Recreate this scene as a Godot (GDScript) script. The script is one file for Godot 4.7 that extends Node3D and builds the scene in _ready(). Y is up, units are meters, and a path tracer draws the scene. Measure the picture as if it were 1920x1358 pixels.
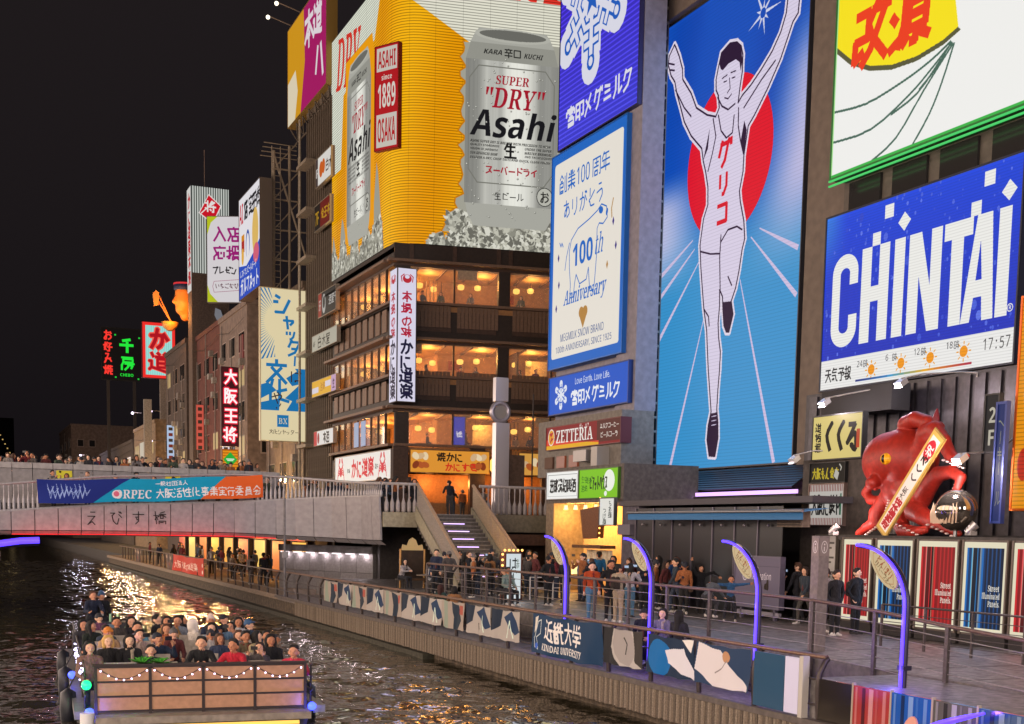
extends Node3D
# Night view along a city canal: neon signboards, a bridge, a promenade and a tour boat. Units are metres, y is up, water lies at y = 0, the canal runs along -Z.

# Stroke font for the Japanese lettering: every character is a few pen strokes on a 10 x 10 grid (x, y downwards).
const GLYPHS := "あ1272 4048 633827355474877859;り2126 71765949;が13636749 403519 7295 7081 8091;か13636749 403519 7295;と3034 824526374989;う3060 146374765849;え3060 136319475869;び11412337596975 7294 7081 8091;す1292 505739 54344656;い112739 7286;ち1262 402545678749;こ2171 16287989;ご2161 16287989 7081 8091;よ5058 5848 4857 5779 5383;ォ1383 5059 5319;ー1595;ボ1292 5059 3517 7598 8081;ぼ1119 4292 4494 7078 78585948 4878 7889;バ3117 6189 7081 8091;な1252 302516 7193 5457375879;お1262 303829183564867859 7183;好2016 1638 4018 0343 5181 8163 6369 6949 4595;み2050 502819352565 356588 7466;焼2025 2519 2538 0214 4234 4191 5053 7073 4494 4696 5649 7679 7999;に1119 4272 36485989;き2171 1474 4075 2637488889;本1292 5059 5317 5397 3666;場2028 0343 0847 4181 4144 8184 4282 4484 3595 5538 6648 9598 9878;の5248391624738396 9669;味0242 0247 4247 0747 5393 4595 7079 7548 7598;楽5040 3171 3135 7175 3373 3575 1022 1513 9082 9583 1696 5559 5619 5699;は1119 4292 7078 78584948 4878 7889;文5052 1292 7319 3399;化2014 1319 5058 5899 8445;や04728466 5062 2159;シ1132 0424 195983;ャ13838466 3049;ヤ13838466 3049;ッ1315 4345 83775949;タ3014 2181 8157 5719 3565;大1393 50533719 5399;阪1019 1030302323442616 4191 414539 448449 5599;王1191 1595 1999 5159;将2029 0212 0617 6043 5181 8144 3595 7479 7969 4758;入40523619 5299;店5051 1191 113519 6266 6494 4686 4649 8689 4989;応5051 1191 11351719 3436 44486878 8487 6465;援2028 2818 0343 0736 4090 4143 6163 8182 4494 3595 5548 5787 8749 6799;プ1181 815749 8070 9091;レ2028 2886;ゼ1474 7455 3037 3788 7081 9092;ン1132 185983;ト3039 3486;ガ1373 7369 6959 4045 4519 7081 8091;ル3036 3619 6068 6896;フ1181 815749;ネ5051 2272 7237 3719 5459 6687;創3012 3052 2343 1454 1419 2656 5456 2858 2829 5859 2959 7178 9099 9979;業4042 6062 2132 8172 1393 1595 5059 1797 5619 5699;周1119 1191 9199 9989 3373 5155 2575 3767 3739 6769 3969;年3013 2181 1494 3437 0797 5159;グ3015 2171 715739 7081 9092;リ2126 71765949;コ1181 8188 1888;改1141 4145 1545 1518 1837 6043 5191 815739 4355 5599;源1021 0415 0928 3191 313629 6152 4383 4347 8387 4585 4787 6769 6959 4839 7899;天1181 0494 51543719 5499;気3013 2181 2373 1565 657899 1847 2748;予1181 8154 3355 0494 9476 5459 5939;報2025 0242 0545 1222 0747 2529 5181 8183 5159 5484 846839 6699;時1119 1141 4149 1949 1545 7074 5292 4595 8489 8979 4797 6768;く703469;る2171 7117 177489695848;頓0242 2028 1346 1646 4346 2838 5191 7153 5393 5398 9398 5595 5898 6859 7899;堀2028 0343 0848 4191 413819 9193 4393 6469 4649 9699 4989 5458 8488;乾2022 0141 1317 1343 4347 1545 1747 2729 0848 6045 5393 5585 85576798;杯1029 0343 2415 2436 5191 7346 7179 7487;千7021 0494 5259;房1181 2282 2224 8284 2484 241619 5455 3595 555739 5686 8678;橋1029 0343 2416 2436 8051 4292 6234 6294 5373 5355 7375 5575 4797 4749 9799 5868 5878;活1021 0415 0928 8041 4393 6266 4686 4649 8689 4989;性1029 0214 3234 5143 4292 7079 4595 3999;事1191 2272 2224 7274 2474 1696 2565 8588 2888 5059 5939;実5051 1191 1113 9193 2474 2676 1898 5358 5819 5899;行3012 3415 2529 4181 3494 7479 7959;委7020 0292 5055 5216 5286 0696 4638 3889 7519;員3171 3133 7173 3373 2484 2428 8488 2686 2888 3919 7899;会5014 5094 3565 1696 5739 3989 7898;一1595;般2012 1119 1141 4149 0545 2124 2627 6052 5281 8184 4595 5549 5699;社2021 0343 4307 2529 2536 7179 5494 4999;団1119 1191 9199 1999 3373 6267 4557;法1021 0415 0928 4282 6165 3595 6548 4888 7699;人505519 5599;若1191 3033 7073 1494 5419 3585 3539 8589 3989;耶0151 1119 4149 1343 1545 0957 6069 6191 9164 648748;溪1021 0415 0928 4051 6072 8092 3494 5466 4686 3797 6739 6799;紹3013 1324 2415 1545 2529 1708 3748 5191 7153 9194 9484 5595 5559 9599 5999;興1118 1121 8191 9197 4161 4146 6166 4464 1323 1525 8393 8595 0797 3819 6899;酒1021 0415 0928 3191 3393 3339 9399 3999 5154 7174 5438 3696;近1021 0414 1417 08178999 8041 4146 4638 4494 7488;畿2012 1232 3214 5042 4262 6244 7079 7999 0494 9181 1519 4549 1545 1949 1747 2529;学2022 5052 8071 1393 1315 9395 3575 755659 5949 1797;辛5051 1191 3133 7173 1494 1797 5459;口1181 1118 8188 1888;生3014 2282 5059 2575 1999;ス1181 815719 5488;パ3117 6189 8090;ド3039 3486 7081 8091;ラ1171 1383 837749;イ8115 5459;ビ2128 2888 7321 7081 9091;ら3152 2136 3665768849;ぁ1272 4048 633827355474877859;麺1050 3025 1242 1444 0646 2639 0999 5191 7163 5393 5398 9398 5898 6368 8388;つ136384877749;け1119 4393 7077 7759;雪1181 0292 0204 9294 5055 3343 6373 3545 6575 2686 8689 2888 2989;印4111 1118 1747 1444 5191 9197 9777 5159;メ7019 2277;ミ2172 2474 1787;ク3014 2181 815719;白5031 1282 1219 8289 1585 1989;木1393 5059 5318 5398;屋1191 113519 9193 1393 3585 5446 4666 5659 3777 2999;祝2021 0343 4307 2529 2536 5181 5154 8184 5484 6439 7478 7898;へ0434 3497;も4048 4869 6986 1363 1565;ん50193645486989;食5014 5094 3373 3338 7376 3676 3575 3888 5799;ハ3117 6189;ウ5052 1282 1214 827749;ア1181 8155 5349;ピ2128 2888 7321 8090;ヒ2128 2888 7321;道1022 041417 08178999 4051 8071 3292 6253 4383 4347 8387 4585 4787;中1282 1216 8286 1686 5059;央2272 2225 7275 5055 0595 5519 5599;キ1474 1686 4159;チ7021 0494 5356 5639;ョ2272 7278 2575 2878;ツ1315 4345 83775949"

const GLOW := 3.0
const LAMPS := 2.2
var glyphs := {}
var rng := RandomNumberGenerator.new()
var counts := {}
var mats := {}
var boxes := {}

func read_strokes():
	for g in GLYPHS.split(";"):
		if g.length() < 3 or glyphs.has(g[0]): continue
		var strokes := []
		for s in g.substr(1).split(" "):
			if s.length() < 4: continue
			var pts := PackedVector2Array()
			for i in s.length() / 2: pts.append(Vector2(int(s[2 * i]), int(s[2 * i + 1])) / 9.0)
			strokes.append(pts)
		glyphs[g[0]] = strokes

# ---------------------------------------------------------------- print on signs: shapes and letters drawn into an Image
class Print:
	var im: Image
	var k: float
	var w: float
	var h: float
	var host
	func _init(host_, w_: float, h_: float, px: int, bg: Color):
		host = host_; w = w_; h = h_; k = px / w_
		im = Image.create(px, maxi(4, int(h_ * k)), false, Image.FORMAT_RGB8); im.fill(bg)
	func shade(nx: int, ny: int, f: Callable):
		var s := Image.create(nx, ny, false, Image.FORMAT_RGB8)
		for y in ny:
			for x in nx: s.set_pixel(x, y, f.call((x + .5) / nx, (y + .5) / ny))
		s.resize(im.get_width(), im.get_height(), Image.INTERPOLATE_CUBIC); im = s
	func poly(pts, col: Color):
		var n: int = pts.size()
		var lo := INF
		var hi := -INF
		for p in pts: lo = minf(lo, p.y); hi = maxf(hi, p.y)
		var y0 := maxi(0, int(floor(lo * k)))
		var y1 := mini(im.get_height() - 1, int(ceil(hi * k)))
		for y in range(y0, y1 + 1):
			var yy := (y + .5) / k
			var xs := []
			for i in n:
				var a: Vector2 = pts[i]
				var b: Vector2 = pts[(i + 1) % n]
				if (a.y <= yy) != (b.y <= yy): xs.append(a.x + (yy - a.y) / (b.y - a.y) * (b.x - a.x))
			xs.sort()
			for i in range(0, xs.size() - 1, 2):
				var xa := int(round(xs[i] * k))
				var xb := int(round(xs[i + 1] * k))
				if xb > xa: im.fill_rect(Rect2i(xa, y, xb - xa, 1), col)
	func rect(x, y, w_, h_, col): im.fill_rect(Rect2i(int(round(x * k)), int(round(y * k)), maxi(1, int(round(w_ * k))), maxi(1, int(round(h_ * k)))), col)
	func ell(cx, cy, rx, ry, col, turn := 0.0, n := 28):
		var p := PackedVector2Array()
		for i in n: p.append(Vector2(cx, cy) + Vector2(cos(TAU * i / n) * rx, sin(TAU * i / n) * ry).rotated(turn))
		poly(p, col)
	func line(pts, wd: float, col: Color, closed := false):
		var n: int = pts.size()
		for i in (n if closed else n - 1):
			var a: Vector2 = pts[i]
			var b: Vector2 = pts[(i + 1) % n]
			var d := (b - a).normalized() * wd * .5
			var e := Vector2(-d.y, d.x)
			poly([a - d * .5 + e, b + d * .5 + e, b + d * .5 - e, a - d * .5 - e], col)
			if n > 2 and wd * k > 5.0: ell(a.x, a.y, wd * .5, wd * .5, col, 0., 10)
	func jp(text: String, x: float, y: float, sz: float, col: Color, wd := .11, vert := false, wx := 1.0, shear := 0.0):
		for c in text:
			if host.glyphs.has(c):
				var small: float = .68 if c in "ャッァょ" else .9
				for s in host.glyphs[c]:
					var q := PackedVector2Array()
					for p in s:
						var t: Vector2 = p * small + Vector2(.05, .95 - small if small < .8 else .05)
						q.append(Vector2(x + (t.x + shear * (.5 - t.y)) * sz * wx, y + t.y * sz))
					if c == "ー" and vert: q = PackedVector2Array([Vector2(x + sz * .5, y + sz * .1), Vector2(x + sz * .45, y + sz * .9)])
					if q.size() > 2 and c.unicode_at(0) < 0x30a0: q = host.rounded(q)
					line(q, wd * sz, col)
			if vert: y += sz
			else: x += sz * wx
	func en(text: String, x: float, y: float, hh: float, col: Color, font := "Droid Sans", bold := true, wid := 0.0, shear := 0.0, up := 0.0):
		var t := TextMesh.new()
		var f := SystemFont.new()
		f.font_names = PackedStringArray([font]); f.font_weight = 700 if bold else 400
		t.font = f; t.font_size = 64; t.pixel_size = 1.0; t.depth = 0.0; t.curve_step = 3.0; t.text = text
		t.horizontal_alignment = HORIZONTAL_ALIGNMENT_LEFT
		var a := t.get_mesh_arrays()
		var v: PackedVector3Array = a[0]
		var ix: PackedInt32Array = a[12] if a[12] != null else PackedInt32Array(range(v.size()))
		var lo := Vector2(INF, INF)
		var hi := -lo
		for p in v: lo = lo.min(Vector2(p.x, p.y)); hi = hi.max(Vector2(p.x, p.y))
		var sy := hh / maxf(hi.y - lo.y, .001)
		var sx := wid / maxf(hi.x - lo.x, .001) if wid > 0.0 else sy
		for i in range(0, ix.size() - 2, 3):
			var q := []
			for j in 3:
				var p := v[ix[i + j]]
				var u := (p.x - lo.x) * sx
				q.append(Vector2(x + u + shear * (p.y - lo.y) * sy, y + hh - (p.y - lo.y) * sy - up * u))
			poly(q, col)
	func stripes(step: float, wd: float, f: float, vertical := false):
		# darkens every step-th line: the gaps between neon tubes or LED rows
		var m := im.duplicate() as Image
		m.adjust_bcs(f, 1.0, 1.0)
		var t := 0.0
		var end := w if vertical else h
		while t < end:
			var rr := Rect2i(int(t * k), 0, maxi(1, int(wd * k)), im.get_height()) if vertical else Rect2i(0, int(t * k), im.get_width(), maxi(1, int(wd * k)))
			im.blit_rect(m, rr, rr.position)
			t += step
	func tex() -> ImageTexture:
		im.generate_mipmaps()
		return ImageTexture.create_from_image(im)

func rounded(q: PackedVector2Array) -> PackedVector2Array: # Catmull-Rom through a brush stroke's points
	var o := PackedVector2Array()
	var n := q.size()
	for i in n - 1:
		for t in 3: o.append(q[i].cubic_interpolate(q[i + 1], q[maxi(i - 1, 0)], q[mini(i + 2, n - 1)], t / 3.0))
	o.append(q[n - 1])
	return o

func P(s: String, f := 0.01) -> PackedVector2Array:
	var n := s.split(" ", false)
	var o := PackedVector2Array()
	for i in n.size() / 2: o.append(Vector2(float(n[2 * i]), float(n[2 * i + 1])) * f)
	return o

func H(s: String) -> Color: return Color.html(s)

# ---------------------------------------------------------------- materials
func mat(col, rough := .7, metal := 0.0, emit := 0.0) -> StandardMaterial3D:
	var c: Color = H(col) if col is String else col
	var key := "%s %.2f %.2f %.2f" % [c.to_html(), rough, metal, emit]
	if not mats.has(key):
		var m := StandardMaterial3D.new()
		m.albedo_color = c if emit == 0.0 else Color(c.r * .3, c.g * .3, c.b * .3)
		m.roughness = rough; m.metallic = metal
		if emit > 0.0: m.emission_enabled = true; m.emission = c; m.emission_energy_multiplier = emit
		mats[key] = m
	return mats[key]

var noise_tex := {}
func rough_tex(freq: float, lo: float, hi: float, seed_ := 1) -> NoiseTexture2D:
	var key := "%.3f %.2f %.2f %d" % [freq, lo, hi, seed_]
	if not noise_tex.has(key):
		var n := FastNoiseLite.new()
		n.seed = seed_; n.frequency = freq; n.fractal_octaves = 5; n.noise_type = FastNoiseLite.TYPE_SIMPLEX_SMOOTH
		var t := NoiseTexture2D.new()
		t.width = 512; t.height = 512; t.seamless = true; t.noise = n
		var g := Gradient.new()
		g.set_color(0, Color(lo, lo, lo)); g.set_color(1, Color(hi, hi, hi)); t.color_ramp = g
		noise_tex[key] = t
	return noise_tex[key]

# clothing: woven colour with soft wrinkles
func fabric(col: String) -> StandardMaterial3D:
	var key := "fabric" + col
	if not mats.has(key):
		var m := StandardMaterial3D.new()
		m.albedo_color = H(col); m.roughness = .9; m.rim_enabled = true; m.rim = .25
		m.albedo_texture = rough_tex(.03, .72, 1., 11)
		m.uv1_triplanar = true; m.uv1_scale = Vector3(1.6, .8, 1.6)
		m.heightmap_enabled = true; m.heightmap_scale = 3.0; m.heightmap_texture = rough_tex(.014, 0., 1., 12)
		mats[key] = m
	return mats[key]

# stained / weathered surface: base colour times grain and blotches, in world space
func worn(col: String, rough := .8, lo := .6, hi := 1.15, scale := .35, metal := 0.0, bump := 0.0) -> StandardMaterial3D:
	var key := "worn %s %.2f %.2f %.2f %.2f %.2f" % [col, rough, lo, scale, metal, bump]
	if not mats.has(key):
		var m := StandardMaterial3D.new()
		m.albedo_color = H(col); m.roughness = rough; m.metallic = metal
		m.albedo_texture = rough_tex(.022, lerpf(lo, 1., .35), 1.0, 3)
		m.uv1_triplanar = true; m.uv1_world_triplanar = true; m.uv1_scale = Vector3.ONE * scale
		if bump > 0.0:
			m.heightmap_enabled = true; m.heightmap_scale = bump; m.heightmap_texture = rough_tex(.05, 0., 1., 5)
		mats[key] = m
	return mats[key]

func glass(col := "ffffff", a := .12) -> StandardMaterial3D:
	var key := "glass" + col + str(a)
	if not mats.has(key):
		var m := StandardMaterial3D.new()
		var c := H(col)
		m.albedo_color = Color(c.r, c.g, c.b, a); m.transparency = BaseMaterial3D.TRANSPARENCY_ALPHA; m.roughness = .03
		mats[key] = m
	return mats[key]

# a printed face; energy > 0: lit from behind or an LED screen
func face_mat(t: Texture2D, energy: float, rough := .35) -> StandardMaterial3D:
	var m := StandardMaterial3D.new()
	m.albedo_texture = t; m.roughness = maxf(rough, .55); m.metallic_specular = .3
	if energy > 0.0:
		m.albedo_color = Color(.12, .12, .12)
		m.emission_enabled = true; m.emission = Color.BLACK; m.emission_texture = t; m.emission_energy_multiplier = energy
	return m

# ---------------------------------------------------------------- nodes
func numbered(parent: Node, called: String) -> String:
	var key := str(parent.get_instance_id()) + called
	counts[key] = counts.get(key, -1) + 1
	return called if counts[key] == 0 else "%s_%03d" % [called, counts[key]]

func tag(o: Node, label: String, category: String, group := ""):
	o.set_meta("label", label); o.set_meta("category", category)
	if group: o.set_meta("group", group)

func thing(called: String, label: String, category: String, at := Vector3.ZERO, turn := 0.0, group := "") -> Node3D:
	var o := Node3D.new()
	o.name = numbered(self, called); add_child(o); o.position = at; o.rotation.y = turn
	tag(o, label, category, group)
	return o

func setting(called: String) -> Node3D:
	var o := Node3D.new()
	o.name = numbered(self, called); add_child(o); o.set_meta("kind", "structure")
	return o

func part(parent: Node, called: String, mesh: Mesh, m: Material, at := Vector3.ZERO, turn := Vector3.ZERO) -> MeshInstance3D:
	var o := MeshInstance3D.new()
	o.name = numbered(parent, called); o.mesh = mesh; parent.add_child(o)
	if m: o.material_override = m
	o.position = at; o.rotation = turn
	return o

func stuff(o: Node) -> Node: o.set_meta("kind", "stuff"); return o

func box(parent: Node, called: String, at: Vector3, size: Vector3, m: Material, turn := Vector3.ZERO) -> MeshInstance3D:
	var key := "%.3f %.3f %.3f" % [size.x, size.y, size.z]
	if not boxes.has(key):
		var b := BoxMesh.new()
		b.size = size; boxes[key] = b
	return part(parent, called, boxes[key], m, at, turn)

# a box from corner to corner
func bx(parent: Node, called: String, a: Vector3, b: Vector3, m: Material) -> MeshInstance3D:
	return box(parent, called, (a + b) / 2, (b - a).abs(), m)

func cyl(r0: float, r1: float, h: float, n := 16) -> CylinderMesh:
	var key := "c%.3f %.3f %.3f %d" % [r0, r1, h, n]
	if not boxes.has(key):
		var c := CylinderMesh.new()
		c.bottom_radius = r0; c.top_radius = r1; c.height = h; c.radial_segments = n; c.rings = 1; boxes[key] = c
	return boxes[key]

func ball(r: float, h := 0.0, n := 14) -> SphereMesh:
	var key := "s%.3f %.3f %d" % [r, h, n]
	if not boxes.has(key):
		var s := SphereMesh.new()
		s.radius = r; s.height = h if h > 0.0 else 2 * r; s.radial_segments = n; s.rings = n / 2; boxes[key] = s
	return boxes[key]

func quad(w: float, h: float) -> QuadMesh:
	var q := QuadMesh.new()
	q.size = Vector2(w, h)
	return q

func st_new() -> SurfaceTool:
	var st := SurfaceTool.new()
	st.begin(Mesh.PRIMITIVE_TRIANGLES)
	return st

func st_end(st: SurfaceTool) -> ArrayMesh:
	st.generate_normals()
	return st.commit()

func tri4(st: SurfaceTool, a, b, c, d): # a quad, clockwise seen from its front
	for p in [a, b, c, a, c, d]: st.add_vertex(p)

func uv4(st: SurfaceTool, a, b, c, d, ua, ub, uc, ud):
	var ps := [a, b, c, a, c, d]
	var us := [ua, ub, uc, ua, uc, ud]
	for i in 6: st.set_uv(us[i]); st.add_vertex(ps[i])

func add_box(st: SurfaceTool, a: Vector3, b: Vector3):
	var v := []
	for i in 8: v.append(Vector3(b.x if i & 1 else a.x, b.y if i & 2 else a.y, b.z if i & 4 else a.z))
	for f in [[0, 2, 3, 1], [4, 5, 7, 6], [0, 4, 6, 2], [1, 3, 7, 5], [2, 6, 7, 3], [0, 1, 5, 4]]:
		st.set_smooth_group(-1)
		tri4(st, v[f[0]], v[f[1]], v[f[2]], v[f[3]])

# a round bar along a path; radii may be one number or one for each point
func tube(pts, radii, n := 8, cap := true, st: SurfaceTool = null) -> Variant:
	var own := st == null
	if own: st = st_new()
	var m: int = pts.size()
	var rings := []
	var nrm := Vector3.ZERO
	for i in m:
		var d: Vector3 = (pts[mini(i + 1, m - 1)] - pts[maxi(i - 1, 0)]).normalized()
		if i == 0: nrm = d.cross(Vector3.UP if absf(d.y) < .9 else Vector3.RIGHT).normalized()
		else: nrm = (nrm - d * nrm.dot(d)).normalized()
		var bn := d.cross(nrm)
		var r: float = radii[i] if radii is Array else radii
		var ring := []
		for j in n: ring.append(pts[i] + (nrm * cos(TAU * j / n) + bn * sin(TAU * j / n)) * r)
		rings.append(ring)
	st.set_smooth_group(0)
	for i in m - 1:
		for j in n: tri4(st, rings[i][j], rings[i + 1][j], rings[i + 1][(j + 1) % n], rings[i][(j + 1) % n])
	if cap:
		st.set_smooth_group(-1)
		for j in range(1, n - 1):
			for p in [rings[0][0], rings[0][j], rings[0][j + 1], rings[m - 1][0], rings[m - 1][j + 1], rings[m - 1][j]]: st.add_vertex(p)
	return st_end(st) if own else st

func bar(parent: Node, called: String, a: Vector3, b: Vector3, r: float, m: Material, n := 6) -> MeshInstance3D:
	return part(parent, called, tube([a, b], r, n), m)

func lathe(profile, n := 20) -> ArrayMesh: # profile: [radius, height] from the bottom up
	var st := st_new()
	st.set_smooth_group(0)
	for i in profile.size() - 1:
		for j in n:
			var q := []
			for s in [[i, j], [i, j + 1], [i + 1, j + 1], [i + 1, j]]:
				var a: float = TAU * s[1] / n
				q.append(Vector3(cos(a) * profile[s[0]][0], profile[s[0]][1], sin(a) * profile[s[0]][0]))
			tri4(st, q[0], q[1], q[2], q[3])
	return st_end(st)

# a flat outline with thickness: outline in x, y; from z = -d to 0
func slab(pts: PackedVector2Array, d: float) -> ArrayMesh:
	var st := st_new()
	st.set_smooth_group(-1)
	var n := pts.size()
	if Geometry2D.is_polygon_clockwise(pts): pts.reverse()
	var ix := Geometry2D.triangulate_polygon(pts)
	for i in range(0, ix.size(), 3):
		var t := [pts[ix[i]], pts[ix[i + 1]], pts[ix[i + 2]]]
		var flip: bool = (t[1] - t[0]).cross(t[2] - t[0]) > 0
		for j in ([0, 2, 1] if flip else [0, 1, 2]): st.add_vertex(Vector3(t[j].x, t[j].y, 0))
		for j in ([0, 1, 2] if flip else [0, 2, 1]): st.add_vertex(Vector3(t[j].x, t[j].y, -d))
	for i in n:
		var a := pts[i]
		var b := pts[(i + 1) % n]
		tri4(st, Vector3(a.x, a.y, 0), Vector3(a.x, a.y, -d), Vector3(b.x, b.y, -d), Vector3(b.x, b.y, 0))
	return st_end(st)

# ---------------------------------------------------------------- lights
func area(parent: Node, called: String, at: Vector3, turn: Vector3, w: float, h: float, col: Color, energy: float) -> AreaLight3D:
	var l := AreaLight3D.new()
	l.name = numbered(parent, called); l.area_size = Vector2(w, h); l.light_color = col; l.light_energy = energy
	l.area_range = 200.0; l.shadow_enabled = true
	parent.add_child(l); l.position = at; l.rotation = turn
	return l

func omni(parent: Node, called: String, at: Vector3, col: Color, energy: float, size := .08) -> OmniLight3D:
	var l := OmniLight3D.new()
	l.name = numbered(parent, called); l.light_color = col; l.light_energy = energy * LAMPS; l.light_size = size
	l.omni_range = 40.0; l.omni_attenuation = 2.0; l.shadow_enabled = true
	parent.add_child(l); l.position = at
	return l

# a sign box: cabinet, printed face, rim; its +Z side carries the print. lit = 0: a plain board
func sign_box(called: String, label: String, at: Vector3, turn: float, w: float, h: float, d: float, pr: Print, lit := .85, rim := "2a2a2c", glow := 0.0, gcol := Color.WHITE, cat := "sign", group := "") -> Node3D:
	var o := thing(called, label, cat, at, turn, group)
	box(o, "cabinet", Vector3(0, 0, -d / 2 - .012), Vector3(w, h, d), mat(rim, .5, .2))
	var fr := minf(.06, h * .03)
	part(o, "sign_face", quad(w - fr * 2, h - fr * 2), face_mat(pr.tex(), lit))
	for s in [-1, 1]:
		box(o, "rim", Vector3(0, s * (h / 2 - fr / 2), .01), Vector3(w, fr, .04), mat(rim, .45, .3))
		box(o, "rim", Vector3(s * (w / 2 - fr / 2), 0, .01), Vector3(fr, h - 2 * fr, .04), mat(rim, .45, .3))
	if glow > 0.0: area(o, "sign_light", Vector3(0, 0, .25), Vector3(0, PI, 0), w * .9, h * .9, gcol, glow * GLOW * w * h * .81 / PI)
	return o

# ---------------------------------------------------------------- bodies: tapered capsules joined by a smooth minimum, meshed as surface nets
# bone: [from, to, radius, radius, tag, flattening in z]. Returns {tag: [points, normals, indices]}
func nets(bones: Array, cell: float, blend: float) -> Dictionary:
	var lo := Vector3.INF
	var hi := -Vector3.INF
	for b in bones:
		var r: float = maxf(b[2], b[3])
		lo = lo.min(b[0].min(b[1]) - Vector3.ONE * r); hi = hi.max(b[0].max(b[1]) + Vector3.ONE * r)
	lo -= Vector3.ONE * (cell * 2 + blend * .5); hi += Vector3.ONE * (cell * 2 + blend * .5)
	var n := Vector3i(((hi - lo) / cell).ceil()) + Vector3i.ONE
	var nx := n.x
	var nxy := n.x * n.y
	var f := PackedFloat32Array()
	f.resize(nxy * n.z); f.fill(1.0)
	var best := f.duplicate()
	var tags := PackedByteArray()
	tags.resize(nxy * n.z)
	for b in bones:
		var a: Vector3 = b[0]
		var ab: Vector3 = b[1] - a
		var l2 := maxf(ab.length_squared(), 1e-9)
		var ra: float = b[2]
		var dr: float = b[3] - ra
		var fz: float = b[5] if b.size() > 5 else 1.0
		var rr := Vector3.ONE * (maxf(ra, b[3]) + blend + cell * 2)
		var i0 := Vector3i(((a.min(b[1]) - rr - lo) / cell).floor()).clamp(Vector3i.ZERO, n - Vector3i.ONE)
		var i1 := Vector3i(((a.max(b[1]) + rr - lo) / cell).ceil()).clamp(Vector3i.ZERO, n - Vector3i.ONE)
		for z in range(i0.z, i1.z + 1):
			for y in range(i0.y, i1.y + 1):
				var i := z * nxy + y * nx + i0.x
				for x in range(i0.x, i1.x + 1):
					var q := Vector3(x, y, z) * cell + lo - a
					var h := clampf(q.dot(ab) / l2, 0.0, 1.0)
					q -= ab * h
					q.z *= fz
					var d := q.length() - ra - dr * h
					var g := f[i]
					if d < best[i]: best[i] = d; tags[i] = b[4]
					var m := blend - absf(g - d)
					f[i] = minf(g, d) - (m * m / blend * .25 if m > 0.0 else 0.0)
					i += 1
	var off := [0, 1, nx, nx + 1, nxy, nxy + 1, nxy + nx, nxy + nx + 1]
	var cor := [Vector3(0, 0, 0), Vector3(1, 0, 0), Vector3(0, 1, 0), Vector3(1, 1, 0), Vector3(0, 0, 1), Vector3(1, 0, 1), Vector3(0, 1, 1), Vector3(1, 1, 1)]
	var edges := [[0, 1], [2, 3], [4, 5], [6, 7], [0, 2], [1, 3], [4, 6], [5, 7], [0, 4], [1, 5], [2, 6], [3, 7]]
	var at := {}
	var pos := PackedVector3Array()
	var nrm := PackedVector3Array()
	var vt := PackedByteArray()
	for z in n.z - 1:
		for y in n.y - 1:
			for x in n.x - 1:
				var i := z * nxy + y * nx + x
				if absf(f[i]) > cell * 2.2: continue
				var c := 0
				for j in 8:
					if f[i + off[j]] < 0.0: c += 1
				if c == 0 or c == 8: continue
				var s := Vector3.ZERO
				var m := 0
				for e in edges:
					var fa := f[i + off[e[0]]]
					var fb := f[i + off[e[1]]]
					if (fa < 0.0) != (fb < 0.0): s += cor[e[0]].lerp(cor[e[1]], fa / (fa - fb)); m += 1
				var g := Vector3.ZERO
				for j in 8: g += (cor[j] * 2 - Vector3.ONE) * f[i + off[j]]
				at[i] = pos.size()
				pos.append(lo + (Vector3(x, y, z) + s / m) * cell); nrm.append(g.normalized()); vt.append(tags[i])
	var out := {}
	for i in at:
		for ax in [[1, nx, nxy], [nx, nxy, 1], [nxy, 1, nx]]:
			if (f[i] < 0.0) == (f[i + ax[0]] < 0.0): continue
			var q := [i, i - ax[1], i - ax[1] - ax[2], i - ax[2]]
			var ok := true
			for j in q: ok = ok and at.has(j)
			if not ok: continue
			var v := [at[q[0]], at[q[1]], at[q[2]], at[q[3]]]
			if (pos[v[1]] - pos[v[0]]).cross(pos[v[2]] - pos[v[0]]).dot(nrm[v[0]]) > 0.0: v.reverse()
			var t: int = vt[v[0]]
			if not out.has(t): out[t] = [PackedVector3Array(), PackedVector3Array(), PackedInt32Array(), {}]
			var o: Array = out[t]
			for j in [0, 1, 2, 0, 2, 3]:
				var w: int = v[j]
				if not o[3].has(w):
					o[3][w] = o[0].size(); o[0].append(pos[w]); o[1].append(nrm[w])
				o[2].append(o[3][w])
	return out

func merge(into: Dictionary, from: Dictionary, tf := Transform3D.IDENTITY):
	for t in from:
		if not into.has(t): into[t] = [PackedVector3Array(), PackedVector3Array(), PackedInt32Array()]
		var base: int = into[t][0].size()
		for p in from[t][0]: into[t][0].append(tf * p)
		for p in from[t][1]: into[t][1].append(tf.basis * p)
		for i in from[t][2]: into[t][2].append(base + i)

func to_mesh(d: Dictionary) -> ArrayMesh:
	var m := ArrayMesh.new()
	var keys := d.keys()
	keys.sort()
	for t in keys:
		var a := []
		a.resize(Mesh.ARRAY_MAX)
		a[Mesh.ARRAY_VERTEX] = d[t][0]; a[Mesh.ARRAY_NORMAL] = d[t][1]; a[Mesh.ARRAY_INDEX] = d[t][2]
		m.add_surface_from_arrays(Mesh.PRIMITIVE_TRIANGLES, a)
	return m

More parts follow.
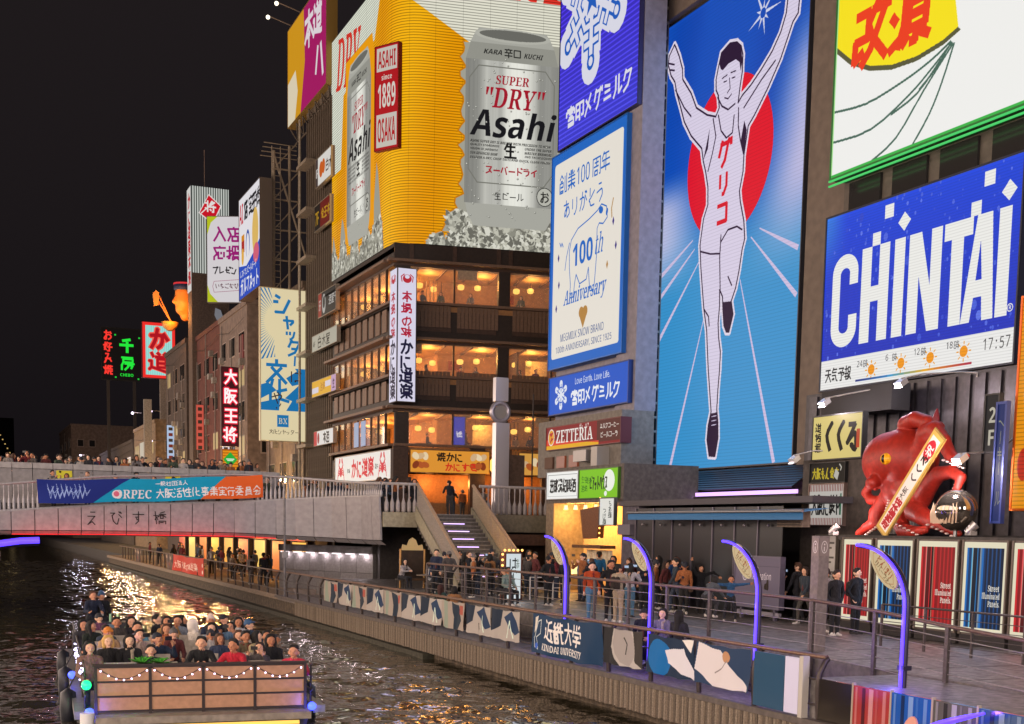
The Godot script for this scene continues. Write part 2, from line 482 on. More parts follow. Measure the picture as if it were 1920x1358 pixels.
# one tapered five-sided piece (a finger joint) added to a tag's arrays
func finger(d: Dictionary, t: int, a: Vector3, b: Vector3, ra: float, rb: float, n := 5, flat := 1.0, side := Vector3.ZERO):
	if not d.has(t): d[t] = [PackedVector3Array(), PackedVector3Array(), PackedInt32Array()]
	var o: Array = d[t]
	var base: int = o[0].size()
	var dir := (b - a).normalized()
	var u := side if side != Vector3.ZERO else dir.cross(Vector3.UP if absf(dir.y) < .9 else Vector3.RIGHT).normalized()
	var w := dir.cross(u)
	for j in n:
		var e := u * cos(TAU * j / n) + w * sin(TAU * j / n) * flat
		o[0].append(a + e * ra); o[1].append(e.normalized()); o[0].append(b + e * rb); o[1].append(e.normalized())
	o[0].append(b + dir * rb * .8); o[1].append(dir)
	for j in n:
		var p := base + 2 * j
		var q := base + 2 * ((j + 1) % n)
		for i in [p, p + 1, q + 1, p, q + 1, q, p + 1, base + 2 * n, q + 1]: o[2].append(i)

func hand(d: Dictionary, wrist: Vector3, dir: Vector3, sgn: float):
	dir = dir.normalized()
	var s := dir.cross(Vector3(0, .3, 1)).normalized()
	var nn := s.cross(dir) * -sgn
	var knuckle := wrist + dir * .085
	finger(d, 0, wrist - dir * .01, knuckle, .034, .042, 8, .4, s)
	for i in 4:
		var a := knuckle + s * (.03 - .02 * i) - dir * .008
		var l: float = [.036, .042, .04, .031][i]
		var b := a + (dir + nn * .25).normalized() * l
		finger(d, 0, a, b, .0095, .009)
		finger(d, 0, b, b + (dir + nn * 1.0).normalized() * l * .9, .009, .007)
	var t := wrist + dir * .03 + s * .032 * sgn
	var t2 := t + (dir + s * sgn * .9).normalized() * .035
	finger(d, 0, t, t2, .0115, .0105)
	finger(d, 0, t2, t2 + (dir + s * sgn * .2 + nn * .3).normalized() * .03, .0105, .008)

var poses := {}   # name -> [mesh, head transform]
var head_parts := {}
var hairs := {}

func make_heads():
	var v := func(x, y, z): return Vector3(x, y, z)
	head_parts = nets([[v.call(0, .025, -.012), v.call(0, .045, -.005), .098, .092, 0], [v.call(0, -.03, .02), v.call(0, -.085, .045), .075, .036, 0], [v.call(0, 0, .09), v.call(0, -.03, .108), .008, .015, 0],
		[v.call(-.1, .0, -.01), v.call(-.1, -.025, -.008), .018, .014, 0], [v.call(.1, .0, -.01), v.call(.1, -.025, -.008), .018, .014, 0], [v.call(-.035, .028, .078), v.call(.035, .028, .078), .02, .02, 0]], .014, .03)
	for s in [-1, 1]:
		finger(head_parts, 4, v.call(s * .036 - .012, .006, .089), v.call(s * .036 + .012, .006, .089), .006, .006, 6)
		finger(head_parts, 4, v.call(s * .036 - .018, .03, .094), v.call(s * .036 + .018, .031, .094), .004, .004, 5)
	finger(head_parts, 5, v.call(-.022, -.062, .086), v.call(.022, -.062, .086), .007, .006, 6)
	var short := [[v.call(-.03, .085, -.005), v.call(.03, .085, -.005), .07, .07, 0], [v.call(0, .035, -.045), v.call(0, -.035, -.065), .084, .055, 0], [v.call(-.085, .035, -.01), v.call(-.09, .0, -.015), .03, .02, 0], [v.call(.085, .035, -.01), v.call(.09, .0, -.015), .03, .02, 0], [v.call(-.05, .118, .045), v.call(.06, .115, .04), .026, .028, 0]]
	hairs["short"] = to_mesh(nets(short, .016, .03))
	hairs["long"] = to_mesh(nets(short + [[v.call(-.085, .03, -.01), v.call(-.1, -.2, -.01), .04, .032, 0], [v.call(.085, .03, -.01), v.call(.1, -.2, -.01), .04, .032, 0], [v.call(0, 0, -.06), v.call(0, -.3, -.085), .085, .075, 0]], .019, .04))
	hairs["bob"] = to_mesh(nets(short + [[v.call(-.085, .03, -.01), v.call(-.09, -.09, .0), .042, .035, 0], [v.call(.085, .03, -.01), v.call(.09, -.09, .0), .042, .035, 0], [v.call(0, 0, -.05), v.call(0, -.1, -.06), .09, .07, 0]], .019, .04))
	hairs["cap"] = to_mesh(nets([[v.call(0, .05, -.012), v.call(0, .06, -.01), .108, .1, 0], [v.call(-.05, .055, .1), v.call(.05, .055, .1), .022, .022, 0], [v.call(-.035, .045, .15), v.call(.035, .045, .15), .018, .018, 0]], .017, .02))
	hairs["beanie"] = to_mesh(nets([[v.call(0, .045, -.012), v.call(0, .085, -.02), .112, .09, 0], [v.call(0, .17, -.03), v.call(0, .175, -.03), .02, .02, 0]], .018, .03))
	hairs["hood"] = to_mesh(nets([[v.call(0, .045, -.03), v.call(0, -.03, -.045), .128, .115, 0], [v.call(-.1, .05, .03), v.call(-.08, -.11, .04), .035, .04, 0], [v.call(.1, .05, .03), v.call(.08, -.11, .04), .035, .04, 0], [v.call(-.06, .125, .03), v.call(.06, .125, .03), .04, .04, 0], [v.call(-.1, -.15, -.04), v.call(.1, -.15, -.04), .06, .06, 0]], .02, .04))

# arms and legs: [direction of the upper piece, direction of the lower piece] for left (+x) and right
func pose(called: String, la, ra, ll, rl, lean := 0.0, look := Vector3.ZERO, sit := false):
	var up := Vector3(0, cos(lean), sin(lean))
	var pel := Vector3(0, .1 if sit else .92, 0)
	var chest := pel + up * .34
	var neck := pel + up * .52
	var hb := Basis.from_euler(look)
	var head := neck + up * .06 + hb.y * .075
	var b := [[pel + up * .02, chest - up * .06, .142, .13, 1, 1.35], [chest - up * .08, chest + up * .06, .135, .15, 1, 1.4], [chest + up * .12 + Vector3(-.12, 0, 0), chest + up * .12 + Vector3(.12, 0, 0), .07, .07, 1], [neck - up * .05, head - hb.y * .04, .055, .05, 0],
		[neck - up * .035, neck - up * .03, .074, .066, 1, 1.1], [pel + Vector3(-.07, -.03, 0), pel + Vector3(.07, -.03, 0), .118, .118, 2, 1.15]]
	var d := {}
	for s in [1, -1]:
		var arm: Array = la if s > 0 else ra
		var sh := chest + up * .11 + Vector3(s * .175, 0, 0)
		var el: Vector3 = sh + arm[0].normalized() * .28
		var wr: Vector3 = el + arm[1].normalized() * .24
		b.append([sh, el, .066, .052, 1]); b.append([el, wr, .051, .038, 1])
		hand(d, wr, arm[1], s)
		var leg: Array = ll if s > 0 else rl
		var hip := pel + Vector3(s * .085, -.03, 0)
		var kn: Vector3 = hip + leg[0].normalized() * .42
		var an: Vector3 = kn + leg[1].normalized() * .41
		b.append([hip, kn, .092, .066, 2]); b.append([kn, an, .063, .05, 2])
		var toe := Vector3(0, -.03, .16) if absf(leg[1].normalized().y) > .35 else Vector3(0, .1, .12)
		b.append([an + Vector3(0, -.025, -.03), an + toe + Vector3(0, -.015, 0), .048, .038, 3])
	var body := nets(b, .024, .035)
	merge(body, d)
	var tf := Transform3D(hb, head)
	merge(body, head_parts, tf)
	poses[called] = [to_mesh(body), tf]

func make_poses():
	make_heads()
	var V := func(x, y, z): return Vector3(x, y, z)
	var dn := [Vector3(.02, -1, 0), Vector3(.01, -1, -.02)]
	var dn2 := [Vector3(-.02, -1, 0), Vector3(-.01, -1, -.02)]
	var la := [Vector3(.18, -1, -.05), Vector3(.02, -1, .25)]
	var ra := [Vector3(-.18, -1, -.05), Vector3(-.02, -1, .25)]
	pose("stand", la, ra, dn, dn2)
	pose("photo", [V.call(.35, -.7, .75), V.call(-.45, .8, .55)], [V.call(-.35, -.7, .75), V.call(.45, .8, .55)], dn, dn2, -.03, V.call(-.2, 0, 0))
	pose("walk", [V.call(.12, -1, .3), V.call(0, -.8, .55)], [V.call(-.12, -1, -.35), V.call(0, -1, .1)], [V.call(.02, -1, -.35), V.call(0, -.9, -.4)], [V.call(-.02, -1, .38), V.call(0, -1, .02)], .05)
	pose("lean", [V.call(.3, -.9, .5), V.call(-.25, -.05, 1)], [V.call(-.3, -.9, .5), V.call(.25, -.05, 1)], [V.call(.03, -1, .1), V.call(0, -1, -.25)], [V.call(-.03, -1, -.1), V.call(0, -1, -.05)], .38, V.call(-.25, .2, 0))
	pose("pocket", [V.call(.4, -.9, -.2), V.call(-.45, -.8, .35)], [V.call(-.4, -.9, -.2), V.call(.45, -.8, .35)], dn, dn2, 0., V.call(.0, .35, 0))
	pose("phone", la, [V.call(-.3, -.9, .3), V.call(.35, .25, .9)], dn, dn2, .02, V.call(.4, 0, 0))
	pose("wave", [V.call(.85, .3, .1), V.call(.7, -.5, .3)], [V.call(-.45, .85, .1), V.call(-.15, 1, .05)], [V.call(.12, -1, 0), V.call(.05, -1, 0)], dn2, 0., V.call(0, 0, .1))
	pose("spread", [V.call(1, .12, .05), V.call(1, .15, .1)], [V.call(-1, .05, .05), V.call(-1, .12, .1)], [V.call(.25, -1, 0), V.call(.05, -1, 0)], [V.call(-.25, -1, 0), V.call(-.05, -1, 0)], .05)
	pose("crouch", [V.call(.2, -.8, .6), V.call(-.1, -.6, .8)], [V.call(-.2, -.8, .6), V.call(.1, -.6, .8)], [V.call(.2, -.55, 1), V.call(0, -1, -.35)], [V.call(-.2, -.55, 1), V.call(0, -1, -.35)], .75)
	var sl := [V.call(.1, -.08, 1), V.call(0, -1, .1)]
	var sr := [V.call(-.1, -.08, 1), V.call(0, -1, .1)]
	pose("sit", [V.call(.2, -.95, .2), V.call(-.3, -.35, .9)], [V.call(-.2, -.95, .2), V.call(.3, -.35, .9)], sl, sr, .03, V.call(-.12, 0, 0), true)
	pose("sitphoto", [V.call(.3, -.4, .9), V.call(-.35, .85, .5)], [V.call(-.3, -.4, .9), V.call(.35, .85, .5)], sl, sr, -.05, V.call(-.35, 0, 0), true)
	pose("sitlean", [V.call(.4, -.7, .7), V.call(-.75, .05, .75)], [V.call(-.4, -.7, .7), V.call(.75, .05, .75)], sl, sr, .35, V.call(-.15, -.15, 0), true)
	pose("sitturn", [V.call(.4, -.8, .3), V.call(.3, -.2, .9)], [V.call(-.2, -.95, .2), V.call(.3, -.35, .9)], sl, sr, .0, V.call(-.2, .7, 0), true)

const SKIN := ["d9a583", "c98f6c", "e2b595", "b97c58"]
func person(label: String, at: Vector3, turn: float, pose_: String, top: String, bottom: String, hair: String, style := "short", size := 1.0, group := "", skin := 0) -> Node3D:
	var o := thing("person", label, "person", at, turn, group)
	o.scale = Vector3.ONE * size
	var b := part(o, "body", poses[pose_][0], null)
	var sk := mat(SKIN[skin % 4], .55)
	var ms := [sk, fabric(top), fabric(bottom), mat("2c2a2a" if skin % 3 else "c9c4bc", .7), mat("1c1512", .6), mat("8d4a42", .6)]
	for i in ms.size(): b.set_surface_override_material(i, ms[i])
	var tf: Transform3D = poses[pose_][1]
	var called: String = {"cap": "cap", "beanie": "beanie", "hood": "hood"}.get(style, "hair")
	var h := part(o, called, hairs[style], mat(hair, .75))
	h.transform = tf
	if style in ["cap"]:
		var h2 := part(o, "hair", hairs["short"], mat("15110f", .7))
		h2.transform = tf * Transform3D(Basis.from_scale(Vector3(.98, .8, .98)), Vector3(0, -.02, -.004))
	# things they wear or hold
	var k := int(absf(at.x * 13.0 + at.z * 7.0)) % 10
	var sit: bool = pose_.begins_with("sit")
	var base := .1 if sit else .92
	if pose_ in ["photo", "sitphoto"]:
		var ph := box(o, "phone", Vector3(0, base + .72, .43 if pose_ == "photo" else .5), Vector3(.15, .08, .012), mat("1a1a1e", .3))
		box(ph, "phone_screen", Vector3(0, 0, -.008), Vector3(.14, .07, .004), mat("a8c0e0", .3, 0., .8))
	elif pose_ == "phone": box(o, "phone", Vector3(-.06, base + .3, .42), Vector3(.07, .012, .14), mat("1a1a1e", .3), Vector3(.5, 0, 0))
	if pose_ in ["stand", "pocket", "walk", "phone", "photo", "sit"]:
		if k in [1, 2, 7] and not sit: part(o, "backpack", packs(0), fabric(["2a2c34", "3a3028", "1c2a3a"][k % 3]), Vector3(0, base + .25, -.15))
		elif k in [3, 4]: part(o, "scarf", packs(1), fabric(["8a2a2a", "b8a890", "4a5a6a"][(k + int(absf(at.z))) % 3]), Vector3(0, base + .5, .0))
		elif k in [5, 6, 8]: part(o, "shirt_front", packs(2), fabric(["d0ccc6", "b8c4cc", "6a3a3a"][k % 3]), Vector3(0, base + .26, .0))
		elif k == 9 and not sit: part(o, "shoulder_bag", packs(3), fabric("4a3626"), Vector3(.22, base - .05, .02))
	return o

var pack_meshes := {}
func packs(i: int) -> ArrayMesh:
	if not pack_meshes.has(i):
		var b := []
		match i:
			0: b = [[Vector3(-.07, -.12, -.04), Vector3(-.07, .12, -.04), .085, .075, 0], [Vector3(.07, -.12, -.04), Vector3(.07, .12, -.04), .085, .075, 0], [Vector3(0, -.1, -.11), Vector3(0, -.02, -.11), .07, .06, 0]]
			1: b = [[Vector3(-.06, -.02, .04), Vector3(.06, -.02, .04), .045, .045, 0], [Vector3(-.07, 0, -.04), Vector3(.07, 0, -.04), .045, .045, 0], [Vector3(-.075, 0, -.04), Vector3(-.07, -.01, .04), .04, .04, 0], [Vector3(.075, 0, -.04), Vector3(.07, -.01, .04), .04, .04, 0], [Vector3(.03, -.04, .09), Vector3(.04, -.25, .1), .04, .035, 0]]
			2: b = [[Vector3(0, .16, .075), Vector3(0, -.15, .078), .035, .05, 0]]
			3: b = [[Vector3(0, -.08, -.06), Vector3(0, -.08, .08), .08, .08, 0], [Vector3(-.05, .05, 0), Vector3(-.3, .5, .05), .016, .016, 0]]
		pack_meshes[i] = to_mesh(nets(b, .02, .03))
	return pack_meshes[i]

# ---------------------------------------------------------------- the signs
func pr(w: float, h: float, px: int, bg: String) -> Print: return Print.new(self, w, h, px, H(bg))

const R := -PI / 2   # turned to the canal

func runner_screen():
	var p := pr(10.55, 19.2, 700, "1c62c8")
	p.shade(24, 44, func(u, v):
		var c := H("1455c8").lerp(H("3f9edc"), smoothstep(.36, .58, v))
		c = c.lerp(H("d3cdf2"), .95 * smoothstep(.34, .0, absf(u - 1.05 + (v - .3) * .5)) * smoothstep(.1, .26, v) * smoothstep(.66, .42, v))
		c = c.lerp(H("d8d6f6"), .9 * smoothstep(.42, .0, u) * smoothstep(.32, .42, v) * smoothstep(.62, .47, v))
		return c.lerp(H("0f3fae"), .35 * smoothstep(.5, 1., sin(u * 9. + v * 4.) * .5 + .5) * smoothstep(.4, .1, v)))
	for t in ["381 1298 133 1917", "330 1049 -4 1345", "290 991 -8 1158", "274 951 2 1060", "650 1176 935 1917", "718 1024 1040 1299", "777 1002 1039 1125"]:
		var q := P(t)
		var d := (q[1] - q[0]).normalized() * .11
		p.poly([q[0] + Vector2(-d.y, d.x) * .25, q[1] + Vector2(-d.y, d.x) * .95, q[1] - Vector2(-d.y, d.x) * .95, q[0] - Vector2(-d.y, d.x) * .25], H("dccdf0"))
	for i in 9: # the star of light
		var a := TAU * i / 9
		var l: float = [1.3, .5, .9, .6, 1.1, .5][i % 6]
		p.poly([Vector2(7.46, 1.87) + Vector2.from_angle(a) * l, Vector2(7.46, 1.87) + Vector2.from_angle(a + .35) * .2, Vector2(7.46, 1.87) + Vector2.from_angle(a - .35) * .2], H("dfe2fb"))
	p.ell(5.3, 6.75, 3.18, 3.2, H("f00f2c"), 0., 64)
	var body := P("65 86 22 120 16 156 43 208 78 245 98 299 135 368 169 436 231 511 321 585 336 639 358 687 381 757 385 829 354 880 338 956 333 984 345 1074 367 1186 381 1254 409 1345 419 1419 432 1508 449 1597 466 1686 447 1743 441 1802 462 1869 508 1873 527 1799 522 1734 510 1682 513 1603 521 1518 522 1446 505 1387 497 1328 504 1258 500 1193 524 1225 530 1276 542 1342 562 1371 582 1374 608 1308 591 1253 620 1206 641 1140 658 1060 674 1022 663 951 632 869 623 826 644 756 646 695 670 587 711 558 801 478 876 398 917 335 947 288 979 267 984 219 978 180 949 150 922 159 908 198 902 241 870 300 816 353 748 397 678 435 618 457 590 477 600 418 612 368 613 301 598 263 565 237 513 225 451 243 432 292 417 336 420 379 439 406 449 457 424 485 355 459 267 406 220 334 145 254 140 209 109 148 78 102")
	p.line(body, .3, H("f0e6f8"), true)
	p.poly(body, H("e8def6"))
	p.line(body, .075, H("2b1236"), true)
	for f in ["450 305 438 280 451 243 513 227 565 239 597 264 611 321 601 358 590 321 563 302 505 302 467 315", "466 1694 512 1693 523 1748 526 1799 506 1871 463 1868 444 1802 451 1744", "530 1248 591 1253 605 1308 581 1372 563 1369 544 1342 532 1276", "336 639 371 598 380 520 350 600", "646 695 620 627 640 560 660 600"]: p.poly(P(f), H("2b1236"))
	for l in ["444 484 469 553 511 592 556 583 564 517", "404 487 430 564 407 628 377 692", "595 498 597 567 616 627 643 688", "433 411 469 456 517 483 568 474", "341 1011 419 1035 488 1046", "498 1000 548 962 613 962 653 983", "496 973 492 1064 504 1194", "85 280 165 377 226 430", "633 509 751 437 842 393", "381 1254 420 1290 428 1330", "560 1150 590 1190", "20 150 70 170", "30 180 72 195"]: p.line(P(l), .07, H("2b1236"))
	for l in ["462 346 502 343", "527 343 566 346", "476 364 499 366", "538 367 561 369", "519 360 527 404 506 415", "487 428 514 440 539 428"]: p.line(P(l), .05, H("2b1236"))
	for i in 3: p.line(P("%d %d %d %d" % [472, 1708 + i * 18, 508, 1706 + i * 18]), .04, H("dcd0ee"))
	p.jp("グ", 4.45, 5.95, 1.1, H("e8112b"), .17); p.jp("リ", 4.52, 7.2, .95, H("e8112b"), .18); p.jp("コ", 4.5, 8.4, .95, H("e8112b"), .18)
	p.stripes(.14, .045, .93)
	var o := sign_box("led_screen", "tall LED screen of a white-clad runner with raised arms before a red sun", Vector3(29, 16.6, -45.92), R, 10.55, 19.2, .35, p, .82, "3a3a40", .5, Color(.62, .78, 1.))
	return o

func beer_can(p: Print, cx: float, top: float, s: float):
	# a silver can, printed: 6 m wide and 12.4 m high at s = 1
	var X := func(x): return cx + x * s
	var Y := func(y): return top + y
	var edge := [[-2.5, .5], [-2.2, .1], [2.2, .1], [2.5, .5], [2.75, 1.0], [3.05, 2.0], [3.05, 10.6], [2.8, 11.6], [2.4, 12.3], [-2.4, 12.3], [-2.8, 11.6], [-3.05, 10.6], [-3.05, 2.0], [-2.75, 1.0]]
	var q := []
	for e in edge: q.append(Vector2(X.call(e[0]), Y.call(e[1])))
	p.poly(q, H("a9a9a0"))
	# brushed metal: bands of print of different tone round the can
	for i in 90:
		var u := i / 89.0
		var g := .5 + .42 * exp(-pow((u - .55) / .3, 2.)) + .12 * exp(-pow((u - .22) / .05, 2.)) - .1 * exp(-pow((u - .38) / .04, 2.)) - .12 * exp(-pow((u - .82) / .05, 2.)) + rng.randf_range(-.015, .015)
		p.rect(X.call(-3.05 + 6.1 / 90 * i), Y.call(2.0), 6.1 / 90 * s + .02, 8.9, Color(g, g, g * .96))
	p.poly([Vector2(X.call(-2.75), Y.call(1.0)), Vector2(X.call(2.75), Y.call(1.0)), Vector2(X.call(3.05), Y.call(2.05)), Vector2(X.call(-3.05), Y.call(2.05))], H("94948b"))
	p.ell(X.call(0), Y.call(.45), 2.5 * s, .42, H("b3b3a9")); p.ell(X.call(0), Y.call(.42), 2.2 * s, .3, H("6a6a64"))
	var lab := [[-2.2, 2.4], [2.2, 2.4], [2.8, 3.2], [2.8, 8.8], [2.2, 9.6], [-2.2, 9.6], [-2.8, 8.8], [-2.8, 3.2]]
	var lq := PackedVector2Array()
	for e in lab: lq.append(Vector2(X.call(e[0]), Y.call(e[1])))
	p.line(lq, .07, H("77776f"), true)
	p.en("KARA", X.call(-1.9), Y.call(1.35), .3, H("2a2a28"), "Droid Sans", true, 1.2 * s, .3); p.jp("辛口", X.call(-.6), Y.call(1.2), .6, H("2a2a28"), .12, false, s); p.en("KUCHI", X.call(.75), Y.call(1.4), .3, H("2a2a28"), "Droid Sans", true, 1.2 * s, .3)
	p.en("SUPER", X.call(-1.1), Y.call(2.9), .55, H("a3182b"), "Droid Serif", true, 2.2 * s, .12)
	p.en("\"DRY\"", X.call(-1.9), Y.call(3.65), 1.25, H("a3182b"), "Droid Serif", true, 3.9 * s, .18)
	p.en("Asahi", X.call(-2.75), Y.call(5.0), 1.75, H("17171c"), "Droid Sans", true, 5.4 * s, .22)
	for l in [["ASAHI SUPER DRY IS BREWED WITH PRECISION TO HIGH", 6.95, -2.7, 5.3], ["QUALITY STANDARDS", 7.2, -2.7, 1.9], ["UNDER THE SUPER", 7.2, .9, 1.8], ["VISION OF JAPANESE", 7.45, -2.7, 1.8], ["MASTER BREWERS", 7.45, .9, 1.8], ["OUR ADVANCED BREW", 7.7, -2.7, 1.8], ["ING TECHNIQUES", 7.7, .9, 1.8], ["DELIVER A DRY, CRISP TASTE AND QUICK, CLEAN FINISH", 7.98, -2.7, 5.3]]:
		p.en(l[0], X.call(l[2]), Y.call(l[1]), .17, H("30302e"), "Droid Sans", true, l[3] * s, .2)
	p.jp("生", X.call(-.55), Y.call(7.0), .95, H("1c1c1c"), .14, false, s)
	p.jp("スーパードライ", X.call(-1.7), Y.call(8.5), .5, H("a3182b"), .16, false, s)
	p.jp("生ビール", X.call(-1.1), Y.call(10.1), .5, H("2a2a28"), .1, false, s)
	p.ell(X.call(2.3), Y.call(10.2), .55 * s, .6, H("3a3a38")); p.ell(X.call(2.3), Y.call(10.2), .5 * s, .55, H("b9b9af")); p.jp("お", X.call(1.95), Y.call(9.85), .7, H("2a2a28"), .12, false, s)
	for i in 110: # drops of water
		var dx := rng.randf_range(-2.9, 2.9)
		var dy := rng.randf_range(1.9, 11.8)
		var dr := rng.randf_range(.03, .075)
		p.ell(X.call(dx), Y.call(dy), dr * s, dr, H("6f6f68"), 0., 8); p.ell(X.call(dx) - dr * .2, Y.call(dy) - dr * .25, dr * .6 * s, dr * .6, H("dcdcd2"), 0., 8)

func beer_sign():
	# a strip that runs along the canal front, round the corner and along the street front
	var L := 26.9
	var hh := 17.0
	var top := 39.4
	var p := pr(L, hh, 1500, "f2b108")
	var y := func(v): return top - v
	p.shade(60, 40, func(u, v): return H("ee9c02").lerp(H("ffba10"), .5 + .5 * sin(u * 23. + v * 3.)))
	p.poly([Vector2(0, 0), Vector2(12.2, 0), Vector2(10.6, 3.2), Vector2(3.2, 4.6), Vector2(2.6, 9.5), Vector2(0, 9.5)], H("dfe3d2"))
	p.poly([Vector2(15.2, 0), Vector2(L, 0), Vector2(L, 6), Vector2(19.7, 4.4), Vector2(16, 2.2)], H("e6e4d2"))
	for d in [["DRY", 1.2, .4, 3.4, 5.6, -.15], ["DRY", 19.5, -1.4, 2.9, 6.6, .0]]: p.en(d[0], d[1], d[2], d[3], H("e33428"), "Droid Serif", true, d[4], .2, d[5])
	p.stripes(.17, .06, .66)
	p.stripes(1.75, .03, .7, true)
	# ice: rough blocks along the foot
	for seg in [[0.0, 12.8], [17.0, L]]:
		var q := PackedVector2Array([Vector2(seg[0], hh)])
		var x: float = seg[0]
		while x < seg[1]:
			var rise := 2.0 + 1.1 * sin(x * 2.3) + rng.randf_range(-.5, .5)
			if seg[0] > 10: rise *= smoothstep(16.6, 19.5, x)
			else: rise = rise * .9 + (3.2 * smoothstep(1.4, 0., absf(x - 11.2)) + 1.5 * smoothstep(1., 0., absf(x - 3.)))
			q.append(Vector2(x, hh - maxf(rise, .1))); x += .33
		q.append(Vector2(seg[1], hh))
		p.line(q, .22, H("e08a08")); p.poly(q, H("9b9a8c"))
		for i in 900:
			var c := Vector2(rng.randf_range(seg[0], seg[1]), hh - rng.randf_range(0., 2.3))
			var a := rng.randf() * TAU
			var t := PackedVector2Array()
			for j in 4: t.append(c + Vector2.from_angle(a + TAU * j / 4 + rng.randf_range(-.5, .5)) * rng.randf_range(.04, .24))
			if Geometry2D.is_point_in_polygon(c, q): p.poly(t, [H("c2c1b2"), H("75746a"), H("d9d8cb"), H("8d8c80"), H("5c5b54"), H("aeada0")][i % 6])
	# torn paper edge beside the right can
	var tq := PackedVector2Array()
	for i in 40: tq.append(Vector2(19.3 + .18 * sin(i * 1.7) + .1 * sin(i * 4.1) - (1.2 * smoothstep(30., 39., i)), 4.4 + i * .3))
	p.line(tq, .2, H("c67a08"))
	var back := tq.duplicate()
	back.append(Vector2(L, 16)); back.append(Vector2(L, 4)); p.poly(back, H("a3a295"))
	for i in 420:
		var c := Vector2(rng.randf_range(18.3, L), hh - rng.randf_range(.1, 2.4))
		var t := PackedVector2Array()
		var a := rng.randf() * TAU
		for j in 4: t.append(c + Vector2.from_angle(a + TAU * j / 4 + rng.randf_range(-.5, .5)) * rng.randf_range(.05, .28))
		p.poly(t, [H("c2c1b2"), H("75746a"), H("d9d8cb"), H("8d8c80"), H("6c6b62"), H("b9b8aa")][i % 6])
	p.poly(P("380 260 1010 260 1080 480 1070 1500 380 1500"), H("e89a06"))
	beer_can(p, 7.0, y.call(36.4), .93); beer_can(p, 22.5, y.call(36.1), 1.0)
	for i in 260:
		var c := Vector2(rng.randf_range(3., 10.6) if i % 2 else rng.randf_range(18.6, L), hh - rng.randf_range(.0, 1.2))
		var t := PackedVector2Array()
		var a := rng.randf() * TAU
		for j in 4: t.append(c + Vector2.from_angle(a + TAU * j / 4 + rng.randf_range(-.5, .5)) * rng.randf_range(.05, .3))
		p.poly(t, [H("c2c1b2"), H("75746a"), H("d9d8cb"), H("8d8c80"), H("6c6b62"), H("b9b8aa")][i % 6])
	var o := thing("wraparound_sign", "huge yellow neon sign with two silver beer cans wrapped round a building corner", "sign")
	var path := [] # plan of the face: x, z, distance along it
	path.append([Vector2(26, -95.2), 0.0]); path.append([Vector2(26, -82.0), 13.2])
	for i in range(1, 8):
		var t := i / 8.0
		var a := Vector2(26, -82).lerp(Vector2(26, -80), t)
		var b := Vector2(26, -80).lerp(Vector2(27.97, -79.67), t)
		path.append([a.lerp(b, t), 13.2 + 3.8 * t])
	path.append([Vector2(27.97, -79.67), 17.0]); path.append([Vector2(37.75, -78.06), L])
	var st := st_new()
	st.set_smooth_group(0)
	for i in path.size() - 1:
		var a: Vector2 = path[i][0]
		var b: Vector2 = path[i + 1][0]
		var ua: float = path[i][1] / L
		var ub: float = path[i + 1][1] / L
		uv4(st, Vector3(a.x, top, a.y), Vector3(b.x, top, b.y), Vector3(b.x, top - hh, b.y), Vector3(a.x, top - hh, a.y), Vector2(ua, 0), Vector2(ub, 0), Vector2(ub, 1), Vector2(ua, 1))
	part(o, "sign_face", st_end(st), face_mat(p.tex(), .95))
	var back2 := PackedVector2Array()
	for e in path: back2.append(Vector2(e[0].x + .08, -e[0].y + .06))
	back2.append(Vector2(37.8, 79.5)); back2.append(Vector2(28, 82.5)); back2.append(Vector2(27.5, 95.2))
	part(o, "frame", slab(back2, hh - .1), mat("3d342c"), Vector3(0, top - .05, 0), Vector3(-PI / 2, 0, 0))
	area(o, "sign_light", Vector3(25.4, top - 8.5, -88.5), Vector3(0, PI / 2, 0), 12, 15, Color(1, .82, .45), 1.2 * 12 * 15 / PI)
	area(o, "sign_light", Vector3(33.2, top - 8.5, -78.2), Vector3(0, PI + .16, 0), 9, 15, Color(1, .88, .6), 1.2 * 9 * 15 / PI)
	# the red plaque on the corner
	var q := pr(2.2, 6.4, 160, "c01822")
	q.rect(.12, .1, 1.96, 1.45, H("d9d3c8")); q.en("ASAHI", .25, .3, 1.05, H("c01822"), "Droid Sans", true, 1.7); q.en("since", .6, 1.75, .35, H("e9e3d8"), "Droid Sans", true, 1.0)
	q.en("1889", .25, 2.3, 1.5, H("e9e3d8"), "Droid Sans", true, 1.7); q.rect(.12, 4.2, 1.96, 2.05, H("d9d3c8")); q.en("OSAKA", .25, 4.45, 1.5, H("c01822"), "Droid Sans", true, 1.7)
	var pl := sign_box("red_plaque", "red and white plaque fixed on the yellow neon sign's corner", Vector3(25.55, 31.3, -80.5), R + .55, 2.0, 6.4, .3, q, .75, "8f1a1a")
	return o

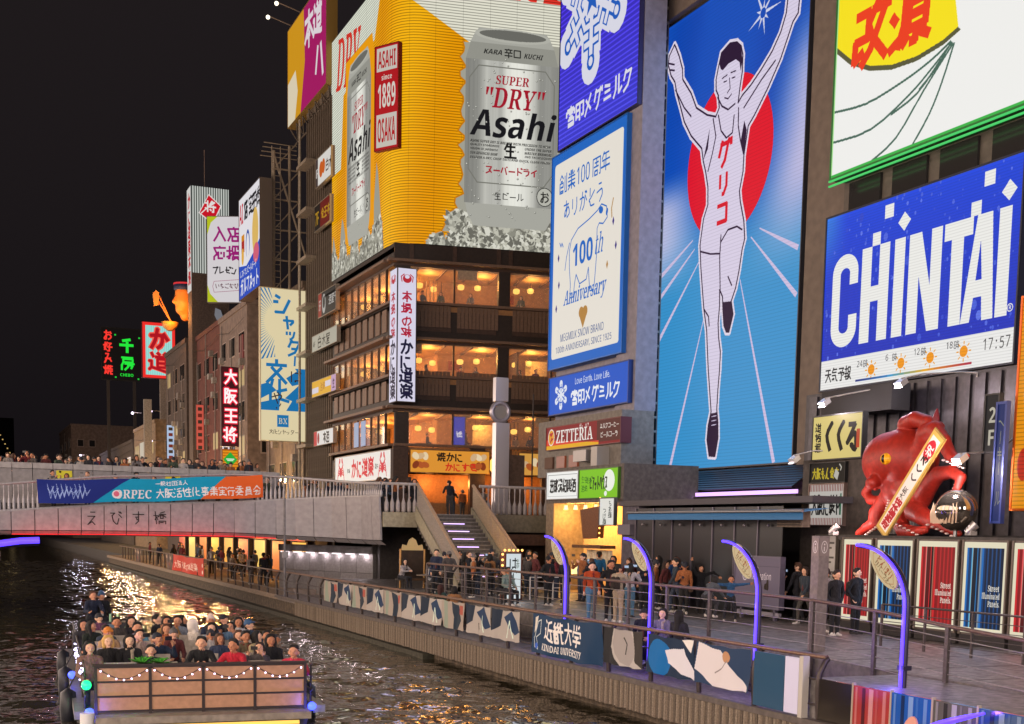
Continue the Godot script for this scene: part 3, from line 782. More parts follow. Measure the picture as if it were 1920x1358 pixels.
func milk_signs():
	var blue := H("1268c8")
	var p := pr(7.95, 8.2, 420, "3a2cc0")
	p.shade(12, 12, func(u, v): return H("3a26b8").lerp(H("3b3ad0"), v))
	p.stripes(.22, .09, 1.45)
	var flake := func(cx, cy, s, col, wd):
		for i in 6:
			var d := Vector2.from_angle(TAU * i / 6 - PI / 2)
			var e := Vector2(-d.y, d.x)
			var c := Vector2(cx, cy)
			p.line([c, c + d * s * .75], wd, col)
			p.ell(cx + d.x * s * .86, cy + d.y * s * .86, wd * .62, wd * .62, col, 0., 14)
			p.line([c + d * s * .36 + e * s * .22, c + d * s * .36 - e * s * .22], wd * .8, col); p.line([c + d * s * .6 + e * s * .2, c + d * s * .6 - e * s * .2], wd * .8, col)
	flake.call(3.3, 2.2, 3.4, H("e4e4f2"), 1.5); flake.call(3.3, 2.2, 3.3, H("1b5fc4"), .62); flake.call(3.3, 2.2, 3.3, H("e4e4f2"), .34)
	p.ell(3.3, 2.2, .9, .9, H("e4e4f2"))
	var star := PackedVector2Array()
	for i in 10: star.append(Vector2(3.3, 2.2) + Vector2.from_angle(TAU * i / 10 - PI / 2) * (.85 if i % 2 == 0 else .36))
	p.poly(star, H("1b5fc4"))
	p.jp("雪印メグミルク", .8, 6.45, .95, H("e8e8f4"), .15)
	sign_box("neon_sign", "purple neon sign with a white snow crystal above the white anniversary sign", Vector3(27, 26.5, -53.92), R, 7.95, 8.2, .5, p, .85, "2c2a55", .35, Color(.55, .5, 1))
	p = pr(7.7, 10.15, 520, "1268c8")
	p.rect(.3, .42, 7.1, 9.3, H("efe9de"))
	for c in [[.3, .42], [7.4, .42], [.3, 9.72], [7.4, 9.72]]:
		p.rect(c[0] - .16 if c[0] > 1 else c[0], c[1] - .16 if c[1] > 1 else c[1], .16, .16, blue); p.ell(c[0] + (.16 if c[0] < 1 else -.16), c[1] + (.16 if c[1] < 1 else -.16), .16, .16, H("efe9de"), 0., 12)
	p.jp("創業", .75, 1.0, .92, blue, .085); p.en("100", 2.75, 1.08, .8, blue, "Droid Sans", false, 1.35); p.jp("周年", 4.3, 1.0, .92, blue, .085)
	p.jp("ありがとう", 1.25, 2.3, .88, blue, .085)
	# a line-drawn cow round the number
	for l in ["230 430 300 390 420 370 500 350 540 330 590 350 600 400 560 420 520 410 500 430", "230 430 210 480 215 560 230 640 225 700", "225 700 265 700 275 640 290 600", "290 600 330 650 400 640 420 590", "420 590 430 650 440 700 480 700 490 640 500 560 500 430", "210 440 180 500 165 560", "100 420 115 440 125 425 140 445"]: p.line(P(l), .06, blue)
	p.ell(5.35, 3.55, .22, .16, blue, .3); p.ell(5.95, 3.75, .1, .16, blue, .3)
	p.en("100", 2.5, 4.55, 1.05, blue, "Droid Sans", true, 2.1); p.en("th", 4.75, 4.5, .95, blue, "Droid Serif", false, .85, .25)
	p.en("Anniversary", 1.5, 6.55, .95, blue, "Droid Serif", true, 4.4, .25)
	for d in [[.9, 4.9], [6.9, 5.4], [6.1, 6.1], [.75, 7.3], [1.0, 6.2], [6.6, 4.3]]: p.poly([Vector2(d[0], d[1] - .2), Vector2(d[0] + .1, d[1]), Vector2(d[0], d[1] + .2), Vector2(d[0] - .1, d[1])], H("3b2f86") if d[0] != 6.1 else H("b98a4a"))
	p.line(P("655 330 640 370 645 410"), .08, H("b98a4a"))
	p.ell(3.55, 7.85, .26, .26, H("b8863f")); p.ell(3.95, 7.85, .26, .26, H("b8863f")); p.poly(P("330 790 420 790 375 860"), H("b8863f"))
	p.en("MEGMILK SNOW BRAND", 1.3, 8.6, .36, H("2a4d8e"), "Droid Sans", false, 4.6); p.en("100th ANNIVERSARY, SINCE 1925", .8, 9.15, .36, H("2a4d8e"), "Droid Sans", false, 5.9)
	sign_box("anniversary_sign", "white backlit sign with blue border, blue cow outline and 100th Anniversary lettering", Vector3(27, 17.22, -54.65), R, 7.7, 10.15, .6, p, .86, "1763ba", .35, Color(.95, .97, 1))
	p = pr(8.25, 1.85, 520, "0e58cc")
	for i in 6:
		var d := Vector2.from_angle(TAU * i / 6 - PI / 2)
		var c := Vector2(1.35, .92)
		p.line([c, c + d * .5], .3, H("e8eefa")); p.ell(c.x + d.x * .58, c.y + d.y * .58, .17, .17, H("e8eefa")); p.line([c + d * .15, c + d * .55], .05, H("0e58cc")); p.line([c + d * .38 + d.orthogonal() * .12, c + d * .38 - d.orthogonal() * .12], .05, H("0e58cc"))
	p.en("Love Earth. Love Life.", 2.9, .2, .34, H("f2f5fc"), "Droid Sans", false, 3.6); p.jp("雪印メグミルク", 2.5, .78, .78, H("f2f5fc"), .14, false, .92)
	sign_box("blue_sign", "wide blue backlit sign with white snow crystal under the anniversary sign", Vector3(27, 10.85, -54.22), R, 8.25, 1.85, .9, p, .85, "0b2f74", .3, Color(.5, .7, 1))

func street_signs():
	var p := pr(7.7, 1.12, 480, "8c1a1e")
	p.rect(5.4, 0, 2.3, 1.0, H("5d2a22")); p.rect(0, .92, 5.6, .2, H("f2b417")); p.poly(P("0 60 560 100 560 92 0 92"), H("e8452c"))
	p.ell(.55, .5, .36, .42, H("f6efe4")); p.ell(.55, .5, .3, .36, H("f0a51e")); p.poly(P("30 30 80 24 50 52 82 56 34 82 56 52"), H("c21f24")); p.en("ZETTERIA", 1.1, .2, .62, H("f8f4ec"), "Droid Serif", true, 3.9)
	p.jp("ゼッテリア", 3.6, .02, .2, H("f8f4ec"), .13); p.jp("ミルクコーヒー", 5.7, .15, .26, H("f3ece2"), .13); p.jp("ビールコーラ", 5.75, .55, .28, H("f3ece2"), .13)
	sign_box("burger_shop_sign", "dark red shop sign with white capitals and a yellow stripe", Vector3(26.45, 8.72, -53.5), R, 7.7, 1.12, .5, p, .8, "5a1a1a", .25, Color(1, .75, .6))
	p = pr(3.2, 1.22, 260, "f4f4f0")
	p.line(P("12 12 308 12 308 110 12 110"), .02, H("8c8c8c"), true); p.jp("若耶溪紹興酒", .28, .3, .62, H("1b1b1b"), .13, false, .72)
	sign_box("liquor_sign", "white backlit sign with six black characters beside a lime green sign", Vector3(24, 6.26, -50.3), R, 3.2, 1.22, .25, p, .9, "777777", .5)
	p = pr(3.5, 1.22, 280, "7fc51b")
	p.ell(2.72, .5, .48, .46, H("f2f6ea")); p.ell(2.42, 1.05, .13, .11, H("f2f6ea")); p.jp("ピアットハウス", .95, .28, .6, H("12210c"), .12, false, .38); p.jp("生中", .15, .25, .3, H("3a7a12"), .1); p.jp("酒場", .15, .65, .3, H("3a7a12"), .1); p.jp("道央", .55, .3, .3, H("3a7a12"), .1)
	sign_box("green_sign", "lime green backlit sign with white balloon shape over a noodle shop", Vector3(24, 6.26, -46.9), R, 3.5, 1.22, .25, p, .9, "3b6a12", .5, Color(.8, 1, .55))
	p = pr(1.0, 1.1, 120, "eceae2")
	p.jp("らぁ麺", .58, .08, .24, H("22302c"), .1, true); p.jp("つけ麺", .2, .36, .24, H("22302c"), .1, true)
	sign_box("noodle_sign", "small white sign with vertical brush writing hung before a noodle shop", Vector3(23.7, 5.1, -45.5), R, 1.3, 1.1, .12, p, .85, "555555")
	p = pr(8.95, 5.85, 900, "1a3fd2")
	p.shade(20, 14, func(u, v): return H("1d49e0").lerp(H("1a2fb8"), v).lerp(H("3f8fe0"), .7 * smoothstep(.14, .0, u) * smoothstep(.4, 0., v)))
	for i in 260:
		var c := H("5f78ee").lerp(H("2c48d0"), rng.randf())
		var rr := rng.randf_range(.015, .06) * (2.2 if i % 17 == 0 else 1.0)
		p.ell(rng.randf() * 8.95, rng.randf() * 4.8, rr, rr * 1.3, c, 0., 9)
	var white := H("f2f2ee")
	var ly := 1.38
	var lh := 3.1
	# heavy condensed capitals
	var cc := PackedVector2Array()
	for i in 26: cc.append(Vector2(.98 + cos(-.25 - PI * 2 * .92 * i / 25. + .0) * .62, 0))
	p.ell(1.12, ly + .62, .68, .62, white); p.ell(1.12, ly + lh - .62, .68, .62, white); p.rect(.44, ly + .62, 1.36, lh - 1.24, white)
	p.ell(1.12, ly + .66, .25, .2, H("1d3dcb"), 0., 16); p.ell(1.12, ly + lh - .66, .25, .2, H("1c36c2"), 0., 16); p.rect(.87, ly + .62, .5, lh - 1.24, H("1d39c8")); p.rect(1.35, ly + 1.05, .5, 1.0, H("1d3aca"))
	p.rect(1.98, ly, .5, lh, white); p.rect(2.86, ly, .5, lh, white); p.rect(2.4, ly + 1.3, .5, .5, white)
	p.rect(2.48, ly - .42, .4, .42, white)
	p.rect(3.6, ly, .5, lh, white)
	p.poly([Vector2(4.3, ly), Vector2(4.85, ly), Vector2(5.3, ly + 1.7), Vector2(5.3, ly), Vector2(5.78, ly), Vector2(5.78, ly + lh), Vector2(5.25, ly + lh), Vector2(4.78, ly + 1.35), Vector2(4.78, ly + lh), Vector2(4.3, ly + lh)], white)
	p.rect(5.88, ly, 1.2, .52, white); p.rect(6.2, ly, .52, lh, white); p.rect(6.95, ly - .42, .42, .42, white)
	p.poly([Vector2(7.25, ly), Vector2(7.85, ly), Vector2(8.05, ly + lh), Vector2(7.6, ly + lh), Vector2(7.55, ly + 2.4), Vector2(7.22, ly + 2.4), Vector2(7.1, ly + lh), Vector2(6.72, ly + lh)], white); p.poly([Vector2(7.42, ly + .75), Vector2(7.53, ly + 1.9), Vector2(7.28, ly + 1.9)], H("1d3acb"))
	p.rect(8.12, ly, .48, lh, white)
	for d in [[3.25, ly - .98, 0.], [4.0, ly - .5, .78], [7.65, ly - .98, .0], [8.45, ly - .45, .78]]:
		var q := PackedVector2Array()
		for i in 4: q.append(Vector2(d[1 - 1], d[1]) + Vector2.from_angle(PI / 4 + PI / 2 * i + d[2]) * .3)
		p.poly(q, white)
	p.ell(8.72, ly + 2.9, .12, .12, white); p.ell(8.72, ly + 2.9, .09, .09, H("1c33bd")); p.en("R", 8.68, ly + 2.84, .12, white)
	p.rect(0, 4.85, 8.95, 1.0, H("f0f0ee")); p.jp("天気予報", .22, 5.12, .5, H("26262a"), .1, false, .72)
	for e in [["24", 1.95, 5.05], ["6", 3.4, 5.0], ["12", 4.75, 4.98], ["18", 6.2, 4.96]]:
		p.en(e[0], e[1], e[2], .2, H("3a3a40"), "Droid Sans", false); p.jp("時", e[1] + .3, e[2] - .02, .25, H("3a3a40"), .08)
		for i in 8: p.line([Vector2(e[1] + .75, e[2] + .35) + Vector2.from_angle(TAU * i / 8) * .22, Vector2(e[1] + .75, e[2] + .35) + Vector2.from_angle(TAU * i / 8) * .3], .04, H("f2a41c"))
		p.ell(e[1] + .75, e[2] + .35, .17, .17, H("f59a16"))
	for i in 20: p.rect(1.9 + i * .27, 5.66, .28, .07, H("273a8a").lerp(H("2f8fd0"), i / 6.) if i < 6 else H("3aa0d8").lerp(H("f0b020"), (i - 6) / 6.) if i < 12 else H("f0b020").lerp(H("b01a4a"), (i - 12) / 8.))
	p.en("17:57", 7.75, 5.05, .34, H("2a2a2c"), "Droid Sans Mono", false, 1.05)
	p.stripes(.09, .03, .94)
	sign_box("weather_screen", "blue LED screen with bold white capitals and a weather forecast strip", Vector3(27.5, 12.15, -32.7), R, 8.95, 5.85, .6, p, .92, "1e2336", .6, Color(.7, .8, 1))
	p = pr(10.4, 7.4, 560, "f4f4f1")
	p.ell(4.1, .6, 5.3, 4.2, H("5b5a3c")); p.ell(4.1, .5, 5.2, 4.15, H("fbe51d")); p.poly(P("700 0 1040 0 1040 520 640 480 590 440 560 300"), H("f4f4f1"))
	p.jp("改源", .75, 2.2, 2.0, H("f0401f"), .16, false, 1.0, .08)
	for c in ["0 520 170 540 345 524 470 500 560 470", "0 620 200 630 380 575 480 525 565 475", "206 735 330 690 450 580 570 480", "410 732 480 660 530 580 575 480", "430 570 500 530 560 475", "300 610 420 580 520 510"]: p.line(rounded(P(c)), .075, H("4a6a5c"))
	p.rect(0, 0, .05, 7.4, H("9fe08a")); p.rect(0, 7.3, 10.4, .1, H("3cb54a"))
	var o := sign_box("cold_remedy_sign", "white and yellow backlit sign with two red characters and sweeping dark lines", Vector3(27.5, 19.98, -31.9), R, 10.4, 7.4, .7, p, .93, "2f7a3a", .5)
	for s in [-1, 1]: box(o, "neon_edge", Vector3(0, s * 3.74 if s < 0 else -3.9, .02), Vector3(10.4, .05, .06), mat("45e070", .4, 0., .8))
	# signs by the octopus
	p = pr(2.5, 1.4, 260, "ecd884")
	p.jp("くくる", .52, .2, .95, H("17130d"), .17, false, .62); p.jp("道頓堀", .1, .2, .32, H("17130d"), .13, true); p.rect(2.22, .5, .16, .6, H("c9481e"))
	sign_box("takoyaki_sign", "pale yellow sign with three big black brush characters above a dark sign", Vector3(25, 7.35, -32.8), R, 2.5, 1.4, .15, p, .75, "222222")
	p = pr(1.8, .63, 180, "17140f")
	p.jp("大阪もん食す", .1, .15, .38, H("d9c22a"), .13, false, .6); p.poly(P("132 20 150 34 142 58 122 44"), H("dad6cc")); p.line(P("150 6 160 16 156 26"), .05, H("dad6cc"))
	sign_box("black_sign", "black sign with yellow characters between a yellow and a striped sign", Vector3(25, 6.27, -33.2), R, 1.8, .63, .12, p, .6, "1c1c1c")
	p = pr(1.8, 1.33, 180, "e4e0d8")
	for i in 22:
		p.rect(i * .084, 0, .04, .22, H("9c4a46")); p.rect(i * .084, 1.1, .04, .23, H("9c4a46"))
	p.jp("大阪に乾杯", .1, .32, .7, H("1d1b1a"), .09, false, .46); p.rect(1.62, .3, .07, .7, H("3a7a5a"))
	sign_box("striped_sign", "white sign with red striped edges and tall black characters", Vector3(25, 5.27, -33.2), R, 1.8, 1.33, .12, p, .55, "6b5a52")
	p = pr(.62, 1.5, 80, "2c2c2e")
	p.en("2", .16, .32, .42, H("e6e0cc"), "Droid Sans", true, .32); p.en("F", .18, .92, .42, H("e6e0cc"), "Droid Sans", true, .28)
	sign_box("floor_sign", "narrow black sign reading 2F beside a blue hanging board", Vector3(23.5, 7.14, -24.75), R, .5, 1.45, .1, p, .55, "202022")
	p = pr(.5, 2.9, 60, "33468f")
	p.jp("へーキー二ル", .06, .25, .38, H("b9bda8"), .1, true)
	sign_box("blue_board", "long blue hanging board with pale upright characters", Vector3(23.4, 6.15, -24.32), R, .36, 2.95, .08, p, .4, "2a3a78")
	p = pr(4.6, 5.2, 260, "f09a1c")
	p.poly(P("30 60 120 20 170 120 130 260 150 420 90 500 40 400 20 240"), H("f2f0ea")); p.line(P("40 260 90 230 130 250"), .06, H("2a3a30")); p.line(P("30 330 80 300 120 330"), .06, H("2a3a30")); p.ell(.3, 4.1, .2, .4, H("c8321c"))
	p.stripes(.1, .035, .7)
	sign_box("orange_screen", "orange LED screen with pale shapes beyond the blue hanging board", Vector3(24, 7.6, -22.2), R, 4.6, 5.2, .3, p, .85, "d9661a", .4, Color(1, .7, .35))

func far_signs():
	# the projecting shutter sign
	var p := pr(3.7, 12.0, 330, "f0e0b4")
	for i in 64:
		var a := TAU * i / 64
		var c := Vector2(1.7, 2.6)
		p.poly([c + Vector2.from_angle(a) * 1.35, c + Vector2.from_angle(a - .026) * 4.6, c + Vector2.from_angle(a + .026) * 4.6], H("1879b8"))
	p.poly(P("90 0 370 0 370 800 200 900 120 560 100 200"), H("f0e0b4")); p.rect(0, 6.2, 3.7, 3.4, H("1879b8"))
	p.poly(P("0 560 200 520 300 640 210 700 260 760 330 740 200 860 260 880 210 960 150 960 160 860 0 900 0 870 130 800 60 740 0 760"), H("f0e0b4"))
	p.rect(0, 9.6, 3.7, 2.4, H("f0e0b4"))
	p.jp("シ", 1.0, .3, 1.6, H("1879b8"), .15); p.jp("ャ", 1.75, 1.75, 1.4, H("1879b8"), .15); p.jp("ッ", 2.0, 2.75, 1.2, H("1879b8"), .15); p.jp("タ", 2.1, 3.9, 1.35, H("1879b8"), .15); p.jp("ー", 2.4, 5.15, .9, H("1879b8"), .17, true)
	p.jp("文", .2, 5.5, 2.0, H("1879b8"), .13); p.jp("化", .5, 7.05, 1.9, H("1879b8"), .13); p.jp("は", 2.4, 6.3, 1.0, H("3a2620"), .09); p.jp("や", .85, 8.1, 1.0, H("3a2620"), .09); p.line(P("165 905 155 925"), .08, H("3a2620")); p.ell(1.3, 9.4, .06, .06, H("3a2620"))
	p.rect(1.35, 9.95, .95, .95, H("1879b8")); p.en("BX", 1.47, 10.2, .45, H("f0e0b4"), "Droid Serif", false, .72); p.jp("文化シヤッター", .65, 11.1, .38, H("3a2620"), .09, false, .95)
	sign_box("shutter_sign", "tall cream and blue projecting sign with big brush characters", Vector3(24.24, 17.05, -103), 0, 3.7, 12.0, .5, p, .8, "cfc4a0", .3, Color(1, .95, .8))
	p = pr(8.4, 8.5, 400, "ece9ee")
	p.poly(P("0 560 300 600 600 540 840 470 840 850 0 850"), H("1449c4")); p.en("AI", .15, .5, 1.7, H("c8142a"), "Droid Sans", true, 1.6); p.jp("店舗王様", 2.0, .6, 1.5, H("1c1c24"), .14, false, 1.0)
	p.jp("店", 2.1, .5, 1.6, H("1c1c24"), .13); p.jp("実", 3.9, .5, 1.6, H("1c1c24"), .12); p.jp("王", 5.4, .5, 1.6, H("1c1c24"), .14); p.jp("橋", 6.7, .5, 1.6, H("1c1c24"), .1)
	p.rect(1.0, 3.2, 1.2, .7, H("d98a1a")); p.rect(1.0, 3.7, 1.2, 1.0, H("b3261c")); p.ell(1.5, 5.0, .5, .7, H("e8b04a")); p.ell(3.6, 4.3, .8, 1.2, H("2a4fa8")); p.ell(3.6, 4.5, .6, 1.1, H("ece9ee")); p.ell(6.6, 3.8, 1.2, 1.9, H("e3bb63")); p.ell(6.9, 5.6, 1.1, .8, H("d8607a"))
	p.jp("レストランビールガード", .4, 6.1, .6, H("f0f0f4"), .13); p.jp("ガルフネット", .5, 6.9, 1.3, H("f2f4fa"), .15, false, .95)
	sign_box("rooftop_sign", "white and blue rooftop sign with red AI letters on a steel tower", Vector3(23, 27.85, -109.9), R, 8.4, 8.5, 1.0, p, .85, "5a5048", .3)
	p = pr(3.6, 8.6, 240, "e4dfe2")
	p.poly(P("0 0 110 0 40 60 0 180"), H("c4cf1e")); p.poly(P("0 860 0 690 30 780 110 860"), H("c4cf1e")); p.jp("入店", .5, 1.0, 1.5, H("a3187a"), .14); p.jp("応援", .5, 2.9, 1.5, H("a3187a"), .13); p.jp("プレゼント", .5, 5.0, .78, H("201c22"), .15, false, .85); p.line(P("70 650 340 630 350 700 330 740 70 760 55 700"), .05, H("b0708a"), true); p.jp("いちごなび", .8, 6.7, .5, H("5a2a3a"), .13)
	sign_box("white_billboard", "white billboard with purple characters and lime corners behind the rooftop sign", Vector3(25.7, 31.2, -135), -.45, 3.6, 8.6, .5, p, .8, "777070", .2)
	# tower with the red diamond
	var o := thing("sign_tower", "ribbed white sign tower with red diamond emblem and thin antenna", "tower", Vector3(27.2, 0, -151))
	box(o, "shaft", Vector3(0, 20.9, -1.4), Vector3(4.2, 31.5, 2.6), worn("6a5a50"))
	p = pr(4.2, 9.5, 200, "d5d9d2")
	for i in 16: p.rect(i * .265, 0, .12, 9.5, H("4f5652"))
	p.poly(P("195 70 340 190 240 400 80 290"), H("f0ece8")); p.poly(P("195 85 325 192 236 382 94 285"), H("d8162a")); p.jp("将", 1.5, 1.4, 1.3, H("f4f0ec"), .14); p.line(P("110 290 200 200"), .12, H("f4f0ec")); p.rect(1.9, 7.8, 2.3, 1.2, H("d4d8e4"))
	part(o, "sign_face", quad(4.2, 9.5), face_mat(p.tex(), .8), Vector3(0, 37.4, -.05))
	p = pr(2.6, 11.5, 100, "e8e6e2")
	p.jp("かに道楽本場", .5, .6, 1.7, H("c81a2a"), .16, true)
	part(o, "sign_face", quad(2.6, 11.5), face_mat(p.tex(), .75), Vector3(-2.15, 36.4, -1.4), Vector3(0, R, 0))
	for i in 3: part(o, "petal", slab(P("0 0 60 -20 90 -110 30 -160 -10 -80"), .1), mat("c9ccd8", .4, 0., .25), Vector3(.3 + .2 * (i % 2), 32.0 - 3.1 * i, .12))
	bar(o, "antenna", Vector3(-.4, 42, -1.2), Vector3(-.4, 46.5, -1.2), .05, mat("8a7468"))
	# neon signs further down the bank
	p = pr(1.6, 7.2, 150, "3d1418")
	for c in [[0, "大"], [1, "阪"], [2, "王"], [3, "将"]]:
		p.jp(c[1], .12, .15 + 1.76 * c[0], 1.4, H("e81838"), .3); p.jp(c[1], .12, .15 + 1.76 * c[0], 1.4, H("fff4f4"), .13)
	sign_box("red_neon_sign", "tall red neon sign of four glowing white characters above a green lozenge", Vector3(23.3, 15.1, -120), 0, 1.6, 7.2, .4, p, 1.0, "3a1216", .8, Color(1, .3, .35))
	p = pr(1.5, 1.9, 90, "e8941a")
	for i in 7: p.rect(0, i * .27, 1.5, .1, H("b8620e"))
	p.poly(P("75 20 145 95 75 170 5 95"), H("1fae3a")); p.rect(.35, .85, .8, .1, H("eef6e8")); p.rect(.45, 1.0, .6, .08, H("eef6e8"))
	sign_box("lozenge_sign", "small orange sign with green lozenge under the red neon sign", Vector3(23.3, 10.3, -120), 0, 1.5, 1.9, .3, p, .9, "8a5210")
	p = pr(4.6, 7.8, 220, "9fe0d8")
	for i in 18: p.rect(i * .26, 0, .05, 7.8, H("74b4b0"))
	for q in [[0, 0, 4.6, .42], [0, 7.38, 4.6, .42], [0, 0, .42, 7.8], [4.18, 0, .42, 7.8]]: p.rect(q[0], q[1], q[2], q[3], H("f4302a"))
	p.jp("か", .8, .8, 2.9, H("fa5a4a"), .3); p.jp("か", .8, .8, 2.9, H("b01220"), .17); p.jp("道", .8, 4.1, 2.9, H("fa5a4a"), .2); p.jp("道", .8, 4.1, 2.9, H("b01220"), .12)
	o = sign_box("red_framed_sign", "pale cyan neon sign in a red neon frame on a post", Vector3(26.9, 28.7, -190), 0, 4.6, 7.8, .8, p, .95, "5a1a1a", .5, Color(1, .55, .5))
	box(o, "post", Vector3(1.0, -14, -.9), Vector3(1.6, 21, .5), worn("b0a090"))
	o = thing("green_neon_sign", "dark board with red and green neon characters on the far bank", "sign", Vector3(26.9, 33.4, -235))
	box(o, "board", Vector3(0, 0, -.4), Vector3(6.6, 9.0, .5), mat("16120f"))
	p = pr(6.4, 8.6, 220, "0f0c0b")
	for c in [[0, "お"], [1, "好"], [2, "み"], [3, "焼"]]: p.jp(c[1], .2, .35 + 1.95 * c[0], 1.6, H("ff3a30"), .16)
	p.jp("千", 2.9, 1.6, 2.4, H("22e83c"), .2); p.jp("房", 2.9, 4.4, 2.6, H("22e83c"), .13); p.en("CHIBO", 3.0, 7.5, .5, H("22e83c"), "Droid Sans", true, 2.2)
	for c in [[2.1, .9], [6.1, 1.2], [2.1, 8.1], [5.9, 8.2]]: p.rect(c[0], c[1], .3, .25, H("22c83c"))
	part(o, "sign_face", quad(6.4, 8.6), face_mat(p.tex(), 1.0), Vector3(0, 0, -.12))
	for s in [-1, 1]: box(o, "post", Vector3(s * 2.2, -16, -.5), Vector3(.5, 24, .4), mat("3a322c"))

func tall_house_signs():
	# small signs on the ribbed building beside the crab restaurant
	var rows := [["8F", 29.4, 31.5, -97.0, -92.6], ["7F", 26.3, 28.2, -97.4, -92.9], ["5F", 19.8, 21.6, -96.2, -91.2], ["W", 17.5, 18.7, -98, -90.9], ["Y", 14.1, 15.3, -98, -91.1], ["S", 10.4, 11.5, -97.4, -91.8]]
	for r in rows:
		var w: float = r[4] - r[3]
		var h: float = r[2] - r[1]
		var p := pr(w, h, 170, {"8F": "ece8e2", "7F": "231a16", "5F": "3a3634", "W": "e6e0cc", "Y": "f0b413", "S": "efece8"}[r[0]])
		var label := ""
		match r[0]:
			"8F": p.rect(0, 0, .6, h, H("4a3a36")); p.en("8F", .05, .7, .7, H("f4f0ea"), "Droid Sans", true, .5); p.ell(1.5, 1.0, .5, .6, H("d8641e")); p.ell(2.2, .9, .45, .55, H("d8641e")); p.jp("白木", 2.8, .6, .9, H("3a2a26"), .12); label = "small white sign with orange rings high on the ribbed building"
			"7F": p.rect(1.7, 0, 2.8, h, H("8e1d14")); p.en("7F", .25, .5, 1.0, H("f2b81c"), "Droid Sans", true, 1.0); p.jp("食王本", 1.9, .5, .85, H("f2b81c"), .14); label = "dark red sign reading 7F in yellow on the ribbed building"
			"5F": p.rect(0, 0, .9, h, H("c8402e")); p.en("5F", .15, .5, .8, H("f4ece6"), "Droid Sans", true, .55); p.ell(1.6, .9, .5, .75, H("e8e4de")); p.ell(1.6, .8, .32, .45, H("3a3634")); p.jp("居酒屋千", 2.2, .45, .75, H("e8e4de"), .13); label = "dark grey sign with red 5F tab on the ribbed building"
			"W": p.jp("白木屋", 1.6, .15, .9, H("3a342c"), .1, false, 1.3); p.en("4F", .3, .4, .45, H("5a5248"), "Droid Sans", true, .6); label = "cream sign with dark characters on the ribbed building"
			"Y": p.rect(0, .5, 1.9, .45, H("e6ddea")); p.rect(3.8, .25, 1.6, .45, H("e6ddea")); p.rect(5.5, 0, 1.5, h, H("cda6cc")); p.jp("酒場", 2.4, .2, .7, H("c8860a"), .1); p.jp("生", 5.8, .25, .7, H("4a2a4a"), .12); label = "yellow sign with lilac end on the ribbed building"
			"S": p.rect(0, 0, .9, h, H("d23a3e")); p.ell(1.3, .55, .3, .42, H("9c2a2e")); p.jp("ふなべ", 2.2, .2, .7, H("2a2422"), .12); p.jp("本酒", 2.6, .1, .9, H("2a2422"), .12); label = "white sign with red end at the foot of the ribbed building"
		sign_box("shop_sign", label, Vector3(25.3, (r[1] + r[2]) / 2, (r[3] + r[4]) / 2), R, w, h, .25, p, .75 if r[0] in ["8F", "Y", "S"] else .45, "8a7f70", 0.0, Color.WHITE, "sign", "small signs on the ribbed building")
	var p := pr(12, 7.6, 300, "b3186a")
	p.poly(P("0 0 520 0 560 400 420 760 0 760"), H("e2a21c")); p.poly(P("0 420 260 380 330 560 240 760 0 760"), H("f0e2c4")); p.jp("家道", 5.5, .8, 2.6, H("f2e9ee"), .16); p.jp("本", 5.2, .5, 3.0, H("f2e9ee"), .14); p.jp("八ハ", 5.6, 3.8, 2.9, H("f2e9ee"), .16)
	var o := sign_box("corner_billboard", "magenta and ochre rooftop billboard on a lattice bracket", Vector3(25.6, 40.3, -101.1), R, 12, 7.6, .8, p, .75, "9a7a3a", .3, Color(1, .8, .6))
	for i in 6: # lattice bracket below
		bar(o, "brace", Vector3(-5.8 + i * 1.95, -3.9, -.2), Vector3(-4.9 + i * 1.95, -5.0, -.6), .06, mat("4f4438"))
		bar(o, "brace", Vector3(-4.9 + i * 1.95, -5.0, -.6), Vector3(-3.85 + i * 1.95, -3.9, -.2), .06, mat("4f4438"))
	bar(o, "brace", Vector3(-5.8, -5.0, -.6), Vector3(5.8, -5.0, -.6), .08, mat("4f4438"))
	for i in 4: # flood lamps on arms above the billboard
		bar(o, "lamp_arm", Vector3(-5 + i * 3., 3.9, -.2), Vector3(-5.6 + i * 3., 4.6, 1.6), .05, mat("6a5c50"))
		part(o, "flood_lamp", ball(.16), mat("fff2d8", .4, 0., 2.5), Vector3(-5.6 + i * 3., 4.5, 1.7))

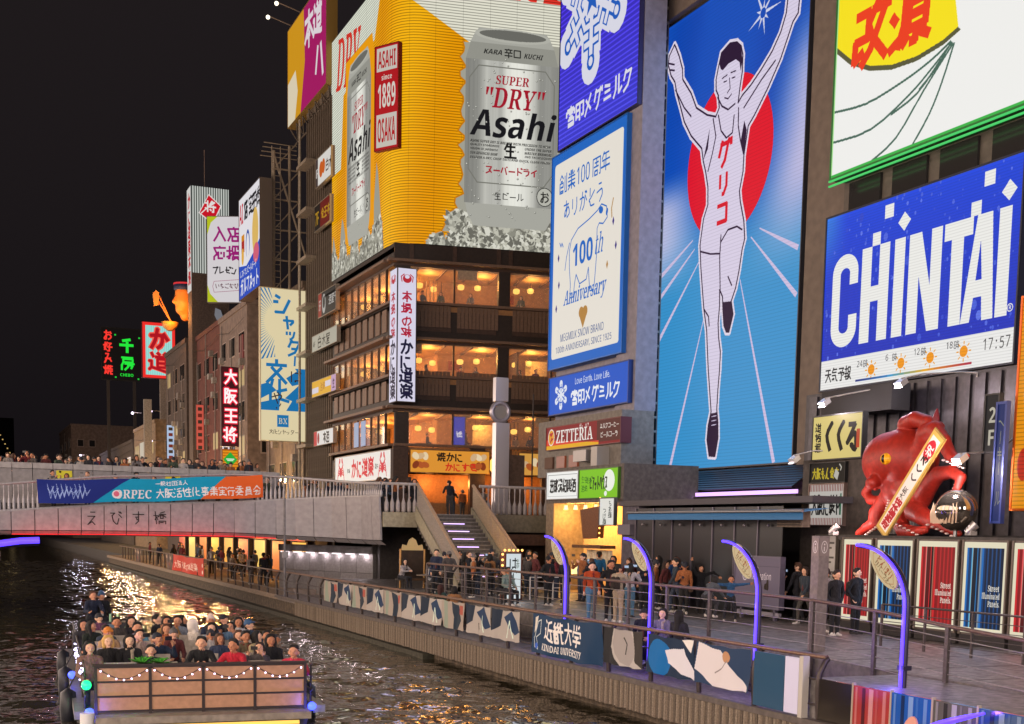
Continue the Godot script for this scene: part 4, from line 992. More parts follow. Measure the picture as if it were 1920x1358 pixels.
# ---------------------------------------------------------------- the setting
func water_and_ground():
	var w := setting("canal_water")
	var m := StandardMaterial3D.new()
	m.albedo_color = Color(.2, .185, .13); m.roughness = .035; m.metallic_specular = .7
	var n := FastNoiseLite.new()
	n.seed = 7; n.frequency = .017; n.fractal_octaves = 3; n.fractal_gain = .5; n.domain_warp_enabled = true; n.domain_warp_amplitude = 12.0
	var t := NoiseTexture2D.new()
	t.width = 1024; t.height = 1024; t.seamless = true; t.noise = n
	m.heightmap_enabled = true; m.heightmap_scale = 2.2; m.heightmap_texture = t
	m.uv1_triplanar = true; m.uv1_world_triplanar = true; m.uv1_scale = Vector3(.075, .075, .06)
	# the stretch in view is a real, choppy surface; the rest is a flat sheet around it
	var n1 := FastNoiseLite.new()
	n1.seed = 3; n1.frequency = 1.0; n1.fractal_type = FastNoiseLite.FRACTAL_NONE; n1.noise_type = FastNoiseLite.TYPE_SIMPLEX_SMOOTH
	var hgt := func(x: float, z: float) -> float:
		var f := .05 * n1.get_noise_2d(x * .42, z * .34) + .026 * n1.get_noise_2d(x * .95 + 40., z * .8) + .013 * n1.get_noise_2d(x * 2.1, z * 1.9 + 70.)
		return f * minf(1., (14.7 - x) * .5 + .3)
	var zs := []
	var z := -12.0
	while z > -150.0: zs.append(z); z -= .11 + .0035 * (-12.0 - z)
	var nx := 150
	var vs := PackedVector3Array()
	var ns := PackedVector3Array()
	var ix := PackedInt32Array()
	for r in zs.size():
		for c in nx:
			var x := -5.0 + 19.9 * c / (nx - 1)
			var h0: float = hgt.call(x, zs[r])
			vs.append(Vector3(x, h0, zs[r])); ns.append(Vector3(h0 - hgt.call(x + .05, zs[r]), .05, h0 - hgt.call(x, zs[r] + .05)).normalized())
			if r > 0 and c > 0:
				var q := r * nx + c
				for k in [q - nx - 1, q, q - nx, q - nx - 1, q - 1, q]: ix.append(k)
	var arr := []
	arr.resize(Mesh.ARRAY_MAX)
	arr[Mesh.ARRAY_VERTEX] = vs; arr[Mesh.ARRAY_NORMAL] = ns; arr[Mesh.ARRAY_INDEX] = ix
	var wm := ArrayMesh.new()
	wm.add_surface_from_arrays(Mesh.PRIMITIVE_TRIANGLES, arr)
	part(w, "water", wm, m)
	for q in [[-5., -150., -60., 60.], [14.9, -150., -60., -12.], [14.9, -12., -5., 60.], [14.9, -700., -5., -150.]]:
		if q[2] == -60. and q[0] > 0.: continue
		var pl := PlaneMesh.new()
		pl.size = Vector2(absf(q[2] - q[0]), absf(q[3] - q[1])); part(w, "water", pl, m, Vector3((q[0] + q[2]) / 2, 0, (q[1] + q[3]) / 2))
	var g := setting("ground")
	bx(g, "ground", Vector3(29.5, -1, -900), Vector3(400, 1.55, 60), worn("5d5a56"))
	bx(g, "canal_bank", Vector3(16.6, -1, -900), Vector3(29.5, .88, 60), worn("4c4844"))
	bx(g, "left_bank", Vector3(-300, -1, -900), Vector3(-24, 2, 60), worn("4c4844"))

func promenade():
	var lo := setting("boardwalk")
	bx(lo, "deck", Vector3(14.3, .72, -62), Vector3(16.5, .95, -12), worn("8b8078", .75, .55, 1., .5, 0., 1.5))
	bx(lo, "deck", Vector3(14.3, .72, -140), Vector3(19.5, .951, -62.01), worn("a08a72", .75, .55, 1., .5, 0., 1.5))
	bx(lo, "edge_beam", Vector3(14.16, .84, -62), Vector3(14.3, .96, -12), worn("6a6058", .7))
	bx(lo, "quay_wall", Vector3(14.5, -1, -140), Vector3(14.95, .72, -12), worn("6e5f4c", .85, .4, 1., .3, 0., 4.))
	bx(lo, "quay_step", Vector3(14.1, -.5, -140), Vector3(14.5, .16, -40), worn("4d4a3a", .8, .4, 1., .4))
	# hundreds of narrow fascia planks: real pieces, joined because each is only a few pixels wide
	for v in 3:
		var st := st_new()
		var z := -58.0 + v * .086
		while z < -12:
			add_box(st, Vector3(14.19 - rng.randf() * .02, .2 + rng.randf() * .03, z), Vector3(14.25, .83, z + .074)); z += .258
		stuff(part(lo, "fascia_planks", st_end(st), worn(["8a7a66", "6f6252", "9b8c78"][v], .85, .5, 1., 1.5)))
	var up := setting("upper_promenade")
	bx(up, "paving", Vector3(16.5, .9, -63), Vector3(30, 1.7, -12), worn("8a8480", .55, .2, 1., .3, 0., 1.5))
	bx(up, "ramp_paving", Vector3(14.36, .96, -19.3), Vector3(16.42, 1.7, -12), worn("8a8480", .55, .2, 1., .3, 0., 1.5))
	bx(up, "kerb", Vector3(16.42, .95, -58), Vector3(16.6, 1.74, -12), worn("77706a", .7))
	for i in 24: # joints between paving bays are real strips
		bx(up, "paving_strip", Vector3(16.7, 1.7, -60 + i * 1.9), Vector3(24, 1.706, -59.94 + i * 1.9), mat("5a5653", .7))
	# barrier along the water
	var posts := thing("water_railing", "brown steel railing with curved posts along the boardwalk edge", "railing", Vector3(14.35, .95, 0))
	var pm := worn("4a3f39", .45, .6, 1., .8, .4)
	var pc := [Vector3(0, 0, 0), Vector3(-.04, .55, 0), Vector3(-.02, .85, 0), Vector3(.1, 1.08, 0), Vector3(.16, 1.13, 0)]
	var pmesh: ArrayMesh = tube(pc, .055, 6)
	var z := -19.0
	while z > -74.0:
		part(posts, "post", pmesh, pm, Vector3(0, 0, z)); z -= 2.06
	bar(posts, "handrail", Vector3(.13, 1.15, -75), Vector3(.13, 1.15, -19), .045, worn("8a6a54", .4, .6, 1., .8, .3), 8)
	for y in [.28, .75]: bar(posts, "rail", Vector3(-.03, y, -75), Vector3(-.03, y, -19), .022, pm)
	# printed cloths and boards tied to the railing
	var arts := []
	for a in 5:
		var p := pr(2.0, .9, 180, ["a3988c", "aca59c", "1d2f46", "2a3f5c", "b5b0a8"][a])
		match a:
			0: p.poly(P("90 0 150 10 170 60 140 90 100 90 110 50"), H("22303f")); p.poly(P("20 0 50 0 60 90 10 90"), H("8d9a8a")); p.rect(1.55, .1, .3, .3, H("a9584a"))
			1: p.poly(P("0 0 80 0 60 50 0 70"), H("1c2a3c")); p.poly(P("90 20 150 0 200 60 160 70"), H("233a5a")); p.line(P("120 80 135 30 150 80"), .05, H("d4ead8"))
			2: p.ell(.55, .5, .5, .42, H("1468a8")); p.poly(P("80 30 160 20 200 70 200 90 90 60"), H("d8d6da")); p.poly(P("150 0 200 0 190 30"), H("e4dfd6"))
			3: p.poly(P("10 0 90 10 130 40 190 80 190 90 60 90 0 60"), H("d9d3d2")); p.ell(1.15, .22, .16, .12, H("b98a64")); p.line(P("70 60 100 50 120 30"), .03, H("8a8280"))
			4: p.poly(P("60 0 140 0 170 50 130 90 90 80 50 40"), H("a09a94")); p.line(P("110 20 125 35 118 60"), .04, H("3a3836")); p.poly(P("0 0 55 0 40 50 90 90 0 90"), H("2a2a2c")); p.poly(P("150 0 200 0 200 90 160 70"), H("3a3632"))
		arts.append(face_mat(p.tex(), 0.0, .6))
	var labels := ["pale printed cloth with grey and dark shapes tied to railing", "white printed cloth with navy arch shapes tied to railing", "navy and blue printed board with white wave tied to railing", "navy printed board with large white rounded shape tied to railing", "grey portrait print on dark cloth beside the university banner"]
	var kk := 0
	for zz in [-52.0, -49.9, -47.9, -45.8, -43.7, -41.7, -39.6, -37.6, -35.5, -33.4, -26.4, -24.2, -22.1]:
		var a: int = [0, 1, 0, 1, 0, 1, 1, 0, 1, 1, 4, 2, 3][kk]
		var o := thing("printed_cloth", labels[a] + ["", ", ninth from the banner", ", eighth from the banner", ", seventh from the banner", ", sixth from the banner", ", fifth from the banner", ", fourth from the banner", ", third from the banner", ", second from the banner", ", next to the banner", "", "", ""][kk], "banner", Vector3(14.24, 1.62, zz), R, "printed cloths on the railing")
		part(o, "cloth", cloth(2.0, .86, .035, kk), arts[a])
		kk += 1
	var p := pr(4.1, 1.0, 420, "1c3a58")
	p.jp("近畿大学", .85, .1, .55, H("e9e4dc"), .12, false, .95); p.en("KINDAI UNIVERSITY", .75, .72, .18, H("e0dcd4"), "Droid Sans", true, 2.3, .2); p.line(P("20 60 40 20 60 15 55 50 30 60 45 90 20 85 15 60"), .03, H("d4dcd6")); p.poly(P("20 10 40 5 30 40 15 50"), H("d9d3c4")); p.ell(.32, .82, .1, .08, H("3a66c8"))
	var b := thing("university_banner", "navy banner with white characters and UNIVERSITY hung on the railing", "banner", Vector3(14.2, 1.58, -29.4), R)
	part(b, "cloth", cloth(4.1, 1.05, .06, 5), face_mat(p.tex(), 0.0, .6))
	var e := thing("end_screen", "dark panel with a white edge closing the railing", "panel", Vector3(14.25, 0, -20.0))
	bx(e, "panel", Vector3(-.05, 1.0, -.9), Vector3(0, 2.05, .1), mat("1f4a66", .3)); bx(e, "edge_strip", Vector3(-.05, 1.0, .12), Vector3(.0, 2.05, .55), mat("cfcfe6", .4)); bx(e, "edge_post", Vector3(-.08, .95, .6), Vector3(.06, 2.1, .72), mat("b9b4a6", .4))
	kk = 0
	for c in ["2b2620", "a03a34", "1d55a8", "57564a", "274a78", "1b1c1e", "8a4a38"]:  # glossy low wall; tones and stripes paint in the mirrored lit panels
		var o := thing("painted_reflection_barrier", ["dark mesh barrier", "red striped barrier", "blue striped barrier", "olive striped barrier", "slate blue striped barrier", "black barrier", "rust striped barrier"][kk] + " in the low wall of painted reflections beneath the ramp", "barrier", Vector3(14.3, 1.1, -18.5 + kk * 1.0))
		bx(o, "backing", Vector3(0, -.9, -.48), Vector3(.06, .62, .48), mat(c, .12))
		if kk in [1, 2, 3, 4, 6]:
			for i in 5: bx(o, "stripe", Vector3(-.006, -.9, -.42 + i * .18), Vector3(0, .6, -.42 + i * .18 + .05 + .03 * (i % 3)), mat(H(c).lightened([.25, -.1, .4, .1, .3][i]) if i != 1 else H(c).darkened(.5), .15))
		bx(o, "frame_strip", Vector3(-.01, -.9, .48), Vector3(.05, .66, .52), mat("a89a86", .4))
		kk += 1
	# upper railing: posts, cables, handrail; it follows the ramp down
	var pts := [[-58, 3.0, 1.7], [-23.5, 2.98, 1.7], [-21.1, 2.95, 1.7], [-18, 2.72, 1.52], [-14, 2.5, 1.35]]
	var prof := func(zz, k):
		for i in pts.size() - 1:
			if zz <= pts[i + 1][0]: return lerpf(pts[i][k], pts[i + 1][k], (zz - pts[i][0]) / (pts[i + 1][0] - pts[i][0]))
		return pts[-1][k]
	var r := thing("cable_railing", "grey steel railing with thin cables and brown handrail on upper promenade", "railing", Vector3(16.35, 0, 0))
	var gm := worn("6a605c", .4, .6, 1., .8, .5)
	z = -46.0
	while z < -14.0:
		box(r, "post", Vector3(0, (prof.call(z, 1) + 1.2) / 2, z), Vector3(.06, prof.call(z, 1) - 1.2, .09), gm)
		var z2 := minf(z + 2.0, -14.0)
		bar(r, "handrail", Vector3(0, prof.call(z, 1), z), Vector3(0, prof.call(z2, 1), z2), .038, worn("7d6256", .45, .6, 1., .8, .2), 8)
		for i in 5: bar(r, "cable", Vector3(0, lerpf(prof.call(z, 2) + .12, prof.call(z, 1), i / 5.), z), Vector3(0, lerpf(prof.call(z2, 2) + .12, prof.call(z2, 1), i / 5.), z2), .009, mat("a59c98", .35, .7), 4)
		z += 2.0
	r = thing("inner_railing", "dark steel railing in front of the lit stripe panels", "railing", Vector3(20.3, 1.7, 0))
	for i in 6: box(r, "post", Vector3(0, .5, -24.6 + i * 1.5), Vector3(.05, 1.0, .05), gm)
	for i in 5: bar(r, "rail", Vector3(0, .2 + .2 * i, -24.6), Vector3(0, .2 + .2 * i, -17), .025 if i == 4 else .01, gm, 5)
	for i in 2:
		var gt := thing("white_gate", ["low white tube gate at the noodle queue", "second low white tube gate beside the first"][i], "gate", Vector3(20.1 + i * .95, 1.7, -44.0))
		part(gt, "frame", tube([Vector3(-.35, 0, 0), Vector3(-.35, .85, 0), Vector3(.35, .85, 0), Vector3(.35, 0, 0)], .03, 6), mat("d8d4d0", .5)); bar(gt, "crossbar", Vector3(-.35, .45, 0), Vector3(.35, .45, 0), .02, mat("d8d4d0", .5))
	for q in SEATS:
		var s := thing("stool", "dark stool under the " + q[3], "stool", Vector3(q[0], q[4], q[2]))
		var hh: float = q[1] - q[4]
		box(s, "seat", Vector3(0, hh - .03, 0), Vector3(.42, .06, .42), worn("4a4440"))
		for c in [[-1, -1], [1, -1], [1, 1], [-1, 1]]: bar(s, "leg", Vector3(c[0] * .16, 0, c[1] * .16), Vector3(c[0] * .16, hh - .06, c[1] * .16), .02, mat("2a2826"), 5)
	var tb := thing("low_table", "small round table among the seated people", "table", Vector3(17.5, 1.7, -49.2))
	part(tb, "table_top", cyl(.45, .45, .04, 18), worn("8a7a6a"), Vector3(0, .72, 0)); bar(tb, "pedestal", Vector3(0, .02, 0), Vector3(0, .7, 0), .04, mat("2a2826")); part(tb, "base", cyl(.25, .22, .03, 14), mat("2a2826"), Vector3(0, .015, 0))
	r = thing("stair_foot_railing", "low steel railing with horizontal bars near the foot of the stairs", "railing", Vector3(0, 1.7, 0))
	for i in 6: box(r, "post", Vector3(17.0 + i * .9, .5, -44.0 - .3 * i), Vector3(.05, 1.0, .05), gm)
	for i in 5: bar(r, "rail", Vector3(17.0, .2 + .2 * i, -44.0), Vector3(21.5, .2 + .2 * i, -45.5), .025 if i == 4 else .01, gm, 5)

func cloth(w: float, h: float, amp: float, seed_: int) -> ArrayMesh:
	var st := st_new()
	st.set_smooth_group(0)
	var f := func(i, j):
		var u: float = i / 14.0
		var v: float = j / 5.0
		return Vector3((u - .5) * w, (.5 - v) * h - amp * .8 * sin(u * PI) * (1 if j == 0 else .6) + .3 * amp * sin(u * 17 + seed_), amp * (sin(u * 11 + seed_ * 2.1 + v * 2.) + .6 * sin(u * 23 + seed_ + v * 4.)) * (.3 + v * .7))
	for i in 14:
		for j in 5:
			uv4(st, f.call(i, j), f.call(i + 1, j), f.call(i + 1, j + 1), f.call(i, j + 1), Vector2(i / 14., j / 5.), Vector2((i + 1) / 14., j / 5.), Vector2((i + 1) / 14., (j + 1) / 5.), Vector2(i / 14., (j + 1) / 5.))
	return st_end(st)

func lamp_posts():
	var oval := pr(.9, .42, 110, "e0c79c")
	oval.line(P("8 21 20 10 45 6 70 10 82 21 70 32 45 36 20 32"), .012, H("c08a5a"), true); oval.jp("とんぼり", .2, .1, .13, H("a04a2a"), .1); oval.jp("リバーウォーク", .22, .22, .1, H("7a5a3a"), .1)
	var om := face_mat(oval.tex(), .8)
	var pm := mat("3a3448", .4, .5)
	var glow := mat(Color(.3, .2, 1.), .4, 0., 3.2)
	var arc := []
	for i in 13:
		var a := i / 12.0 * PI * .5
		arc.append(Vector3(-.05, 2.35 + sin(a) * 1.05, -(1.0 - cos(a)) * 1.35))
	var path: Array = [Vector3(-.05, .35, 0), Vector3(-.05, 2.35, 0)] + arc.slice(1)
	var spath := []
	for q in path: spath.append(q + Vector3(.075, -.01, .0))
	var m1: ArrayMesh = tube(spath, .045, 8)
	var m2: ArrayMesh = tube(path, .03, 6)
	var el := PackedVector2Array()
	for i in 24: el.append(Vector2(cos(TAU * i / 24) * .48, sin(TAU * i / 24) * .2))
	var qm := st_new()
	for i in range(1, 23):
		for j in [0, i, i + 1]: qm.set_uv(Vector2(.5 + el[j].x / .96, .5 - el[j].y / .42)); qm.add_vertex(Vector3(el[j].x, el[j].y, 0))
	qm.index(); qm.generate_normals(true)
	var fm := qm.commit()
	var spots := [[15, .75, -31.0, 0., "behind the university banner"], [15, .75, -26.4, 0., "beside the grey portrait print"], [15, .75, -22.0, 0., "beside the navy board with white shape"], [15, .75, -17.55, 0., "above the barrier of painted reflections"], [-.62, .72, -13.4, R, "standing in the water off the boat"]]
	for s in spots:
		var o := thing("street_lamp", "violet neon lamp post with oval plate " + s[4], "street lamp", Vector3(s[0], s[1], s[2]), s[3], "violet neon lamps along the canal")
		part(o, "pole", m1, pm)
		part(o, "neon_tube", m2, glow, Vector3(.17, 0, 0) if s[3] != 0. else Vector3.ZERO)
		var oo := part(o, "oval_plate", slab(el, .03), mat("c9ad80", .5), Vector3(-.02, 3.0, -.62), Vector3(0, R, 0) )
		oo.rotation = Vector3(0, R, -.75)
		var fc := part(o, "plate_print", fm, om, Vector3(-.032, 3.0, -.62))
		fc.rotation = Vector3(0, R, -.75)
		bar(o, "plate_bracket", Vector3(.0, 3.1, -.35), Vector3(0, 3.02, -.6), .015, pm)
		box(o, "collar", Vector3(.02, 1.3, 0), Vector3(.18, .08, .16), pm)
		for k in 3: omni(o, "neon_light", Vector3(-.2, 1.2 + k * .9, 0 if k < 2 else -.3), Color(.42, .32, 1.), .22, .05)
	var o := thing("mirrored_neon_lamp", "low curved violet neon arm with pink oval plate, added for a mirrored lamp image", "lamp", Vector3(13.9, .9, -15.6))  # mirror image of a lamp, built solid with an added light
	var lp := []
	for i in 9: lp.append(Vector3(0, .28 + .55 * pow(i / 8., .8), -.35 + 1.5 * i / 8.))
	part(o, "neon_tube", tube(lp, [.02, .035, .045, .05, .05, .045, .04, .03, .02], 8), glow)
	bar(o, "stem", Vector3(.1, -.6, .1), Vector3(.05, .5, .2), .03, pm)
	var po := part(o, "oval_plate", slab(el, .03), mat("d99a80", .5), Vector3(0, .1, -.5))
	po.rotation = Vector3(0, R, 1.3)
	omni(o, "neon_light", Vector3(-.2, .7, .4), Color(.5, .3, 1.), .15, .05)

func bridge():
	var o := thing("bridge", "grey panelled footbridge with bottle-shaped balusters across the canal", "bridge")
	var plan := [] # x, z, underside, girder top, rail top
	for k in [[-8, -64, 3.66, 4.0, 5.2], [1.8, -64, 3.66, 4.72, 5.98], [6.57, -64, 3.72, 5.12, 6.5], [12.9, -64, 3.72, 5.42, 6.79], [15.2, -63.4, 3.62, 5.6, 6.72], [17.0, -61.8, 3.56, 5.72, 6.55], [18.1, -59.8, 3.5, 5.76, 6.42], [18.4, -58.1, 3.5, 5.76, 6.4]]: plan.append(k)
	var at := func(s: float) -> Array: # s = running length
		var l := 0.0
		for i in plan.size() - 1:
			var d := Vector2(plan[i + 1][0] - plan[i][0], plan[i + 1][1] - plan[i][1]).length()
			if s <= l + d or i == plan.size() - 2:
				var t := clampf((s - l) / d, 0, 1)
				var q := []
				for j in 5: q.append(lerpf(plan[i][j], plan[i + 1][j], smoothstep(0, 1, t) if false else t))
				return q
			l += d
		return plan[-1]
	var total := 0.0
	for i in plan.size() - 1: total += Vector2(plan[i + 1][0] - plan[i][0], plan[i + 1][1] - plan[i][1]).length()
	var pm := worn("a8a4a6", .5, .75, 1., .25)
	var s := 0.0
	var letters := {13: "え", 14: "び", 15: "す", 16: "橋"}
	var k := 0
	while s < total - .3:
		var e := minf(s + 1.03, total)
		var a: Array = at.call(s + .018)
		var b: Array = at.call(e - .018)
		var out := Vector3(-(b[1] - a[1]), 0, b[0] - a[0]).normalized()
		var st := st_new()
		st.set_smooth_group(-1)
		var lip := .22
		var v := []
		for d in [.0, .09]:
			v.append(Vector3(a[0], a[2] + lip, a[1]) + out * d); v.append(Vector3(b[0], b[2] + lip, b[1]) + out * d); v.append(Vector3(b[0], b[3], b[1]) + out * (d + .1)); v.append(Vector3(a[0], a[3], a[1]) + out * (d + .1))
		tri4(st, v[7], v[6], v[5], v[4]); tri4(st, v[3], v[2], v[6], v[7]); tri4(st, v[4], v[5], v[1], v[0]); tri4(st, v[3], v[7], v[4], v[0]); tri4(st, v[6], v[2], v[1], v[5])
		part(o, "girder_panel", st_end(st), pm)
		var l2 := st_new()
		l2.set_smooth_group(-1)
		var w := []
		for q in [a, b]:
			w.append(Vector3(q[0], q[2] + lip - .03, q[1]) + out * .09); w.append(Vector3(q[0], q[2], q[1]) - out * .2)
		tri4(l2, w[0], w[2], w[3], w[1])
		part(o, "bottom_panel", st_end(l2), pm)
		if letters.has(k):
			var p := pr(1, 1, 96, "a8a4a6")
			var c: Vector3 = (v[4] + v[5] + v[6] + v[7]) / 4 + out * .02
			for g in glyphs[letters[k]]:
				var q2 := st_new()
				q2.set_smooth_group(-1)
				var path := []
				for pt in g: path.append(Vector3((pt.x - .5) * .56, (.5 - pt.y) * .58, 0))
				stroke(q2, path, .045)
				var n := part(o, "letter_stroke", st_end(q2), mat("20161a", .6), c, Vector3(.085, atan2(out.x, out.z), 0))
		# a line of red light under the middle of the span
		if k >= 10 and k <= 21: part(o, "red_strip_light", tube([w[1] + out * .12 + Vector3(0, .03, 0), w[3] + out * .12 + Vector3(0, .03, 0)], .018, 5), mat("ff2a30", .4, 0., 1.4))
		s += 1.03; k += 1
	area(o, "red_light", Vector3(7.5, 3.3, -63.3), Vector3(.95, 0, 0), 10, .1, Color(1, .16, .2), 6.)
	# backing, deck and underside
	var deck := PackedVector2Array()
	for q in plan: deck.append(Vector2(q[0], -q[1] + .12))
	deck.append(Vector2(18.5, 78)); deck.append(Vector2(-8, 78))
	part(o, "deck", slab(deck, .35), worn("6b6664"), Vector3(0, 5.0, 0), Vector3(-PI / 2, 0, 0))
	part(o, "soffit", slab(deck, .3), worn("3b3836"), Vector3(0, 3.98, 0), Vector3(-PI / 2, 0, 0))
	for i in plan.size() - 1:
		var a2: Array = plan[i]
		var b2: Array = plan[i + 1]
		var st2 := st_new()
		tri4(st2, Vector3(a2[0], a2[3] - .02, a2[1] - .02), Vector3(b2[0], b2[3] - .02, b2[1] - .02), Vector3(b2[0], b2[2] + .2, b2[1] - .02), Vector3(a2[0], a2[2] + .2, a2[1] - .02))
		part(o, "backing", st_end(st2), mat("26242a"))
	# balusters and handrail
	var bal := lathe([[.03, 0], [.05, .02], [.06, .1], [.06, .38], [.03, .52], [.018, .62], [.018, .86], [.03, .95], [.03, 1.0]], 8)
	var bm := worn("bcb8b8", .45, .7, 1., .6, .2)
	s = 9.6
	while s < total:
		var q: Array = at.call(s)
		var inside: bool = q[0] > 3.6 and q[0] < 13.7
		if not inside:
			var n := part(o, "baluster", bal, bm, Vector3(q[0], q[3], q[1] - .02))
			n.scale = Vector3(1.15, q[4] - q[3] - .04, 1.15)
		s += .21
	var hp := []
	var cp := []
	s = 0
	while s <= total:
		var q: Array = at.call(s)
		hp.append(Vector3(q[0], q[4], q[1])); cp.append(Vector3(q[0], q[3] + .03, q[1])); s += .5
	part(o, "handrail", tube(hp, .06, 8), bm); part(o, "coping", tube(cp, .07, 6), bm)
	# raised middle deck with its parapet of panels
	bx(o, "upper_deck", Vector3(-8, 5.0, -77.5), Vector3(15.6, 6.0, -68.3), worn("5d5856"))
	var x := -6.0
	while x < 15.4:
		var hh := 7.13 + .06 * sin((x + 6) / 21 * PI)
		bx(o, "parapet_panel", Vector3(x + .01, 5.2, -68.3), Vector3(x + .93, hh - .3, -68.16), worn("96918e", .5, .75, 1., .25)); bx(o, "parapet_cap", Vector3(x + .01, hh - .28, -68.34), Vector3(x + .93, hh, -68.1), worn("b0aba6", .5, .75, 1., .25)); x += .95
	for q in [[4.6, 6.15], [9.9, 6.15]]: bx(o, "yellow_notice", Vector3(q[0], 5.95, -68.15), Vector3(q[0] + .75, 6.85, -68.12), mat("d8cf1e", .5))
	# cloth banner on the railing
	var p := pr(10.5, 1.12, 640, "12a0c8")
	p.poly(P("0 0 420 0 240 112 0 112"), H("1e2f82")); p.poly(P("870 0 1050 0 1050 112 740 112"), H("ee6a2c")); p.en("ORPEC", 3.4, .55, .42, H("f2f2f2"), "Droid Serif", true, 1.7, .1); p.ell(3.5, .76, .2, .2, H("f2f2f2")); p.ell(3.5, .74, .13, .13, H("e0708a"))
	p.jp("大阪活性化事業実行委員会", 5.3, .5, .46, H("f4f0ee"), .11, false, .92); p.jp("一般社団法人", 5.3, .12, .26, H("f0f0f0"), .12)
	for i in 26:
		var bx0 := .45 + (i % 9) * .2
		p.line([Vector2(bx0, .2 + .1 * (i % 4)), Vector2(bx0 + .1, .9 - .07 * (i % 5)), Vector2(bx0 + .28, .3 + .09 * (i % 3))], .022, H("9fb6e8"))
	var b := thing("bridge_banner", "long blue and orange cloth banner tied to the bridge railing", "banner", Vector3(8.7, 5.96, -63.55))
	var bn := part(b, "cloth", cloth(10.5, 1.1, .09, 2), face_mat(p.tex(), 0.0, .6))
	bn.rotation.z = .055
	# stone abutment with strip lights
	var ab := thing("abutment_wall", "grey stone wall with a row of strip lights under the bridge", "wall")
	var A := Vector3(16.3, 0, -69.6)
	var Bq := Vector3(19.7, 0, -63.3)
	var dir := (Bq - A).normalized()
	var nn := Vector3(-dir.z, 0, dir.x) * -1
	var yaw := atan2(-dir.z, dir.x)
	for r in 2:
		for c in 6:
			var w2 := (Bq - A).length() / 6
			box(ab, "stone_block", A + dir * (w2 * (c + .5)) + Vector3(0, 1.45 + r * 1.0, 0), Vector3(w2 - .02, .98, .4), worn(["8a8684", "7f7b79"][(r + c) % 2], .6, .7, 1., .5, 0., 1.), Vector3(0, yaw, 0))
	box(ab, "lintel", (A + Bq) / 2 + Vector3(0, 3.15, 0), Vector3((Bq - A).length(), .35, .5), worn("6a6664"), Vector3(0, yaw, 0))
	for i in 7:
		var c := A + dir * (.6 + i * 1.0) + Vector3(0, 2.92, 0) - Vector3(dir.z, 0, -dir.x) * .32
		box(ab, "strip_light", c, Vector3(.6, .06, .08), mat("fff0f4", .4, 0., 1.6), Vector3(0, yaw, 0))
		omni(ab, "strip_lamp", c + Vector3(0, -.1, .1), Color(1, .92, .95), .16, .1)
	bx(ab, "side_wall", Vector3(19.7, 1.0, -64), Vector3(22, 4.6, -63.2), worn("4a4644"))
	# slim pole by the bridge
	var po := thing("mast", "slim grey pole with a small camera box beside the bridge", "pole", Vector3(14.3, .95, -60.5))
	bar(po, "shaft", Vector3.ZERO, Vector3(0, 5.0, 0), .05, worn("8a8686")); box(po, "camera_box", Vector3(0, 2.0, .12), Vector3(.25, .3, .25), mat("9a9898"))

func stroke(st: SurfaceTool, path: Array, wd: float): # a pen stroke as a flat ribbon 4 mm proud
	for i in path.size() - 1:
		var a: Vector3 = path[i]
		var b: Vector3 = path[i + 1]
		var d := (b - a).normalized() * wd * .5
		var e := Vector3(-d.y, d.x, 0)
		tri4(st, a - d + e, b + d + e, b + d - e, a - d - e)

